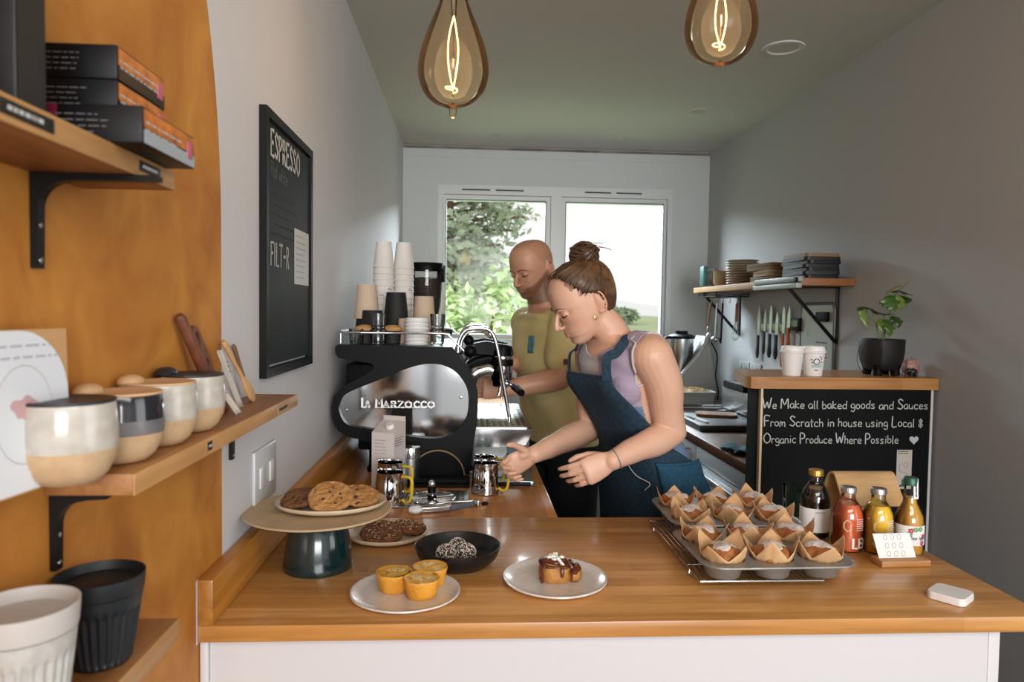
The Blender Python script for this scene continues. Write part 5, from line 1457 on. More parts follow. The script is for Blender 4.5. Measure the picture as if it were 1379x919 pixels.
# two takeaway cups with lids
def takeaway(label, x, logo):
    t = thing('takeaway_cup', label, 'cup', (x, 2.452, UZ + .0004), group='lidded takeaway cups on the chalk bar')
    MB().lathe([(0, .0005), (.027, .0005), (.0285, .0), (.0295, .003), (.038, .084), (0, .084)], 44).build('paper_cup', pmat('cup_white', '#e0dcd8', .55), t)
    MB().lathe([(.0385, .0805), (.0415, .082), (.0418, .0865), (.0385, .089), (.0375, .098), (.0345, .104), (.032, .1045), (.03, .101), (0, .101)], 44).build('sip_lid', pmat('lid_white', '#e6e3e0', .4), t)
    if logo:
        s = MB()
        s.tube([(.0095 * cos(q), .052 + .0095 * sin(q), 0) for q in [i * pi / 10 for i in range(20)]], .0014, 5, closed=True)
        for (qx, qz) in ((-.016, .058), (.016, .062), (.012, .068), (-.014, .048), (.017, .05)): s.box((qx, qz, 0), (.004, .004, .001))
        s.box((0, .022, 0), (.012, .003, .001))
        def wrapv(mb, R=.0345): mb.v = [((R + .0012 + (p[1] - .045) * .105 + p[2] * .3) * cos(-1.72 + p[0] / R), (R + .0012 + (p[1] - .045) * .105 + p[2] * .3) * sin(-1.72 + p[0] / R), p[1]) for p in mb.v]
        wrapv(s); s.build('black_emblem', M_ink, t, smooth=False)
        s = MB(); strokes(s, 'coast', .013, Matrix.Translation((-.016, .032, 0)), .14, curve=True, xs=.85); wrapv(s); s.build('blue_lettering', pmat('pale_teal_print', '#6fb0b4', .6), t, smooth=False)
    return t
takeaway('plain white takeaway cup with lid on the chalk bar, left of the printed one', 1.135, False)
takeaway('white takeaway cup with a round black printed emblem on the chalk bar', 1.213, True)

# plant in a footed black pot
po = thing('potted_plant', 'green swiss cheese plant in a black footed pot on the chalk bar', 'plant', (1.497, 2.515, UZ + .0004))
def potf(a, rr, z): return rr / max(abs(cos(a)), abs(sin(a))) ** .35
MB().lathe([(0, .018), (.042, .018), (.054, .028), (.063, .052), (.067, .085), (.068, .128), (.0665, .131), (.063, .128), (.062, .1), (0, .1)], 64, rfun=potf, M=Matrix.Rotation(.3, 4, 'Z')).build('pot', pmat('matt_black_pot', '#0f0f10', .6), po)
for a in (-2.3, -.8, .8, 2.3):
    MB().tube([(.048 * cos(a), .046 * sin(a), .038), (.047 * cos(a), .044 * sin(a), .018), (.05 * cos(a), .048 * sin(a), .0)], [.02, .016, .015], 14).build('pot_foot', M_black, po)
MB().lathe([(0, .103), (.05, .105), (.062, .101)], 24).build('soil', pmat('dark_soil', '#1d1511', .9, bump=.8), po)
def leaf(base, mid, tip, w, mat, curl=.25, holes=True, up=(0, 0, 1)):
    P = smooth_path([base, mid, tip], 8); n = len(P); b = MB()
    side0 = (Vector(tip) - Vector(base)).cross(Vector(up)).normalized()
    nr = side0.cross((Vector(tip) - Vector(base))).normalized()
    def fn(u, v):
        i = min(int(v * (n - 1)), n - 2); p = P[i].lerp(P[i + 1], v * (n - 1) - i)
        prof = sin(pi * min(1, v ** .7)) ** .8 * (1 - .25 * v) + .02
        s_ = (2 * u - 1)
        notch = 1 - (.35 * max(0, sin(v * 22)) * abs(s_) ** 2 if holes else 0)
        return p + side0 * s_ * w * 1.2 * prof * notch + nr * (-curl * w * s_ * s_ * prof + .08 * w * sin(v * 15) * abs(s_))
    b.grid(fn, 10, 26); return b.build('leaf', mat, po, solid=.0008)
ML1 = pmat('monstera_leaf', '#2f4a1a', .38, var='#46652a', vscale=35); ML2 = pmat('young_leaf', '#6a7a34', .4, var='#54682a', vscale=30); ML3 = pmat('deep_leaf', '#1c3314', .38, var='#2b4820', vscale=30)
def stem(pts): MB().tube(smooth_path(pts, 6), .0028, 8).build('stem', pmat('leaf_stem', '#5d6b35', .5), po)
o_ = Vector((1.497, 2.515, UZ))
def L3(x, z, y=2.515): return Vector((x, y, z)) - o_
stem([(-.004, 0, .1), L3(1.478, 1.41), L3(1.462, 1.462), L3(1.45, 1.484)])
stem([(.006, 0, .1), L3(1.51, 1.43), L3(1.525, 1.48), L3(1.535, 1.53)])
stem([(.0, .005, .1), L3(1.5, 1.41), L3(1.505, 1.45), L3(1.5, 1.465)])
stem([L3(1.535, 1.53), L3(1.55, 1.55), L3(1.565, 1.562), L3(1.59, 1.585)])
leaf(L3(1.452, 1.483), L3(1.41, 1.492, 2.50), L3(1.388, 1.475, 2.49), .024, ML3)
leaf(L3(1.41, 1.488, 2.5), L3(1.413, 1.455, 2.49), L3(1.426, 1.415, 2.485), .016, ML2, holes=False, up=(0, -1, 0))
leaf(L3(1.45, 1.485), L3(1.485, 1.47, 2.5), L3(1.525, 1.467, 2.49), .026, ML3)
leaf(L3(1.505, 1.535, 2.5), L3(1.512, 1.505, 2.485), L3(1.522, 1.478, 2.48), .036, ML1, up=(0, -1, .2))
leaf(L3(1.545, 1.535, 2.5), L3(1.545, 1.505, 2.49), L3(1.53, 1.482, 2.485), .028, ML2, up=(0, -1, .2))
leaf(L3(1.52, 1.548), L3(1.545, 1.552, 2.5), L3(1.59, 1.535, 2.49), .022, ML3)
leaf(L3(1.503, 1.54), L3(1.525, 1.562, 2.5), L3(1.555, 1.572, 2.5), .016, pmat('yellowing_leaf', '#86762f', .45, var='#6b6a2c', vscale=30), holes=False)
leaf(L3(1.507, 1.45), L3(1.51, 1.42, 2.49), L3(1.503, 1.385, 2.48), .024, ML1, up=(0, -1, .1))
leaf(L3(1.53, 1.46), L3(1.545, 1.44, 2.495), L3(1.54, 1.415, 2.49), .018, ML3, up=(0, -1, .1))
leaf(L3(1.488, 1.45), L3(1.482, 1.425, 2.5), L3(1.49, 1.395, 2.495), .012, ML2, holes=False, up=(0, -1, .1))
leaf(L3(1.56, 1.535), L3(1.578, 1.52, 2.49), L3(1.565, 1.505, 2.485), .012, ML3, holes=False, up=(0, -1, .1))
for pts in (((1.435, 1.375), (1.405, 1.345), (1.398, 1.3), (1.41, 1.27), (1.422, 1.258)), ((1.437, 1.37), (1.418, 1.34), (1.414, 1.3), (1.425, 1.265), (1.43, 1.256))):
    w = MB(); w.tube(smooth_path([L3(x, z, 2.5) for x, z in pts], 6), .0011, 6); w.build('dry_tendril', pmat('dry_root', '#1c1814', .7), po)

# elephant figurine and rose quartz
el = thing('elephant_figurine', 'tiny dark elephant figurine between the plant pot and the pink crystal', 'figurine', (1.578, 2.452, UZ + .0004), rad(180))
b = MB(); lumpy(b, (0, 0, .018), .016, .0105, .0115, 3, .03); lumpy(b, (.0155, 0, .0205), .0085, .0075, .0085, 4, .03)
for (x, y) in ((-.009, -.005), (-.009, .005), (.008, -.005), (.008, .005)): b.tube([(x, y, .014), (x, y, .0)], [.0046, .004], 10)
b.tube([(.021, 0, .02), (.026, 0, .014), (.0265, 0, .006), (.029, 0, .004)], [.0038, .003, .0022, .0016], 10)
for s_ in (-1, 1): lumpy(b, (.012, s_ * .0085, .0215), .0045, .0016, .0062, 5, .03)
b.tube([(-.0155, 0, .02), (-.0185, 0, .011)], [.0012, .0008], 6); b.build('body', pmat('dark_stone', '#151210', .45), el)
cq = thing('rose_quartz', 'rough pink crystal cluster at the right end of the chalk bar', 'crystal', (1.596, 2.49, UZ + .0004))
rnd = random.Random(9); bm = bmesh.new(); bmesh.ops.create_icosphere(bm, subdivisions=3, radius=1)
for v in bm.verts:
    n = v.co.normalized(); k = 1 + .12 * sin(n.x * 6 + 1) * sin(n.y * 7) + rnd.uniform(-.07, .07)
    v.co = Vector((n.x * .03 * k, n.y * .024 * k, n.z * .034 * k)); v.co.z = max(v.co.z, -.03)
b = MB().bm(bm, Matrix.Translation((0, 0, .0302))); b.build('crystal', pmat('pink_quartz', '#a2736a', .25, var='#c29a90', vscale=50, trans=.25), cq, smooth=False)

# ---------------------------------------------------------------- kitchen run along the right wall
M_kw = stave_wood('dark_worktop', '#4a2c18', '#573520', '#633f28', 'Y', (.9, .06), .35)
kw = thing('kitchen_worktop', 'dark timber worktop running along the right wall to the window', 'worktop', (0, 0, 0))
MB().bb(1.005, XR - .002, 2.497, YB - .003, .882, .92, .002).build('top', M_kw, kw)
M_grey = pmat('silver_grey_front', '#a4a7a9', .4, .2)
def unit(label, y0, y1, kind):
    t = thing('dishwasher' if kind == 'dish' else 'kitchen_drawer_unit', label, 'dishwasher' if kind == 'dish' else 'cabinet', (0, 0, 0))
    MB().bb(1.04, XR - .004, y0, y1, .02, .878).build('carcass', M_dark, t, smooth=False)
    if kind == 'dish':
        MB().bb(1.018, 1.04, y0 + .002, y1 - .002, .805, .872, .003).build('control_band', M_grey, t)
        d = MB().bb(1.018, 1.04, y0 + .002, y1 - .002, .12, .80, .003).build('door', M_grey, t)
        h = MB(); h.bb(.985, 1.02, y0 + .06, y1 - .06, .765, .785, .006); h.build('handle', pmat('pale_handle', '#a5a8ab', .3, .6), d)
        MB().bb(1.0165, 1.0179, y0 + .3, y0 + .34, .735, .742).build('badge', M_black, d, smooth=False)
    else:
        for (z0, z1) in ((.7, .872), (.4, .695), (.1, .395)):
            d = MB().bb(1.018, 1.04, y0 + .002, y1 - .002, z0, z1, .003).build('drawer', M_grey, t)
            h = MB(); h.tube([(1.018, y0 + .08, z1 - .03), (.992, y0 + .09, z1 - .03), (.992, y1 - .09, z1 - .03), (1.018, y1 - .08, z1 - .03)], .005, 8); h.build('handle', M_steel, d)
unit('silver dishwasher with a long pale handle under the kitchen worktop', 2.52, 3.12, 'dish')
unit('grey drawer unit under the kitchen worktop between dishwasher and far drawers', 3.125, 3.9, 'draw')
unit('grey drawer unit under the kitchen worktop nearest the window', 3.905, 4.85, 'draw')

KT = .9203
sl = thing('slate_board', 'thick dark slate slab on the kitchen worktop beside the woman', 'board', (0, 0, KT))
MB().bb(1.06, 1.60, 3.2, 3.62, .0004, .028, .003).build('slab', pmat('dark_slate', '#232326', .45), sl)
cbd_ = thing('chopping_board', 'rounded brown chopping board lying on the dark slate slab', 'chopping board', (1.24, 3.5, KT + .0285), rad(-15))
MB().prism(rrect(.2, .13, .04), .014).build('board', pmat('brown_board', '#6b4427', .5, var='#7a5232', vscale=8, stretch=(2, 14, 14)), cbd_)
kn = thing('table_knife', 'white handled knife lying at the edge of the slate slab', 'knife', (1.095, 3.37, KT + .0285), rad(100))
b = MB(); b.prism(rrect(.11, .018, .006), .009, Matrix.Translation((-.06, 0, 0))); b.build('handle', M_whitep, kn)
b = MB(); b.prism([(-.005, -.008), (.09, -.006), (.12, .006), (-.005, .008)], .0015, Matrix.Translation((0, 0, .004))); b.build('blade', M_steel, kn)
tc_ = thing('tea_towel', 'crumpled teal tea towel hanging on the near corner of the kitchen worktop', 'towel', (1.07, 2.72, KT))
b = MB(); b.grid(lambda u, v: (-.062 + .17 * u + .008 * sin(v * 14), -.08 + .17 * v + .01 * sin(u * 9), .006 + .018 * (.5 + .5 * sin(u * 11 + v * 5)) * (.4 + .6 * abs(sin(v * 7 + u * 3)))), 30, 30)
b.build('cloth', pmat('teal_cloth', '#17454f', .9, var='#1f5763', vscale=20), tc_, solid=.003)
ty = thing('steel_tray', 'shallow steel tray between the slate slab and the plastic tub', 'tray', (1.28, 3.83, KT))
b = MB(); b.prism(rrect(.3, .2, .02), .002); b.build('base', M_brush, ty)
b = MB(); b.tube([(p[0], p[1], .024) for p in rrect(.31, .21, .025)], .004, 8, closed=True); b.build('rim', M_steel, ty)
b = MB(); P_ = rrect(.3, .2, .02); n = len(P_); b.add([(p[0], p[1], .002) for p in P_] + [(p[0] * 1.03, p[1] * 1.04, .024) for p in P_], [(i, (i + 1) % n, n + (i + 1) % n, n + i) for i in range(n)]); b.build('side_wall', M_brush, ty, solid=.0012)
tu = thing('plastic_tub', 'frosted plastic tub full of pale shavings in front of the food processor', 'tub', (1.31, 4.1, KT))
b = MB(); P_ = rrect(.22, .17, .02); b.add([(p[0] * .88, p[1] * .88, .0006) for p in P_] + [(p[0], p[1], .085) for p in P_], [(i, (i + 1) % n, n + (i + 1) % n, n + i) for i in range(n)] + [tuple(range(n))]); b.build('tub_wall', pmat('frosted_plastic', '#b9c4c9', .4, trans=.3), tu, solid=.002)
b = MB(); b.tube([(p[0] * 1.01, p[1] * 1.01, .086) for p in P_], .004, 8, closed=True); b.build('rim', pmat('frosted_rim', '#cdd5d8', .35), tu)
b = MB(); rnd = random.Random(1)
lumpy(b, (0, 0, .07), .095, .07, .028, 3, .12)
for k in range(90):
    x, y = rnd.uniform(-.09, .09), rnd.uniform(-.065, .065); z = .085 + .018 * (1 - (x / .1) ** 2 - (y / .08) ** 2); a = rnd.uniform(0, 6.28)
    b.tube([(x - .012 * cos(a), y - .012 * sin(a), z), (x, y, z + .008), (x + .012 * cos(a), y + .012 * sin(a), z - .002)], .002, 5)
b.build('shavings', pmat('pale_shavings', '#bfa57c', .8, var='#cfba95', vscale=60), tu)

# food processor with steel jug in a tilted grey housing
fp = thing('food_processor', 'grey food processor holding a steel jug, in the corner by the window', 'food processor', (1.375, 4.42, KT), rad(0))
b = MB(); b.prism([(-.16, 0), (.13, 0), (.135, .18), (.10, .40), (.085, .40), (.03, .28), (-.09, .13), (-.15, .10)], -.2, frame((0, -.09, 0), (1, 0, 0), (0, 0, 1))); b.build('housing', pmat('pale_grey_housing', '#9b9c9b', .45), fp, angle=30)
b = MB(); b.tube([(-.14, -.095, .10), (-.085, -.097, .14), (.035, -.098, .29), (.09, -.097, .405), (.10, -.09, .415)], [.018, .02, .02, .02, .016], 14, flat=.6); b.build('side_arm', pmat('light_grey_arm', '#b5b8b8', .35), fp)
Mj = Matrix.Translation((-.045, .0, .225))
b = MB(); b.lathe([(0, -.06), (.05, -.06), (.06, -.04), (.078, .1), (.078, .16), (0, .16)], 40, Mj); b.build('steel_jug', M_brush, fp)
b = MB(); b.lathe([(.079, .155), (.083, .157), (.083, .172), (.065, .182), (.04, .186), (.038, .205), (0, .206)], 40, Mj); b.build('jug_lid', M_gblack, fp)
b = MB(); b.tube(smooth_path([(-.105, -.04, .385), (-.16, -.05, .385), (-.185, -.05, .33), (-.18, -.05, .26), (-.13, -.04, .215), (-.1, -.035, .235)], 5), .011, 12, flat=.7); b.build('jug_handle', M_gblack, fp)
b = MB(); b.tube(smooth_path([(.11, -.10, .37), (.15, -.105, .28), (.145, -.10, .16), (.165, -.10, .06), (.16, -.1, .006)], 6), .004, 8); b.build('power_cable', M_black, fp)

# steel and glass toaster oven, with a cutlery tray on top
tv = thing('mini_oven', 'steel and glass countertop oven half hidden behind the chalk bar', 'oven', (1.48, 3.55, KT + .0285))
MB().bb(-.11, .14, -.13, .24, .008, .12, .006).build('case', M_brush, tv)
MB().bb(-.10, .13, -.136, -.13, .02, .11, .003).build('glass_door', pmat('smoked_glass', '#2c3434', .12), tv)
for (x, y) in ((-.09, -.1), (.11, -.1), (-.09, .2), (.11, .2)): MB().cyl((x, y, .0), (x, y, .009), .01, seg=12).build('foot', M_rubber, tv)
MB().tube([(-.08, -.136, .105), (-.08, -.155, .108), (.1, -.155, .108), (.1, -.136, .105)], .004, 8).build('door_handle', M_steel, tv)
ctry = thing('cutlery_tray', 'black cutlery tray with upright steel spoons behind the chalk bar', 'cutlery tray', (1.47, 3.6, KT + .149))
b = MB(); b.bb(-.11, .12, -.14, .14, .0003, .006); 
for (x0, x1, y0, y1) in ((-.11, .12, -.14, -.136), (-.11, .12, .136, .14), (-.11, -.106, -.14, .14), (.116, .12, -.14, .14), (0, .004, -.14, .14)): b.bb(x0, x1, y0, y1, .004, .034)
b.build('tray', M_black, ctry, smooth=False)
MB().bb(-.105, -.075, -.13, .13, .0345, .040, .002).build('silver_edge', M_steel, ctry)
for k in range(5):
    sp = thing('teaspoon', ['steel spoon standing at the left of the cutlery tray', 'steel spoon second from the left in the cutlery tray', 'steel spoon in the middle of the cutlery tray', 'steel spoon second from the right in the cutlery tray', 'steel spoon at the right of the cutlery tray'][k], 'spoon', (1.425 + k * .022, 3.56 + .02 * (k % 2), KT + .157), rot=(rad(-12 + 5 * k), rad(-14 + 7 * k), k), group='spoons in the cutlery tray')
    b = MB(); b.tube([(0, 0, 0), (0, 0, .045), (0, 0, .052), (0, .001, .062), (0, .002, .074), (0, .002, .082)], [.0018, .002, .005, .0095, .0085, .002], 12, flat=[1, 1, .5, .35, .35, .6]); b.build('spoon', M_steel, sp)
gc = thing('wicker_pot', 'small brown pot beside the mini oven behind the chalk bar', 'pot', (1.36, 3.16, KT))
MB().lathe([(0, .0004), (.04, .0004), (.047, .02), (.05, .08), (.046, .1), (.043, .1), (.045, .08), (.04, .01), (0, .01)], 32).build('pot', pmat('brown_pot', '#6d4a30', .6, var='#5b3b25', vscale=40), gc)

# ---------------------------------------------------------------- right wall shelf and what hangs there
RZ_ = 1.617
ks = thing('kitchen_wall_plank', 'timber plank shelf holding plates on the right wall', 'shelf', (0, 0, 0))
MB().bb(1.387, XR - .0015, 2.957, 4.37, RZ_ - .031, RZ_, .001).build('board', pmat('shelf_plank', '#9a6238', .5, var='#8a5630', vscale=5, stretch=(16, 1, 16)), ks)
MB().bb(1.384, 1.3868, 2.957, 4.37, RZ_ - .031, RZ_, .0008).build('front_edge', M_edgew, ks)
for y in (3.095, 4.25):
    b = MB(); b.bb(XR - .008, XR - .0015, y - .013, y + .013, RZ_ - .285, RZ_ - .0315); b.bb(1.4, XR - .0015, y - .013, y + .013, RZ_ - .0375, RZ_ - .0315)
    b.tube([(XR - .008, y, RZ_ - .275), (1.41, y, RZ_ - .04)], .0085, 8); b.build('bracket', M_blackmetal, ks, smooth=False)
def dish_stack(name, cat, where, x, y, n, r, pitch, mat, group, prof):
    for k in range(n):
        w = 'topmost' if k == n - 1 else ('lowest' if k == 0 else 'number %d from the bottom' % (k + 1))
        t = thing(name, '%s, %s' % (where, w), cat, (x, y, RZ_ + .0004 + k * pitch), group=group)
        MB().lathe([(a * r, b * r) for a, b in prof], 40).build('dish', mat, t)
PP = [(0, .0), (.55, 0), (.6, .02), (.9, .1), (1, .16), (.99, .18), (.95, .17), (.6, .07), (0, .06)]
BP = [(0, 0), (.5, 0), (.7, .12), (.95, .42), (1, .6), (.96, .6), (.88, .42), (.6, .14), (0, .1)]
dish_stack('stacked_plate', 'plate', 'cream plate in the tall stack on the right wall shelf', 1.508, 3.90, 10, .088, .0138, pmat('stack_cream', '#b3a48e', .4, var='#a39479', vscale=20), 'cream plates on the right wall shelf', PP)
dish_stack('stacked_bowl', 'bowl', 'small cream bowl in the short stack by the tall plates', 1.475, 4.13, 5, .05, .0155, pmat('bowl_cream', '#b09f86', .45, var='#9c8b70', vscale=20), 'small bowls on the right wall shelf', BP)
pb = thing('food_bag', 'clear food bag with a teal clip at the window end of the wall shelf', 'bag', (1.49, 4.29, RZ_ + .0004))
b = MB(); lumpy(b, (.0, 0, .058), .07, .045, .06, 3, .08, zmin=-.0575); b.build('bag', pmat('pale_film', '#a3a7a4', .3, var='#8b8780', vscale=30), pb)
MB().bb(-.085, -.06, -.04, .03, .012, .128, .004).build('teal_clip', pmat('teal_plastic', '#2f6a68', .4), pb)
for k, (y0, y1, h, c, lab) in enumerate(((3.33, 3.56, .026, '#8a7357', 'brown paper bundle at the bottom beside the dark plates on the wall shelf'), (3.34, 3.54, .03, '#9a8567', 'tan paper bundle in the middle beside the dark plates on the wall shelf'), (3.35, 3.6, .034, '#7d6449', 'darker brown bundle at the top beside the dark plates on the wall shelf'))):
    t = thing('paper_bag_bundle', lab, 'paper bags', (1.5, (y0 + y1) / 2, RZ_ + .0004 + (0, .0275, .059)[k]), (.05, -.04, .08)[k], group='paper bundles on the right wall shelf')
    b = MB()
    for i in range(5): b.box((0, .004 * ((i * 7) % 3 - 1), h * (i + .5) / 5), (.16 - .004 * (i % 3), y1 - y0, h / 5 - .0006), .001)
    b.build('paper_sheets', pmat('bundle_paper_%d' % k, c, .75), t)
for k in range(7):
    t = thing('dark_serving_board', 'dark rectangular serving dish in the pile near the shelf end, ' + ('topmost and paler' if k == 6 else 'lowest' if k == 0 else 'number %d from the bottom' % (k + 1)), 'serving dish', (1.5, 3.09, RZ_ + .0004 + k * .0155), (.03, -.05, .04, -.02, .06, 0, .03)[k], group='dark serving dishes on the right wall shelf')
    b = MB(); b.prism(rrect(.15 + .01 * (k % 2), .23 + .012 * ((k * 5) % 3), .02), .0145); b.build('dish', pmat('dish_dark' if k < 6 else 'dish_tan', '#0c0b0c' if k < 6 else '#80684e', .5), t)
cf = thing('film_dispenser', 'grey cling film dispenser fixed to the front edge of the wall shelf', 'dispenser', (1.375, 3.14, RZ_ - .02))
MB().bb(-.012, .0085, -.235, .235, .002, .026, .004).build('upper_body', pmat('grey_dispenser', '#8f9794', .4), cf)
MB().bb(-.018, .0085, -.225, .235, -.024, -.002, .004).build('lower_body', pmat('grey_dispenser_light', '#9da5a2', .4), cf)
MB().bb(-.0185, .0, -.2, .2, -.0021, .0021).build('cutter_slot', M_black, cf, smooth=False)
MB().cyl((-.02, -.215, .01), (.004, -.215, .01), .011, seg=18).build('black_knob', M_gblack, cf)
# hanging rail
hr = thing('utensil_rail', 'black wire rail with hooks hanging under the wall shelf', 'rail', (0, 0, 0))
b = MB(); b.tube([(1.41, 4.03, 1.572), (1.41, 4.33, 1.572), (1.60, 4.33, 1.572), (1.60, 4.03, 1.572)], .003, 8, closed=True)
b.tube([(1.41, 4.03, 1.56), (1.41, 4.33, 1.56), (1.60, 4.33, 1.56), (1.60, 4.03, 1.56)], .003, 8, closed=True)
for x, y in ((1.41, 4.03), (1.41, 4.33), (1.6, 4.33), (1.6, 4.03)): b.cyl((x, y, 1.558), (x, y, RZ_ - .0312), .003, seg=8)
b.build('wire_frame', M_blackmetal, hr)
HK = ((1.44, 4.2), (1.47, 4.19), (1.50, 4.17), (1.535, 4.15), (1.575, 4.14))
for x, y in HK:
    MB().tube([(x, y, 1.562), (x, y - .008, 1.55), (x, y - .012, 1.535), (x, y, 1.525), (x, y + .01, 1.535)], .002, 7).build('hook', M_steel, hr)
MB().bb(1.43, 1.58, 4.1, 4.28, 1.575, 1.582).build('white_strip', M_panelw, hr, smooth=False)
def hang(name, label, k, build):
    x, y = HK[k]; t = thing(name, label, 'utensil', (x, y, 1.524), rot=(0, rad(8 if k == 0 else 2), 0), group='utensils hanging on the rail'); build(t); return t
def u_spoon(t):
    MB().tube([(0, 0, 0), (0, 0, -.02), (0, 0, -.14)], [.006, .0075, .006], 12).build('wood_handle', M_midw, t)
    b = MB(); b.tube([(0, 0, -.14), (0, 0, -.21), (0, 0, -.222), (0, 0, -.25), (0, 0, -.272)], [.003, .004, .016, .021, .006], 14, flat=[1, .8, .4, .3, .5]); b.build('steel_bowl', M_steel, t)
def u_ladle(t):
    b = MB(); b.tube([(0, 0, 0), (0, 0, -.16), (0, 0, -.20)], [.004, .004, .003], 10); lumpy(b, (0, -.012, -.215), .026, .026, .018, 3, .0); b.build('ladle', M_brush, t)
def u_spat(t):
    b = MB(); b.tube([(0, 0, 0), (0, 0, -.12), (0, 0, -.15), (0, 0, -.235), (0, 0, -.24)], [.008, .009, .014, .015, .012], 12, flat=[.7, .7, .35, .3, .3]); b.build('spatula', M_gblack, t)
def u_whisk(t):
    MB().tube([(0, 0, 0), (0, 0, -.01), (0, 0, -.11)], [.006, .009, .008], 12).build('orange_handle', pmat('orange_brown_wood', '#8c5a22', .5), t)
    b = MB()
    for k in range(5):
        a = k * pi / 5; c_, s_ = cos(a), sin(a)
        b.tube(smooth_path([(.004 * c_, .004 * s_, -.11), (.019 * c_, .019 * s_, -.17), (.021 * c_, .021 * s_, -.2), (0, 0, -.222), (-.021 * c_, -.021 * s_, -.2), (-.019 * c_, -.019 * s_, -.17), (-.004 * c_, -.004 * s_, -.11)], 4), .0011, 5)
    b.build('whisk_wires', M_steel, t)
hang('serving_spoon', 'wood handled steel spoon hanging nearest the window on the rail', 0, u_spoon)
hang('ladle', 'steel ladle hanging on the rail beside the wood handled spoon', 1, u_ladle)
hang('black_spatula', 'black spatula hanging in the middle of the rail', 2, u_spat)
hang('whisk', 'wire whisk with an orange brown handle hanging at the wall end of the rail', 4, u_whisk)
# knife strip
ns = thing('magnetic_knife_strip', 'pale magnetic strip holding the knives on the right wall', 'knife rack', (XR, 3.73, 1.39))
MB().bb(-.014, -.0008, -.26, .235, -.018, .018, .002).build('strip', pmat('pale_oak_strip', '#938a6a', .5), ns)
KX = XR - .0152
for (y, zt, zb, col, w, cat_, lab) in ((3.92, 1.505, 1.215, '#15241d', .018, 'knife', 'dark green handled knife, nearest the window on the magnetic strip'), (3.84, 1.487, 1.24, '#3b1230', .016, 'knife', 'purple handled knife, second from the window on the magnetic strip'),
                                 (3.765, 1.507, 1.228, '#0e0e10', .02, 'knife', 'long black handled knife in the middle of the magnetic strip'), (3.685, 1.47, 1.225, '#0e0e10', .02, 'knife', 'shorter black handled knife in the middle of the magnetic strip'),
                                 (3.605, 1.502, 1.19, '#b4551c', .018, 'knife', 'orange handled knife with the longest handle on the magnetic strip'), (3.545, 1.502, 1.27, '#b4551c', .018, 'knife', 'orange handled knife nearest the black box on the magnetic strip')):
    t = thing('kitchen_knife', lab, cat_, (KX, y, 0), group='knives on the magnetic strip')
    hl = .125 if col != '#b4551c' else (.17 if zb < 1.2 else .12)
    b = MB(); b.prism([(-w * .9, zb + hl), (w * .9, zb + hl), (w * .9, zt - .05), (0, zt), (-w * .2, zt), (-w * .9, zt - .02)], .0018, frame((-.0021, 0, 0), (0, 1, 0), (0, 0, 1))); b.build('blade', M_brush, t, smooth=False)
    b = MB(); b.tube([(-.004, 0, zb + hl + .004), (-.004, 0, zb + hl * .6), (-.004, .003, zb + hl * .2), (-.004, .004, zb)], [w * .75, w * .7, w * .95, w * .5], 12, flat=.55, up=(1, 0, 0)); b.build('handle', pmat('knife_handle', col, .45), t)
ob = thing('black_wall_timer', 'small black box fixed on the wall beside the knife strip', 'timer', (XR, 3.465, 1.41))
MB().bb(-.03, -.0008, -.055, .03, -.03, .035, .004).build('case', M_gblack, ob); MB().bb(-.0312, -.0302, -.045, .015, -.008, .022).build('display', pmat('dull_display', '#2d3333', .2), ob, smooth=False)
wb = thing('whiteboard', 'grey framed whiteboard with black notes behind the shelf bracket', 'whiteboard', (XR, 3.26, 1.345))
Mwb = frame((-.0008, 0, 0), (0, -1, 0), (0, 0, 1))
b = MB(); b.prism(rrect(.315, .335, .03), .012, Mwb); b.build('board', pmat('whiteboard_surface', '#a9adad', .3), wb)
b = MB(); b.tube([Mwb @ Vector((p[0], p[1], .008)) for p in rrect(.315, .335, .03)], .008, 8, closed=True); b.build('frame', pmat('grey_frame', '#5d6162', .4), wb)
s = MB(); squiggles(s, Mwb @ Matrix.Translation((.0, -.09, .0125)), .12, .09, 4, .006, 6, .95); s.build('handwriting', M_ink, wb, smooth=False)
b = MB(); b.bb(-.032, -.013, -.12, -.02, .085, .13, .004); b.build('eraser', M_gblack, wb)
s = MB(); s.prism([(-.02, -.02), (.02, -.02), (.02, .02), (-.02, .02)], .0006, Mwb @ Matrix.Translation((-.08, .03, .0121))); s.build('sticker', pmat('pale_green_sticker', '#9fa887', .6), wb, smooth=False)
for y, lab in ((4.14, 'double socket plate low on the right wall nearest the window'), (3.975, 'double socket plate low on the right wall nearest the knives')):
    t = thing('wall_socket', lab, 'socket', (XR, y, 1.137), group='socket plates on the right wall')
    MB().bb(-.010, -.0008, -.075, .075, -.043, .043, .003).build('plate', pmat('socket_white', '#a9adad', .4), t)
    b = MB()
    for yy in (-.035, .035):
        b.bb(-.0112, -.0102, yy - .006, yy - .003, .0, .008); b.bb(-.0112, -.0102, yy + .003, yy + .006, .0, .008); b.bb(-.0112, -.0102, yy - .0015, yy + .0015, .014, .021)
    b.build('pin_holes', M_black, t, smooth=False)
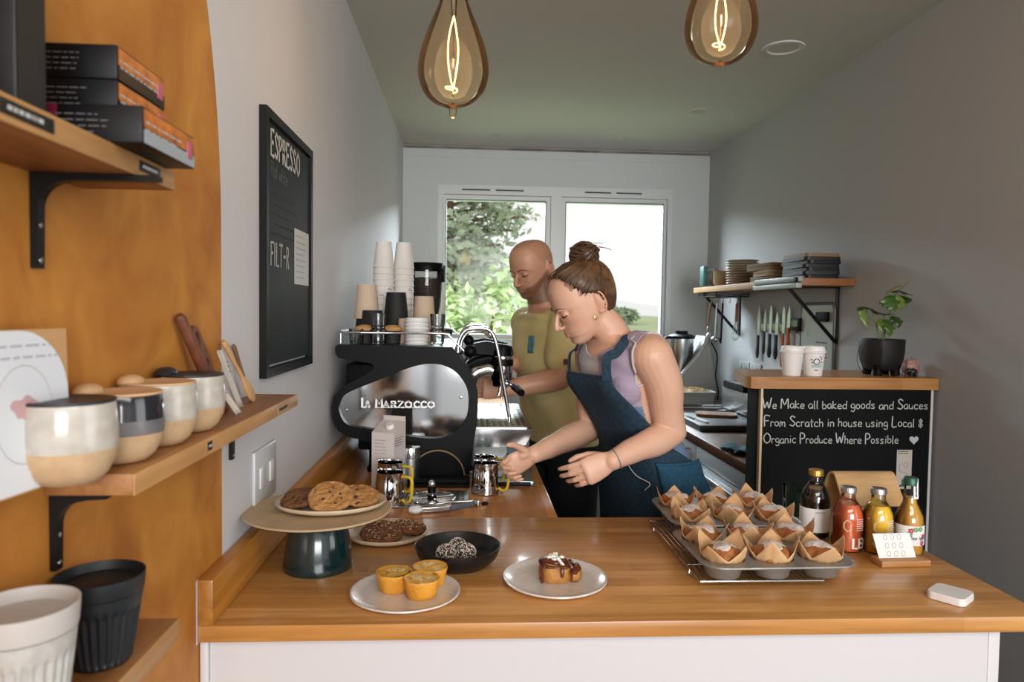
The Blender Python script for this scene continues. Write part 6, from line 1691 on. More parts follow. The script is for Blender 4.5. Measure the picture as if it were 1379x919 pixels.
# ---------------------------------------------------------------- garden seen through the window
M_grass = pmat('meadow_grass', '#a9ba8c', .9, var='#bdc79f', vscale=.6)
M_leafp = pmat('daylight_paled_leaves', '#b3c98c', .7, var='#cdd9a8', vscale=3)  # leaf colour lightened to stand in for overexposed outdoor light
M_leafd = pmat('daylight_paled_needles', '#a9b89c', .8, var='#c2cbb4', vscale=4)  # needles lightened as well, in place of stronger daylight outside
M_leafr = pmat('reddish_reflection_tint', '#dcc4b0', .8, var='#cfb09c', vscale=5)  # reddish tone imitates the interior reflected in the left pane
M_bark = pmat('pine_bark', '#8a6a52', .9, var='#6e5443', vscale=8)
gnd = MB(); gnd.grid(lambda u, v: (-30 + 70 * u, 5.2 + 90 * v * v, -.4 + 1.35 * min(1, v * 1.6) ** 1.3 + .12 * sin(u * 40) * sin(v * 17)), 60, 60)
g_ = gnd.build('lawn_ground', M_grass); struct(g_)
hl = MB(); hl.grid(lambda u, v: (-60 + 220 * u, 150 + 25 * v, -3 + v * (5.5 + 5 * sin(u * 5 + .2) ** 2 + .6 * sin(u * 23))), 60, 8)
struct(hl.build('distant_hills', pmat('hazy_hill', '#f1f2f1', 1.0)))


def leaf_cloud(mb, blobs, n, size, rnd, flat=1.0):
    """Small folded leaves scattered through ellipsoid clumps (centre, radii)."""
    vol = [b[1][0] * b[1][1] * b[1][2] for b in blobs]; tot = sum(vol)
    for (c, r), v in zip(blobs, vol):
        for k in range(max(6, int(n * v / tot))):
            d = Vector((rnd.gauss(0, 1), rnd.gauss(0, 1), rnd.gauss(0, 1))).normalized() * rnd.random() ** .45
            p = Vector(c) + Vector((d.x * r[0], d.y * r[1], d.z * r[2]))
            a = Vector((rnd.gauss(0, 1), rnd.gauss(0, 1), rnd.gauss(0, .6))).normalized(); b_ = a.orthogonal().normalized(); b_ = Quaternion(a, rnd.uniform(0, 6.28)) @ b_
            s = size * rnd.uniform(.6, 1.4)
            mb.add([p - a * s, p + b_ * s * .45, p + a * s, p - b_ * s * .45], [(0, 1, 2, 3)])


def tree(name, label, cat, base, blobs, n, size, leafm, seed, trunk=None, branches=()):
    t = thing(name, label, cat, base)
    rnd = random.Random(seed); mb = MB()
    leaf_cloud(mb, blobs, n, size, rnd); mb.build('foliage', leafm, t, smooth=False)
    if trunk:
        b = MB(); b.tube(smooth_path(trunk[0], 4), trunk[1], 10) if not isinstance(trunk[1], (list, tuple)) else b.tube(trunk[0], trunk[1], 10)
        for br in branches: b.tube(br, [.035 * (1 - i / len(br)) + .008 for i in range(len(br))], 6)
        b.build('trunk', M_bark, t)
    return t
rnd = random.Random(11)
bl = []; brs = []
for k in range(26):
    z = 1.9 + k * .17; R = 2.0 * (1 - .55 * k / 26) * rnd.uniform(.6, 1.0); a = rnd.uniform(0, 6.28)
    for q in range(3):
        aa = a + q * 2.1; c = (R * .62 * cos(aa), R * .62 * sin(aa), z + .12)
        bl.append((c, (R * .5, R * .5, .16))); brs.append([(0, 0, z), (R * .5 * cos(aa), R * .5 * sin(aa), z + .1), (R * .9 * cos(aa), R * .9 * sin(aa), z + .12)])
tree('pine_tree', 'tall dark pine tree outside at the left of the kitchen window', 'tree', (-.45, 13.5, -.2), bl, 9000, .085, M_leafd, 3, ([(0, 0, 0), (.05, 0, 2), (0, 0, 4), (.05, 0, 6.4)], [.19, .16, .12, .03]), brs)
bl = [((rnd.uniform(-.75, .55), rnd.uniform(-.5, .5), .4 + rnd.uniform(0, 1.55)), (.36, .36, .3)) for k in range(22)] + [((.5, 0, 2.15), (.3, .3, .3))]
tree('leafy_shrub', "pale green leafy shrub outside the window beside the man's head", 'shrub', (.0, 8.4, -.35), bl, 5200, .06, M_leafp, 4, ([(0, 0, 0), (.1, 0, .8), (.3, 0, 1.8)], [.05, .04, .015]))
bl = [((rnd.uniform(-.7, .7), rnd.uniform(-.4, .4), .4 + rnd.uniform(0, 1.0)), (.36, .3, .3)) for k in range(16)]
tree('reflection_tinted_shrub', 'pinkish grey shrub imitating the interior reflected in the window, left of the pale green one', 'shrub', (-.7, 8.9, -.3), bl, 3600, .055, M_leafr, 5, ([(0, 0, 0), (.0, 0, .7), (.1, 0, 1.3)], [.05, .04, .015]))
bl = [((rnd.uniform(-1.2, 1.2), rnd.uniform(-.6, .6), rnd.uniform(.1, .6)), (.6, .5, .3)) for k in range(16)]
tree('low_bush', 'low green bush at the foot of the shrubs outside the left pane', 'bush', (-.1, 7.4, -.35), bl, 3200, .06, M_leafp, 6, ([(0, 0, 0), (0, 0, .3)], [.04, .02]))
for k, (x, y, r, lab) in enumerate(((6.8, 36, 1.0, 'small round distant tree on the meadow, left of the hazy pair'), (7.9, 37, .85, 'lower distant tree on the meadow beside the taller round one'))):
    bl = [((rnd.uniform(-.7, .7) * r, rnd.uniform(-.4, .4), r * .9 + rnd.uniform(-.4, .5) * r), (.55 * r, .5 * r, .4 * r)) for q in range(9)]
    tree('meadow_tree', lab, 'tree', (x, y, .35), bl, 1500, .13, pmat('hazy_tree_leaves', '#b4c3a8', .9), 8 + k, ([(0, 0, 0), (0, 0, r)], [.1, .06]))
# ---------------------------------------------------------------- the two people behind the counter
def skin_mat(name, base, red, hairc):
    m = pmat(name, base, .45, sss=.12)
    nt = m.node_tree; N = nt.nodes; L = nt.links; b = N['Principled BSDF']
    at = N.new('ShaderNodeAttribute'); at.attribute_name = 'tint'
    sp = N.new('ShaderNodeSeparateColor'); L.new(at.outputs['Color'], sp.inputs[0])
    tc = N.new('ShaderNodeTexCoord'); nz = N.new('ShaderNodeTexNoise'); nz.inputs['Scale'].default_value = 55; nz.inputs['Detail'].default_value = 4
    L.new(tc.outputs['Object'], nz.inputs['Vector'])
    m0 = N.new('ShaderNodeMix'); m0.data_type = 'RGBA'; m0.inputs[6].default_value = lin(base); m0.inputs[7].default_value = lin(red)
    q = N.new('ShaderNodeMath'); q.operation = 'MULTIPLY_ADD'; q.inputs[1].default_value = .28; L.new(nz.outputs['Fac'], q.inputs[0]); L.new(sp.outputs[1], q.inputs[2])
    q.use_clamp = True
    L.new(q.outputs[0], m0.inputs['Factor'])
    m1 = N.new('ShaderNodeMix'); m1.data_type = 'RGBA'; m1.inputs[7].default_value = lin(hairc)
    L.new(sp.outputs[0], m1.inputs['Factor']); L.new(m0.outputs[2], m1.inputs[6]); L.new(m1.outputs[2], b.inputs['Base Color'])
    return m


HF = [(.112, .0), (.109, .022), (.103, .042), (.094, .058), (.082, .071), (.064, .082), (.045, .087), (.025, .089), (.010, .0905), (-.003, .086), (-.015, .083), (-.03, .083), (-.045, .083), (-.055, .085), (-.063, .0865), (-.069, .083), (-.076, .0845), (-.084, .078), (-.092, .077), (-.1, .079), (-.107, .075), (-.113, .064), (-.116, .05)]
HB = [(.112, .0), (.109, -.025), (.103, -.05), (.094, -.068), (.082, -.083), (.064, -.095), (.045, -.100), (.025, -.101), (.01, -.099), (-.003, -.096), (-.015, -.092), (-.03, -.085), (-.045, -.075), (-.055, -.066), (-.063, -.058), (-.069, -.05), (-.076, -.04), (-.084, -.03), (-.092, -.018), (-.1, -.002), (-.107, .012), (-.113, .03), (-.116, .04)]
HW = [(.112, .0), (.109, .024), (.103, .042), (.094, .053), (.082, .0625), (.064, .070), (.045, .0735), (.025, .075), (.01, .0745), (-.003, .0735), (-.015, .0725), (-.03, .0705), (-.045, .067), (-.055, .064), (-.063, .0615), (-.069, .0595), (-.076, .0565), (-.084, .052), (-.092, .046), (-.1, .039), (-.107, .030), (-.113, .019), (-.116, .006)]


def interp(tab, z):
    if z >= tab[0][0]: return tab[0][1]
    for (z1, a), (z2, b) in zip(tab, tab[1:]):
        if z >= z2: return b + (a - b) * (z - z2) / (z1 - z2)
    return tab[-1][1]


def head_pt(a, z, off=0.0):
    """Head surface in head space: x right, y forward, z up."""
    yf, yb, w = interp(HF, z), interp(HB, z), interp(HW, z)
    c, s = cos(a), sin(a)
    yc = yb + (yf - yb) * .5; d = (yf - yb) * .5
    e = .9
    x = (abs(c) ** e) * (1 if c >= 0 else -1) * w; y = yc + (abs(s) ** (e if s < 0 else .86)) * (1 if s >= 0 else -1) * d
    if s > .3:                                      # eye sockets and cheeks
        for sx in (-1, 1):
            g = math.exp(-(((x - sx * .032) / .017) ** 2 + ((z + .004) / .011) ** 2)); y -= .0085 * g
            g = math.exp(-(((x - sx * .045) / .02) ** 2 + ((z + .034) / .018) ** 2)); y += .003 * g
    p = Vector((x, y, z))
    if off:
        n = Vector((x / max(w, .02), (y - yc) / max(d, .02), z * 7)).normalized(); p += n * off
    return p


def head_shells(mb, H, female):
    zs = [t[0] for t in HF]; zz = []
    for a, b in zip(zs, zs[1:]): zz += [a, (a + b) / 2]
    zz.append(zs[-1]); zz = zz[1:]
    seg = 56; vs = [Vector((0, 0, .1125))]; rows = []
    for z in zz:
        rows.append([len(vs) + k for k in range(seg)]); vs += [head_pt(2 * pi * k / seg, z) for k in range(seg)]
    vs.append(Vector((0, .046, -.1165))); last = len(vs) - 1; fs = []
    for k in range(seg): fs.append((0, rows[0][k], rows[0][(k + 1) % seg])); fs.append((last, rows[-1][(k + 1) % seg], rows[-1][k]))
    for A, B in zip(rows, rows[1:]):
        for k in range(seg): fs.append((A[k], B[k], B[(k + 1) % seg], A[(k + 1) % seg]))
    mb.add([H @ v for v in vs], fs)
    t = lambda pts, r, f=1.0: mb.tube([H @ Vector(p) for p in pts], r, 12, flat=f)
    B = lambda c, r, sc=(1, 1, 1): mb.ball(H @ Vector(c), r, 16, sc, H.to_3x3().to_4x4(), 10)
    k = .9 if female else 1.08
    t([(0, .082, .004), (0, .092, -.012), (0, .1015 + .002 * (k - 1), -.028), (0, .107, -.039), (0, .104, -.0445), (0, .088, -.048)], [.0055, .0065 * k, .0085 * k, .0095 * k, .0085 * k, .006])
    B((0, .1065, -.0405), .0092 * k)
    for s in (-1, 1):
        B((s * .0105 * k, .0955, -.0435), .0078 * k, (1, 1.25, .85))
        B((s * .0315, .0735, -.0045), .0135, (1.12, .8, .82))       # lidded eye
        t([(s * .016, .087, .0085), (s * .032, .0835, .0125), (s * .047, .072, .0095)], [.005, .0055, .004])   # brow ridge
    t([(-.021, .077, -.0668), (-.010, .0855, -.0635), (0, .0878, -.0648), (.010, .0855, -.0635), (.021, .077, -.0668)], [.002, .0036, .0036, .0036, .002])
    t([(-.020, .077, -.0685), (-.010, .0845, -.0735), (0, .0868, -.0745), (.010, .0845, -.0735), (.020, .077, -.0685)], [.002, .0042, .0048, .0042, .002])
    for s in (-1, 1):                                # ears
        E = H @ frame((s * .0735, -.012, -.012), (.42 * s, -.9, 0), (0, .16, 1))
        pts = [E @ Vector((.013 + .0175 * cos(q) * .9, .002 + .032 * sin(q), s * .004 * 0)) for q in [(-1.9 + i * .33) for i in range(13)]]
        mb.tube([p for p in pts], [.0034] * 12 + [.0026], 8)
        mb.ball(E @ Vector((.008, .0, 0)), .0175, 16, (.85, 1.6, .26), E.to_3x3().to_4x4(), 10)
        mb.ball(E @ Vector((.004, -.026, 0)), .0075, 12, (.9, 1.1, .6), E.to_3x3().to_4x4(), 8)


def hand_shells(mb, W, left, curls, thumb, sc=1.0, splay=.05):
    """W: wrist frame, z to the fingers, x to the thumb, y to the back of the hand."""
    def P(x, y, z): return W @ Vector((x * sc, y * sc, z * sc))
    r = lambda q: q * sc
    # palm as a tapering set of ribs
    mb.tube([P(.002, 0, -.015), P(.002, 0, .005), P(.002, -.001, .03), P(.001, 0, .06), P(0, .001, .082), P(0, .001, .09)], [r(.026), r(.0275), r(.036), r(.040), r(.0395), r(.034)], 20, flat=[.72, .66, .44, .37, .32, .26], up=(W.to_3x3() @ Vector((0, 1, 0))))
    mb.ball(P(.021, -.009, .032), r(.0165), 14, (.95, .9, 1.5), W.to_3x3().to_4x4(), 8)       # thumb mound
    for i, (x0, L) in enumerate(((.029, (.043, .026, .021)), (.0098, (.047, .029, .022)), (-.0095, (.044, .027, .021)), (-.0275, (.034, .021, .019)))):
        cu = curls[i]; ang = 0; p = Vector((x0, .002 - .002 * abs(i - 1), .083 - .004 * abs(i - 1.2))); pts = [p - Vector((0, 0, .012)), p.copy()]; rad_ = [.0088, .0092]
        sx = splay * (1.5 - i)
        for j, l in enumerate(L):
            ang += cu[j]; d = Vector((sx * cos(ang), -sin(ang), cos(ang))).normalized()
            pts.append(p + d * l * .5); rad_.append((.0083, .0074, .0067)[j] * (.88 if i == 3 else 1))
            p = p + d * l; pts.append(p.copy()); rad_.append((.0083, .0073, .0052)[j] * (.88 if i == 3 else 1))
        mb.tube([P(*q) for q in pts], [r(q) for q in rad_], 12)
        mb.ball(P(*(pts[-1] - d * .003)), r(.0062 * (.88 if i == 3 else 1)), 12, rings=8)
        mb.ball(P(pts[1].x, pts[1].y + .001, pts[1].z), r(.0095), 12, rings=8)
    b0 = Vector((.022, -.008, .022)); d1, d2, d3 = [Vector(q).normalized() for q in thumb]
    q0 = b0; q1 = b0 + d1 * .040; q2 = q1 + d2 * .032; q3 = q2 + d3 * .025
    mb.tube([P(*q) for q in (q0, (q0 + q1) / 2, q1, (q1 + q2) / 2, q2, (q2 + q3) / 2, q3)], [r(v) for v in (.0135, .0125, .0105, .0092, .0093, .0085, .0058)], 12)
    mb.ball(P(*(q3 - d3 * .003)), r(.0068), 12, rings=8)


def limb(mb, pts, radii, flat=1.0, seg=20):
    P = smooth_path(pts, 5); n = len(P); k = len(radii) - 1
    R = []
    for i in range(n):
        u = i / (n - 1) * k; j = min(int(u), k - 1); f = u - j; f = f * f * (3 - 2 * f); R.append(radii[j] * (1 - f) + radii[j + 1] * f)
    mb.tube(P, R, seg, flat=flat)
    mb.ball(P[0], R[0], 20, rings=12); mb.ball(P[-1], R[-1], 20, rings=12)


def torso_fn(secs):
    """secs: (centre, half width, depth front, depth back, facing). Returns point(v in 0..1, angle from front, offset)."""
    C_ = smooth_path([s[0] for s in secs], 8); n = len(C_)
    def val(k, v):
        u = v * (len(secs) - 1); j = min(int(u), len(secs) - 2); f = u - j; f = f * f * (3 - 2 * f) if k != 4 else f
        return secs[j][k] * (1 - f) + secs[j + 1][k] * f
    def pt(v, ang, off=0.0):
        c = C_[min(int(round(v * (n - 1))), n - 1)] if False else C_[min(int(v * (n - 1)), n - 2)].lerp(C_[min(int(v * (n - 1)), n - 2) + 1], v * (n - 1) - min(int(v * (n - 1)), n - 2))
        az = val(4, v); f = Vector((cos(az), sin(az), 0)); Lv = Vector((-f.y, f.x, 0))
        w = val(1, v) + off; d = (val(2, v) if cos(ang) > 0 else val(3, v)) + off
        ca, sa = cos(ang), sin(ang); e = .82
        return c + Lv * w * (abs(sa) ** e) * (1 if sa > 0 else -1) + f * d * (abs(ca) ** e) * (1 if ca > 0 else -1)
    return pt


def torso_shell(mb, pt, v0=0.0, v1=1.0, off=0.0, seg=40, rows=40):
    vs = []; 
    for j in range(rows + 1):
        v = v0 + (v1 - v0) * j / rows
        vs += [pt(v, 2 * pi * k / seg, off) for k in range(seg)]
    fs = [(j * seg + k, j * seg + (k + 1) % seg, (j + 1) * seg + (k + 1) % seg, (j + 1) * seg + k) for j in range(rows) for k in range(seg)]
    fs += [tuple(range(seg - 1, -1, -1)), tuple(rows * seg + k for k in range(seg))]
    mb.add(vs, fs)


def fuse(mb, name, mat, parent, voxel, smooth_it=3, factor=.5):
    """Union of the overlapping shells as one continuous, smoothed surface."""
    o = mb.build(name + '_shells', None)
    bm = bmesh.new(); bm.from_mesh(o.data); bmesh.ops.recalc_face_normals(bm, faces=bm.faces[:]); bm.to_mesh(o.data); bm.free()
    md = o.modifiers.new('r', 'REMESH'); md.mode = 'VOXEL'; md.voxel_size = voxel; md.use_smooth_shade = True
    if smooth_it:
        ms = o.modifiers.new('s', 'SMOOTH'); ms.factor = factor; ms.iterations = smooth_it
    dg = bpy.context.evaluated_depsgraph_get(); dg.update()
    me = bpy.data.meshes.new_from_object(o.evaluated_get(dg))
    bpy.data.objects.remove(o)
    me.name = name; me.materials.clear()
    for q in (mat if isinstance(mat, (list, tuple)) else [mat]): me.materials.append(q)
    me.polygons.foreach_set('use_smooth', [True] * len(me.polygons))
    r = bpy.data.objects.new(name, me); COL.objects.link(r); r.parent = parent
    return r


def set_tint(o, fn):
    ca = o.data.color_attributes.new('tint', 'FLOAT_COLOR', 'POINT')
    buf = [0.0] * (4 * len(o.data.vertices))
    for i, v in enumerate(o.data.vertices):
        r, g, b = fn(v.co); buf[4 * i] = r; buf[4 * i + 1] = g; buf[4 * i + 2] = b; buf[4 * i + 3] = 1
    ca.data.foreach_set('color', buf)


def sstep(a, b, x):
    t = max(0.0, min(1.0, (x - a) / (b - a))); return t * t * (3 - 2 * t)


def head_frame(c, az, pitch, roll=0.0, sc=1.0):
    f0 = Vector((cos(az), sin(az), 0)); f = f0 * cos(pitch) + Vector((0, 0, -1)) * sin(pitch)
    x = f.cross(Vector((0, 0, 1))).normalized(); up = x.cross(f).normalized()
    R = Matrix((x, f, up)).transposed() @ Matrix.Rotation(roll, 3, 'Y')
    M = R.to_4x4() @ Matrix.Scale(sc, 4); M.translation = Vector(c)
    return M


def wrist_frame(o, to, thumb, left):
    z = (Vector(to) - Vector(o)).normalized(); x = Vector(thumb); x = (x - z * x.dot(z)).normalized()
    y = z.cross(x)
    if left: y = -y
    M = Matrix((x, y, z)).transposed().to_4x4(); M.translation = Vector(o); return M


def in_head(Hi, co):
    return Hi @ co


def shoes(parent, feet, mat, az):
    for (x, y) in feet:
        b = MB(); f = Vector((cos(az), sin(az), 0)); p = Vector((x, y, 0))
        b.tube([p - f * .09 + Vector((0, 0, .035)), p - f * .05 + Vector((0, 0, .05)), p + f * .05 + Vector((0, 0, .045)), p + f * .14 + Vector((0, 0, .032)), p + f * .18 + Vector((0, 0, .024))], [.03, .045, .046, .044, .022], 18, flat=[.9, 1, .9, .7, .8])
        for i, q in enumerate(b.v): b.v[i] = (q[0], q[1], max(q[2], .002))
        b.build('shoe', mat, parent)


# ======================================================= woman
WA = atan2(-.44, -.9)
wf = Vector((cos(WA), sin(WA), 0)); wl = Vector((-wf.y, wf.x, 0))
woman = thing('person', 'woman with a hair bun, denim apron and lilac top, reaching for a jug', 'person', (.58, 2.2, 0))
Wo = Vector((.58, 2.2, 0))
wsec = [(Vector((.585, 2.215, .80)), .165, .105, .115, WA), (Vector((.580, 2.212, .90)), .172, .108, .122, WA), (Vector((.560, 2.20, .99)), .155, .102, .105, WA), (Vector((.540, 2.185, 1.07)), .132, .095, .092, WA),
        (Vector((.505, 2.168, 1.17)), .142, .105, .098, WA), (Vector((.475, 2.152, 1.26)), .150, .108, .098, WA), (Vector((.452, 2.14, 1.325)), .150, .088, .085, WA), (Vector((.440, 2.133, 1.365)), .115, .062, .068, WA), (Vector((.430, 2.128, 1.392)), .062, .05, .058, WA)]
wpt = torso_fn(wsec)
WH = head_frame((.334, 2.118, 1.492), atan2(-.2, -.98), rad(27), rad(-2), 1.0)
SL, SR = Vector((.517, 1.995, 1.335)), Vector((.392, 2.265, 1.33))
EL, ER = Vector((.590, 2.035, 1.118)), Vector((.395, 2.275, 1.085))
WL, WR = Vector((.398, 1.935, 1.052)), Vector((.200, 2.118, 1.032))
mb = MB()
torso_shell(mb, wpt)
for s in (-1, 1): mb.ball(wpt(.60, s * .55) - wf * .034, .052, 20, (1, 1, .95))
limb(mb, [(.445, 2.135, 1.355), (.425, 2.126, 1.40), (.392, 2.12, 1.44), (.365, 2.12, 1.475)], [.062, .052, .049, .052], 1.0, 24)
limb(mb, [(.45, 2.13, 1.352), SL + Vector((0, .02, .012)), SL], [.05, .055, .058])
limb(mb, [(.435, 2.15, 1.35), SR + Vector((0, -.02, .012)), SR], [.05, .052, .052])
limb(mb, [SL, SL.lerp(EL, .35) + Vector((.012, -.004, 0)), SL.lerp(EL, .75), EL], [.060, .055, .048, .0435])
limb(mb, [EL, EL.lerp(WL, .25) + Vector((-.004, -.004, -.006)), EL.lerp(WL, .65), WL], [.0435, .0445, .036, .0275])
limb(mb, [SR, SR.lerp(ER, .5), ER], [.055, .048, .041])
limb(mb, [ER, ER.lerp(WR, .3), ER.lerp(WR, .7), WR], [.041, .042, .034, .0265])
hips = Vector((.582, 2.213, .84))
for s in (-1, 1):
    hj = hips + wl * s * .09
    limb(mb, [hj, hj + Vector((.0, 0, -.2)) - wf * -.01, hj + Vector((0, 0, -.38)) + wf * .01], [.092, .082, .062])
    limb(mb, [hj + Vector((0, 0, -.38)) + wf * .01, hj + Vector((0, 0, -.52)) - wf * .015, hj + Vector((0, 0, -.78)) - wf * .01], [.06, .056, .038])
    mb.ball(hj + Vector((0, 0, -.80)) + wf * .06, .04, 16, (1.4, 1, .7))
head_shells(mb, WH, True)
hand_shells(mb, wrist_frame(WL, (.285, 1.918, 1.006), (-.25, .15, 1), True), True, ((.42, .5, .25), (.5, .55, .3), (.55, .6, .3), (.55, .6, .3)), ((.45, -.35, .8), (.15, -.3, 1), (-.1, -.25, 1)), .97, .03)
hand_shells(mb, wrist_frame(WR, (.118, 2.098, .995), (-.25, -.25, 1), False), False, ((.55, 1.0, .7), (.75, 1.1, .75), (.85, 1.15, .75), (.85, 1.1, .7)), ((.85, -.25, .5), (.75, -.35, .65), (.55, -.45, .75)), .95, .05)
mb.v = [tuple(Vector(p) - Wo) for p in mb.v]
M_wskin = skin_mat('fair_skin', '#dbb197', '#c07f68', '#5a4030')
wbody = fuse(mb, 'body', M_wskin, woman, .0031, 3)
WHi = (Matrix.Translation(-Wo) @ WH).inverted()
def wt(co):
    h = WHi @ co
    if abs(h.x) > .1 or abs(h.y) > .13 or abs(h.z) > .13: return (0, 0, 0)
    lip = math.exp(-((h.x / .021) ** 2 + ((h.z + .069) / .0085) ** 2) ** 2) * (1 if h.y > .07 else 0)
    chk = .35 * math.exp(-(((abs(h.x) - .045) / .02) ** 2 + ((h.z + .036) / .02) ** 2)) * (1 if h.y > .03 else 0)
    nose = .25 * math.exp(-((h.x / .014) ** 2 + ((h.z + .04) / .012) ** 2)) * (1 if h.y > .09 else 0)
    ear = .3 if abs(h.x) > .076 and abs(h.z + .01) < .04 else 0
    return (0, min(1, lip * .85 + chk + nose + ear), 0)
set_tint(wbody, wt)

# hair: combed cap, strands, bun
M_whair = pmat('brown_hair', '#3f2c1d', .45, var='#5a412c', vscale=30, stretch=(6, 6, 1.2))
M_whair2 = pmat('light_brown_strands', '#755639', .45, var='#4a3322', vscale=40)
def whl(z):      # the hairline: hair where y < whl(z)
    return interp([(.112, .2), (.106, .062), (.098, .052), (.085, .045), (.065, .036), (.045, .026), (.028, .014), (.02, .0), (.012, -.028), (-.01, -.034), (-.02, -.026), (-.04, -.034), (-.058, -.045), (-.07, -.2)], z)
Wm = Matrix.Translation(-Wo) @ WH
hb = MB(); nz_, na = 40, 72; idx = {}
pts = []
for j in range(nz_ + 1):
    z = .1115 - (.1115 + .066) * j / nz_
    for k in range(na):
        a = 2 * pi * k / na; p0 = head_pt(a, z); edge = sstep(0, .03, whl(z) - p0.y)
        pts.append((head_pt(a, z, .002 + .0085 * edge + .0012 * sin(a * 40) * edge), p0.y < whl(z)))
vs = [Wm @ p[0] for p in pts]; top = len(vs); vs.append(Wm @ Vector((0, 0, .121)))
fs = []
for j in range(nz_):
    for k in range(na):
        q = (j * na + k, j * na + (k + 1) % na, (j + 1) * na + (k + 1) % na, (j + 1) * na + k)
        if all(pts[i][1] for i in q): fs.append(q)
for k in range(na): fs.append((top, k, (k + 1) % na))
hb.add(vs, fs)
hair = hb.build('hair', M_whair, woman, solid=.004, angle=80)
bunc = Vector((0, -.066, .116)); rnd = random.Random(21)
st = MB()
def onhead(p, off):
    """Push a point to just off the head surface."""
    z = max(-.11, min(.1105, p.z)); best = None
    yc = (interp(HF, z) + interp(HB, z)) / 2
    a = atan2((p.y - yc) / max(.01, (interp(HF, z) - interp(HB, z)) / 2), p.x / max(.01, interp(HW, z)))
    return head_pt(a, z, off)
for k in range(340):
    z = rnd.uniform(-.055, .1); side = rnd.choice((-1, 1)); y = whl(z) + .004 - rnd.random() ** 2 * .055
    yb_ = interp(HB, z)
    if y < yb_ + .01: y = rnd.uniform(yb_ + .005, whl(z))
    yc = (interp(HF, z) + yb_) / 2; d = (interp(HF, z) - yb_) / 2
    s_ = max(-1, min(1, (y - yc) / d)); a = math.asin(s_); a = a if side > 0 else pi - a
    s0 = head_pt(a, z, .0015)
    path = []
    for i in range(9):
        u = i / 8; p = s0.lerp(bunc, u ** 1.1)
        off = .0095 + .004 * sin(pi * u) + rnd.uniform(-.0012, .0012)
        path.append(onhead(p, off if i else .0015) if u < .92 else p)
    sp2 = [Wm @ p for p in smooth_path(path, 2)]; r_ = rnd.uniform(.0007, .0016); st.tube(sp2, [r_ * min(1, .25 + i * .12) for i in range(len(sp2))], 5)
st.build('hair_strands', M_whair2, hair)
bn = MB()
bn.ball(Wm @ bunc, .034, 20, (1, .95, .82), Wm.to_3x3().to_4x4(), 12)
for k in range(40):
    ph = rnd.uniform(0, 6.28); tl = Quaternion(Vector((rnd.gauss(0, .35), rnd.gauss(0, .35), 1)).normalized(), ph); R = rnd.uniform(.028, .043); hgt = rnd.uniform(-.016, .024)
    L_ = rnd.uniform(2.5, 5); path = [bunc + tl @ Vector((R * cos(q), R * sin(q) * .95, hgt + .006 * sin(q * 2 + ph))) for q in [L_ * i / 14 for i in range(15)]]
    bn.tube([Wm @ p for p in path], [rnd.uniform(.003, .0065) * sin(pi * (i + .8) / 16) ** .5 for i in range(15)], 7)
bn.build('hair_bun', M_whair, hair)
ws = MB()
def wisp(pts, r=.0007): ws.tube([Wm @ Vector(p) for p in smooth_path(pts, 5)], r, 4)
for k in range(16):
    a = rnd.uniform(0, 6.28); r0 = rnd.uniform(.022, .032)
    p = bunc + Vector((r0 * cos(a), r0 * sin(a), rnd.uniform(.0, .025))); d = Vector((cos(a), sin(a) - .3, rnd.uniform(-.6, .9))).normalized()
    wisp([p, p + d * .015 + Vector((0, 0, .005)), p + d * .03 + Vector((rnd.uniform(-.01, .01), -.006, -.004)), p + d * .04 + Vector((rnd.uniform(-.01, .01), -.014, -.018))], rnd.uniform(.0006, .0012))
for k in range(14):
    z = rnd.uniform(-.062, -.03); s = rnd.choice((-1, 1)); x0 = s * rnd.uniform(.02, .055)
    p = Vector((x0, interp(HB, z) + .02 + .25 * abs(x0), z)); wisp([p, p + Vector((0, -.006, -.02)), p + Vector((s * .004, .0, -.045)), p + Vector((s * .006, .008, -.06))], .0007)
for s in (-1, 1):
    for k in range(0):
        wisp([(s * .073, .012 + k * .004, .012), (s * .0765, .02 + k * .005, -.004), (s * .0745, .024 + k * .003, -.022), (s * .073, .018 + k * .004, -.04 - .006 * k)], .0008)
ws.build('loose_wisps', M_whair2, hair)
bl_ = MB()
for s in (-1, 1):
    bl_.tube([Wm @ Vector(p) for p in ((s * .014, .0925, .0115), (s * .026, .0905, .0165), (s * .038, .084, .0165), (s * .05, .072, .011))], [.0016, .0022, .002, .001], 6, flat=.6)
bl_.build('eyebrows', M_whair, woman)
bl_ = MB()
for s in (-1, 1):
    bl_.tube([Wm @ Vector(p) for p in ((s * .019, .0795, -.011), (s * .027, .0845, -.0125), (s * .036, .0838, -.0125), (s * .046, .074, -.0095))], [.0008, .0014, .0016, .0014], 6)
bl_.build('eyelashes', pmat('lash_brown', '#2a1a12', .6), woman)
er = MB(); er.ball(Wm @ Vector((-.0815, .008, -.052)), .0032, 12); er.tube([Wm @ Vector((-.0815 + .0, .008 + .005 * cos(q), -.046 + .006 * sin(q))) for q in [i * pi / 6 for i in range(12)]], .0008, 5, closed=True); er.build('gold_earring', pmat('gold', '#c9a24a', .2, 1.0), woman)

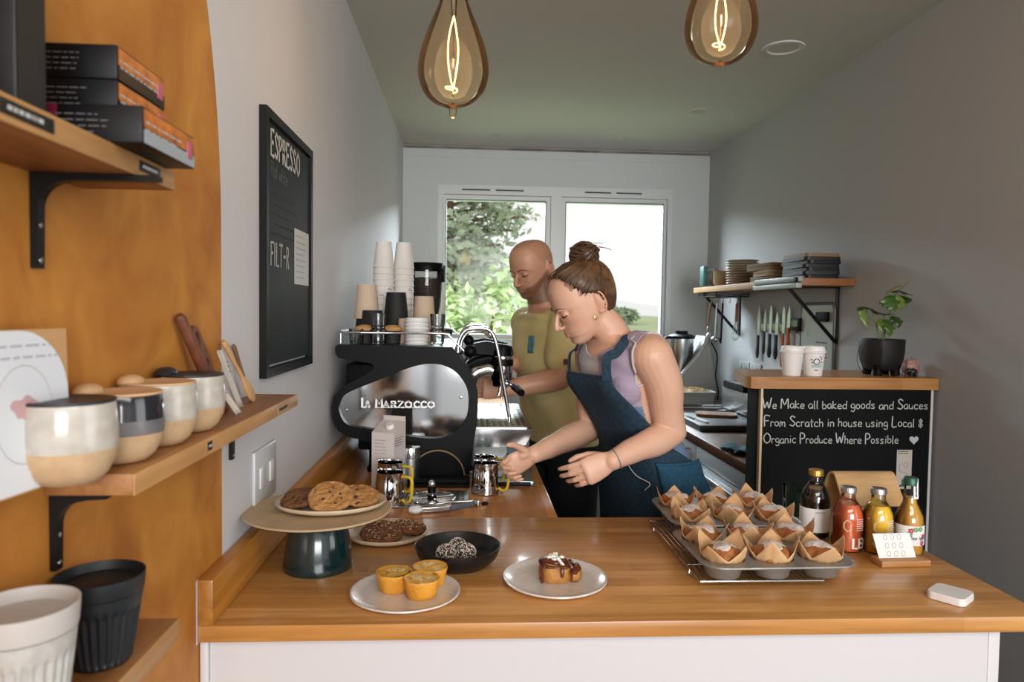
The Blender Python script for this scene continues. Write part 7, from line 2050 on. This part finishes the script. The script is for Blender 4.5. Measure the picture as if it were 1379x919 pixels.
# sleeveless top in lilac, white and blue panels
M_top = [pmat('lilac_jersey', '#a596ab', .8, bump=.1, bscale=140), pmat('white_jersey', '#c3bcbd', .8, bump=.1, bscale=140), pmat('slate_blue_jersey', '#637a97', .8, bump=.1, bscale=140)]
def seg_dist(p, a, b):
    d = b - a; t = max(0.0, min(1.0, (p - a).dot(d) / d.dot(d))); return (p - a - d * t).length, t
tb_ = MB(); me_ = wbody.data; keep = {}
cax = Vector((.46, 2.14, 0))
SLo = SL + wl * .004 + Vector((0, 0, -.012)); SRo = SR - wl * .002 + Vector((0, 0, -.012))
def on_top(p):
    if p.z < .955 or p.z > 1.43 or (p - WH.translation).length < .142: return False
    if (Vector((p.x, p.y)) - Vector((.50 + (1.17 - p.z) * .3, 2.16))).length > .235: return False
    for S_, E_, W_, dv, r0 in ((SLo, EL, WL, wl, .0), (SRo, ER, WR, -wl, .0)):
        if (p - S_).dot(dv + Vector((0, 0, .0))) > -.012 + .20 * max(0, S_.z - .02 - p.z): return False
        if seg_dist(p, S_.lerp(E_, .2), E_)[0] < .060: return False
        if seg_dist(p, E_, W_)[0] < .06: return False
    q = Vector((p.x, p.y, 0)) - Vector((.428, 2.128, 0)); fr = q.dot(wf) / max(.01, q.length)
    rn = q.length
    lim = 1.385 - .055 * max(0, fr) ** 1.5 if rn < .11 else 1.43
    return p.z < lim or rn > .085 + .0 * fr
vid = {}
vs = []
W3 = [v.co + Wo for v in me_.vertices]; on = [on_top(p) for p in W3]
for poly in me_.polygons:
    if not all(on[i] for i in poly.vertices): continue
    q = []
    for i in poly.vertices:
        if i not in vid: vid[i] = len(vs); vs.append(W3[i] + me_.vertices[i].normal * (.0045 + .0015 * sin(W3[i].z * 120 + W3[i].x * 60)))
        q.append(vid[i])
    c = sum((vs[i] for i in q), Vector()) / len(q); d = Vector((c.x, c.y, 0)) - Vector((.50 + (1.17 - c.z) * .3, 2.16, 0))
    ang = atan2(d.dot(wl), d.dot(wf))
    tb_.f.append(tuple(q)); tb_.mi.append(2 if c.z < 1.19 else (1 if -.95 < ang < .36 else 0))
tb_.v = [tuple(p - Wo) for p in vs]
topo = tb_.build('sleeveless_top', M_top, woman, solid=.003, angle=180)
from collections import Counter
cnt = Counter()
for q in tb_.f:
    for i in range(len(q)): cnt[tuple(sorted((q[i], q[(i + 1) % len(q)])))] += 1
bv = {i for e, c in cnt.items() if c == 1 for i in e}
for S_ in (SL, SR):
    tr_ = MB()
    loop = [vs[i] for i in bv if (vs[i] - S_).length < .1]
    if len(loop) > 20:
        cx = sum(loop, Vector()) / len(loop); ax = wl if S_ is SL else -wl
        e1 = Vector((0, 0, 1)); e1 = (e1 - ax * e1.dot(ax)).normalized(); e2 = ax.cross(e1)
        loop.sort(key=lambda p: atan2((p - cx).dot(e2), (p - cx).dot(e1)))
        sm = [sum((loop[(i + k) % len(loop)] for k in range(-5, 6)), Vector()) / 11 for i in range(0, len(loop), 4)]
        tr_.tube([p - Wo for p in sm], .0034, 7, closed=True); tr_.build('armhole_trim', M_top[1], topo)

# apron with bib, neck strap and hip pocket
M_apron = pmat('navy_denim', '#162b3b', .85, var='#1f3c4f', vscale=90, bump=.15, bscale=300)
M_denim = pmat('teal_blue_denim', '#164259', .85, var='#1d506a', vscale=80, bump=.15, bscale=300)
ap = MB()
def ap_rng(v):   # half angles the apron covers to her right and to her left
    if v > .68: return (.62, .62)
    return (interp([(.68, .62), (.60, .75), (.5, 1.05), (.40, 1.45), (.30, 1.9), (.0, 2.0)], v), interp([(.68, .60), (.60, .72), (.5, .95), (.40, 1.35), (.30, 1.85), (.0, 2.0)], v))
def ap_pt(u, w):
    v = .655 * w; a0, a1 = ap_rng(v); ang = -a0 + (a0 + a1) * u
    p = wpt(v, ang, .018 + .004 * sin(ang * 6 + v * 9) * (1 - w))
    if v > .40:
        g = math.exp(-((v - .60) / .085) ** 2) * (math.exp(-((ang - .55) / .5) ** 2) + math.exp(-((ang + .55) / .5) ** 2)); p += wf * .036 * min(1, g)
    return p - Wo
ap.grid(ap_pt, 44, 44)
apo = ap.build('apron', M_apron, woman, solid=.003, angle=180)
sk = MB(); sk.grid(lambda u, w: (lambda p, dz: p + Vector((0, 0, -dz)) + wf * (.02 * dz * 2) )(ap_pt(u, 0), .36 * w), 44, 12); sk.build('apron_skirt', M_apron, apo, solid=.003, angle=180)
hm = MB(); hm.tube([ap_pt(u / 20, 1.0) + Vector((0, 0, -.004)) + wf * .002 for u in range(21)], .004, 6, flat=.6); hm.build('bib_hem', M_apron, apo)
cl_, cr_ = ap_pt(1, 1) + Wo, ap_pt(0, 1) + Wo
stp = MB()
def strap(pts, w=.0135):
    P = smooth_path(pts, 6); n = len(P); A = []
    for i, p in enumerate(P):
        t = (P[min(i + 1, n - 1)] - P[max(i - 1, 0)]).normalized(); nn = (p - Vector((.455, 2.135, min(p.z - .02, 1.30)))).normalized()
        nn = (nn - t * nn.dot(t)).normalized(); sd_ = t.cross(nn)
        A += [p - sd_ * w - Wo, p + sd_ * w - Wo, p + sd_ * w + nn * .003 - Wo, p - sd_ * w + nn * .003 - Wo]
    stp.add(A, [(i * 4 + k, i * 4 + (k + 1) % 4, i * 4 + 4 + (k + 1) % 4, i * 4 + 4 + k) for i in range(n - 1) for k in range(4)])
strap([cl_ + Vector((-.014, 0, -.012)), cl_ + Vector((-.012, .012, .05)), wpt(.80, .62, .016), wpt(.89, .9, .017), wpt(.965, 1.35, .021), wpt(.985, 2.1, .02), wpt(.98, pi, .016)])
strap([cr_ + Vector((.004, 0, -.012)), cr_ + Vector((.006, .0, .05)), wpt(.80, -.62, .016), wpt(.89, -.9, .017), wpt(.965, -1.35, .021), wpt(.985, -2.1, .02), wpt(.98, -pi, .016)])
stp.build('neck_strap', M_apron, apo)
pk = MB(); pk.grid(lambda u, w: wpt(.012 + .285 * w, .95 + 1.2 * u, .027 + .004 * sin(u * 7)) - Wo, 20, 16); pk.build('hip_pocket', M_denim, woman, solid=.003, angle=180)
pk = MB(); pk.tube([wpt(.30, .95 + 1.2 * u / 12, .029) - Wo for u in range(13)], .0045, 6); pk.build('pocket_hem', M_denim, woman)
tie = MB(); tie.tube([Vector(p) - Wo for p in smooth_path([ap_pt(.62, .46) + Wo, ap_pt(.6, .43) + Wo + wf * .012, ap_pt(.64, .36) + Wo + wf * .014, ap_pt(.7, .32) + Wo + wf * .008, ap_pt(.66, .27) + Wo + wf * .01], 6)], .0013, 6); tie.build('white_cord', pmat('white_cord', '#c9c6c0', .7), apo)
# jeans
jn = MB(); torso_shell(jn, wpt, 0, .30, .009)
for s in (-1, 1):
    hj = hips + wl * s * .09
    limb(jn, [hj + Vector((0, 0, .05)), hj, hj + Vector((.0, 0, -.2)) + wf * .01, hj + Vector((0, 0, -.38)) + wf * .01, hj + Vector((0, 0, -.55)) - wf * .012, hj + Vector((0, 0, -.76)) - wf * .01], [.1, .102, .092, .073, .066, .058])
jn.v = [tuple(Vector(p) - Wo) for p in jn.v]
fuse(jn, 'jeans', M_denim, woman, .008, 3)
shoes(woman, [tuple((hips + wl * s * .09 - Wo + wf * .02)[:2]) for s in (-1, 1)], M_black, WA)
br = MB(); zdir = (Vector((.285, 1.918, 1.006)) - WL).normalized(); a_ = zdir.orthogonal().normalized(); b_ = zdir.cross(a_)
br.tube([WL + zdir * -.012 - Wo + a_ * .029 * cos(q) + b_ * .027 * sin(q) for q in [i * pi / 12 for i in range(24)]], .0016, 6, closed=True); br.build('hair_tie_bracelet', pmat('grey_band', '#8e8b86', .6), woman)

# ======================================================= man
MA = atan2(-.37, -.93)
mf = Vector((cos(MA), sin(MA), 0)); ml = Vector((-mf.y, mf.x, 0))
man = thing('person', 'bald bearded man in a yellow t-shirt working at the espresso machine', 'person', (.40, 2.97, 0))
Mo = Vector((.40, 2.97, 0))
msec = [(Vector((.405, 2.975, .83)), .170, .11, .12, MA), (Vector((.40, 2.97, .93)), .172, .118, .118, MA), (Vector((.382, 2.965, 1.03)), .160, .118, .105, MA), (Vector((.36, 2.96, 1.14)), .165, .12, .105, MA),
        (Vector((.34, 2.957, 1.27)), .182, .118, .11, MA), (Vector((.325, 2.957, 1.37)), .185, .10, .10, MA), (Vector((.317, 2.96, 1.43)), .155, .075, .085, MA), (Vector((.310, 2.962, 1.47)), .075, .058, .066, MA)]
mpt = torso_fn(msec)
MH = head_frame((.254, 2.945, 1.638), atan2(-.64, -.77), rad(20), 0, 1.02)
mSL, mSR = Vector((.378, 2.792, 1.395)), Vector((.258, 3.13, 1.395))
mEL, mER = Vector((.352, 2.735, 1.20)), Vector((.29, 3.1, 1.19))
mWL, mWR = Vector((.145, 2.70, 1.163)), Vector((.185, 2.93, 1.245))
mb = MB(); torso_shell(mb, mpt)
limb(mb, [(.315, 2.96, 1.43), (.308, 2.96, 1.48), (.29, 2.957, 1.54), (.278, 2.955, 1.58)], [.075, .064, .06, .062], 1.0, 24)
limb(mb, [(.322, 2.95, 1.41), mSL + Vector((0, .02, .012)), mSL], [.06, .062, .062])
limb(mb, [(.31, 2.97, 1.41), mSR + Vector((0, -.02, .012)), mSR], [.06, .062, .062])
limb(mb, [mSL, mSL.lerp(mEL, .45), mEL], [.062, .052, .043]); limb(mb, [mEL, mEL.lerp(mWL, .28), mEL.lerp(mWL, .7), mWL], [.043, .046, .037, .029])
limb(mb, [mSR, mSR.lerp(mER, .45), mER], [.06, .05, .042]); limb(mb, [mER, mER.lerp(mWR, .28), mER.lerp(mWR, .7), mWR], [.042, .045, .037, .029])
mh = Vector((.403, 2.972, .86))
for s in (-1, 1):
    hj = mh + ml * s * .092
    limb(mb, [hj, hj + Vector((0, 0, -.2)) + mf * .012, hj + Vector((0, 0, -.39)) + mf * .01], [.095, .08, .06]); limb(mb, [hj + Vector((0, 0, -.39)) + mf * .01, hj + Vector((0, 0, -.53)) - mf * .015, hj + Vector((0, 0, -.8)) - mf * .01], [.06, .057, .038])
    mb.ball(hj + Vector((0, 0, -.82)) + mf * .06, .042, 16, (1.4, 1, .7))
head_shells(mb, MH, False)
hand_shells(mb, wrist_frame(mWL, (.05, 2.68, 1.168), (-.1, .1, 1), True), True, ((.55, .8, .5), (.65, .9, .55), (.7, .95, .55), (.7, .9, .5)), ((.4, -.55, .75), (.1, -.5, .9), (-.1, -.4, .9)), 1.05, .03)
hand_shells(mb, wrist_frame(mWR, (.09, 2.885, 1.262), (-.1, -.2, 1), False), False, ((.5, .8, .5), (.6, .9, .55), (.65, .9, .55), (.65, .9, .5)), ((.5, -.5, .7), (.2, -.5, .9), (.0, -.4, .9)), 1.05, .03)
mb.v = [tuple(Vector(p) - Mo) for p in mb.v]
M_mskin = skin_mat('ruddy_skin', '#cb9a7c', '#b0705a', '#5d3d2a')
mbody = fuse(mb, 'body', M_mskin, man, .0033, 3)
MHi = (Matrix.Translation(-Mo) @ MH).inverted()
def mtint(co):
    h = MHi @ co
    if abs(h.x) > .1 or abs(h.y) > .13 or abs(h.z) > .135: return (0, 0, 0)
    line = interp([(.12, -.050), (.08, -.052), (.06, -.046), (.03, -.03), (.0, -.012), (-.02, .0), (-.13, .0)][0:], h.y)
    beard = sstep(0, .016, line - h.z) * sstep(-.03, -.012, h.y) * (.72 if abs(h.x) < .078 else 0)
    lip = math.exp(-((h.x / .019) ** 2 + ((h.z + .0695) / .0075) ** 2) ** 2) * (1 if h.y > .07 else 0)
    beard *= (1 - lip)
    scalp = .22 * sstep(.0, .03, h.z - interp([(.12, .2), (.07, .085), (.04, .07), (.02, .03), (.0, -.0), (-.03, -.03), (-.13, -.06)], h.y)) * (1 if abs(h.x) < .078 or h.y < -.04 else 0)
    ear = .3 if abs(h.x) > .079 else 0
    nose = .25 * math.exp(-((h.x / .014) ** 2 + ((h.z + .04) / .012) ** 2)) * (1 if h.y > .09 else 0)
    return (max(beard, scalp), min(1, lip * .6 + ear + nose), 0)
set_tint(mbody, mtint)
Mm = Matrix.Translation(-Mo) @ MH
e_ = MB()
for s in (-1, 1): e_.tube([Mm @ Vector(p) for p in ((s * .013, .093, .0115), (s * .026, .0915, .016), (s * .039, .085, .0155), (s * .051, .073, .009))], [.002, .003, .0028, .0014], 6, flat=.6)
e_.build('eyebrows', pmat('man_brow', '#4a3020', .7), man)
e_ = MB()
for s in (-1, 1): e_.tube([Mm @ Vector(p) for p in ((s * .019, .0795, -.011), (s * .027, .0843, -.0125), (s * .036, .0836, -.0125), (s * .046, .074, -.0095))], [.0008, .0013, .0014, .0012], 6)
e_.build('eyelashes', pmat('man_lash', '#2a1a12', .6), man)
# t-shirt
M_tee = pmat('mustard_yellow_cotton', '#eadb9f', .85, var='#e0cf90', vscale=12, bump=.12, bscale=220)
ts = MB(); torso_shell(ts, lambda v, a, o=0: mpt(v, a, .019 + .006 * sin(a * 4 + v * 14) * (1 - v)), .13, .93, .019)
limb(ts, [(.322, 2.95, 1.405), mSL + Vector((0, .02, .012)), mSL, mSL.lerp(mEL, .3), mSL.lerp(mEL, .6)], [.068, .072, .072, .071, .069])
limb(ts, [(.31, 2.97, 1.405), mSR + Vector((0, -.02, .012)), mSR, mSR.lerp(mER, .55)], [.068, .073, .074, .068])
ts.v = [tuple(Vector(p) - Mo) for p in ts.v]
tee = fuse(ts, 't_shirt', M_tee, man, .006, 4)
cl = MB(); cl.tube([mpt(.945, q, .012) - Mo + Vector((0, 0, -.018 * max(0, cos(q)))) for q in [i * 2 * pi / 36 for i in range(36)]], .007, 8, closed=True, flat=.8); cl.build('neck_ribbing', M_tee, tee)
pc = MB(); pc.grid(lambda u, w: mpt(.60 + .10 * w, .22 + .20 * u, .0195) - Mo, 6, 6); pc.build('blue_chest_print', pmat('blue_print', '#3f7f96', .8, var='#6ba3a8', vscale=60), tee, solid=.001)
sd = (mEL - mSL).normalized(); c0 = mSL.lerp(mEL, .62)
tg_ = MB(); tg_.box(c0 + Vector((.005, -.069, -.004)) - Mo, (.016, .004, .02), .001); tg_.build('red_hem_tag', pmat('maroon_tag', '#6d2030', .7), tee)
sh = MB(); torso_shell(sh, mpt, 0, .2, .007)
for s in (-1, 1):
    hj = mh + ml * s * .095
    limb(sh, [hj + Vector((0, 0, .04)), hj, hj + Vector((0, 0, -.12)) + mf * .01, hj + Vector((0, 0, -.24)) + mf * .01], [.1, .108, .106, .102])
sh.v = [tuple(Vector(p) - Mo) for p in sh.v]
fuse(sh, 'shorts', pmat('navy_shorts', '#12161f', .85), man, .008, 3)
shoes(man, [tuple((mh + ml * s * .092 - Mo + mf * .02)[:2]) for s in (-1, 1)], M_black, MA)
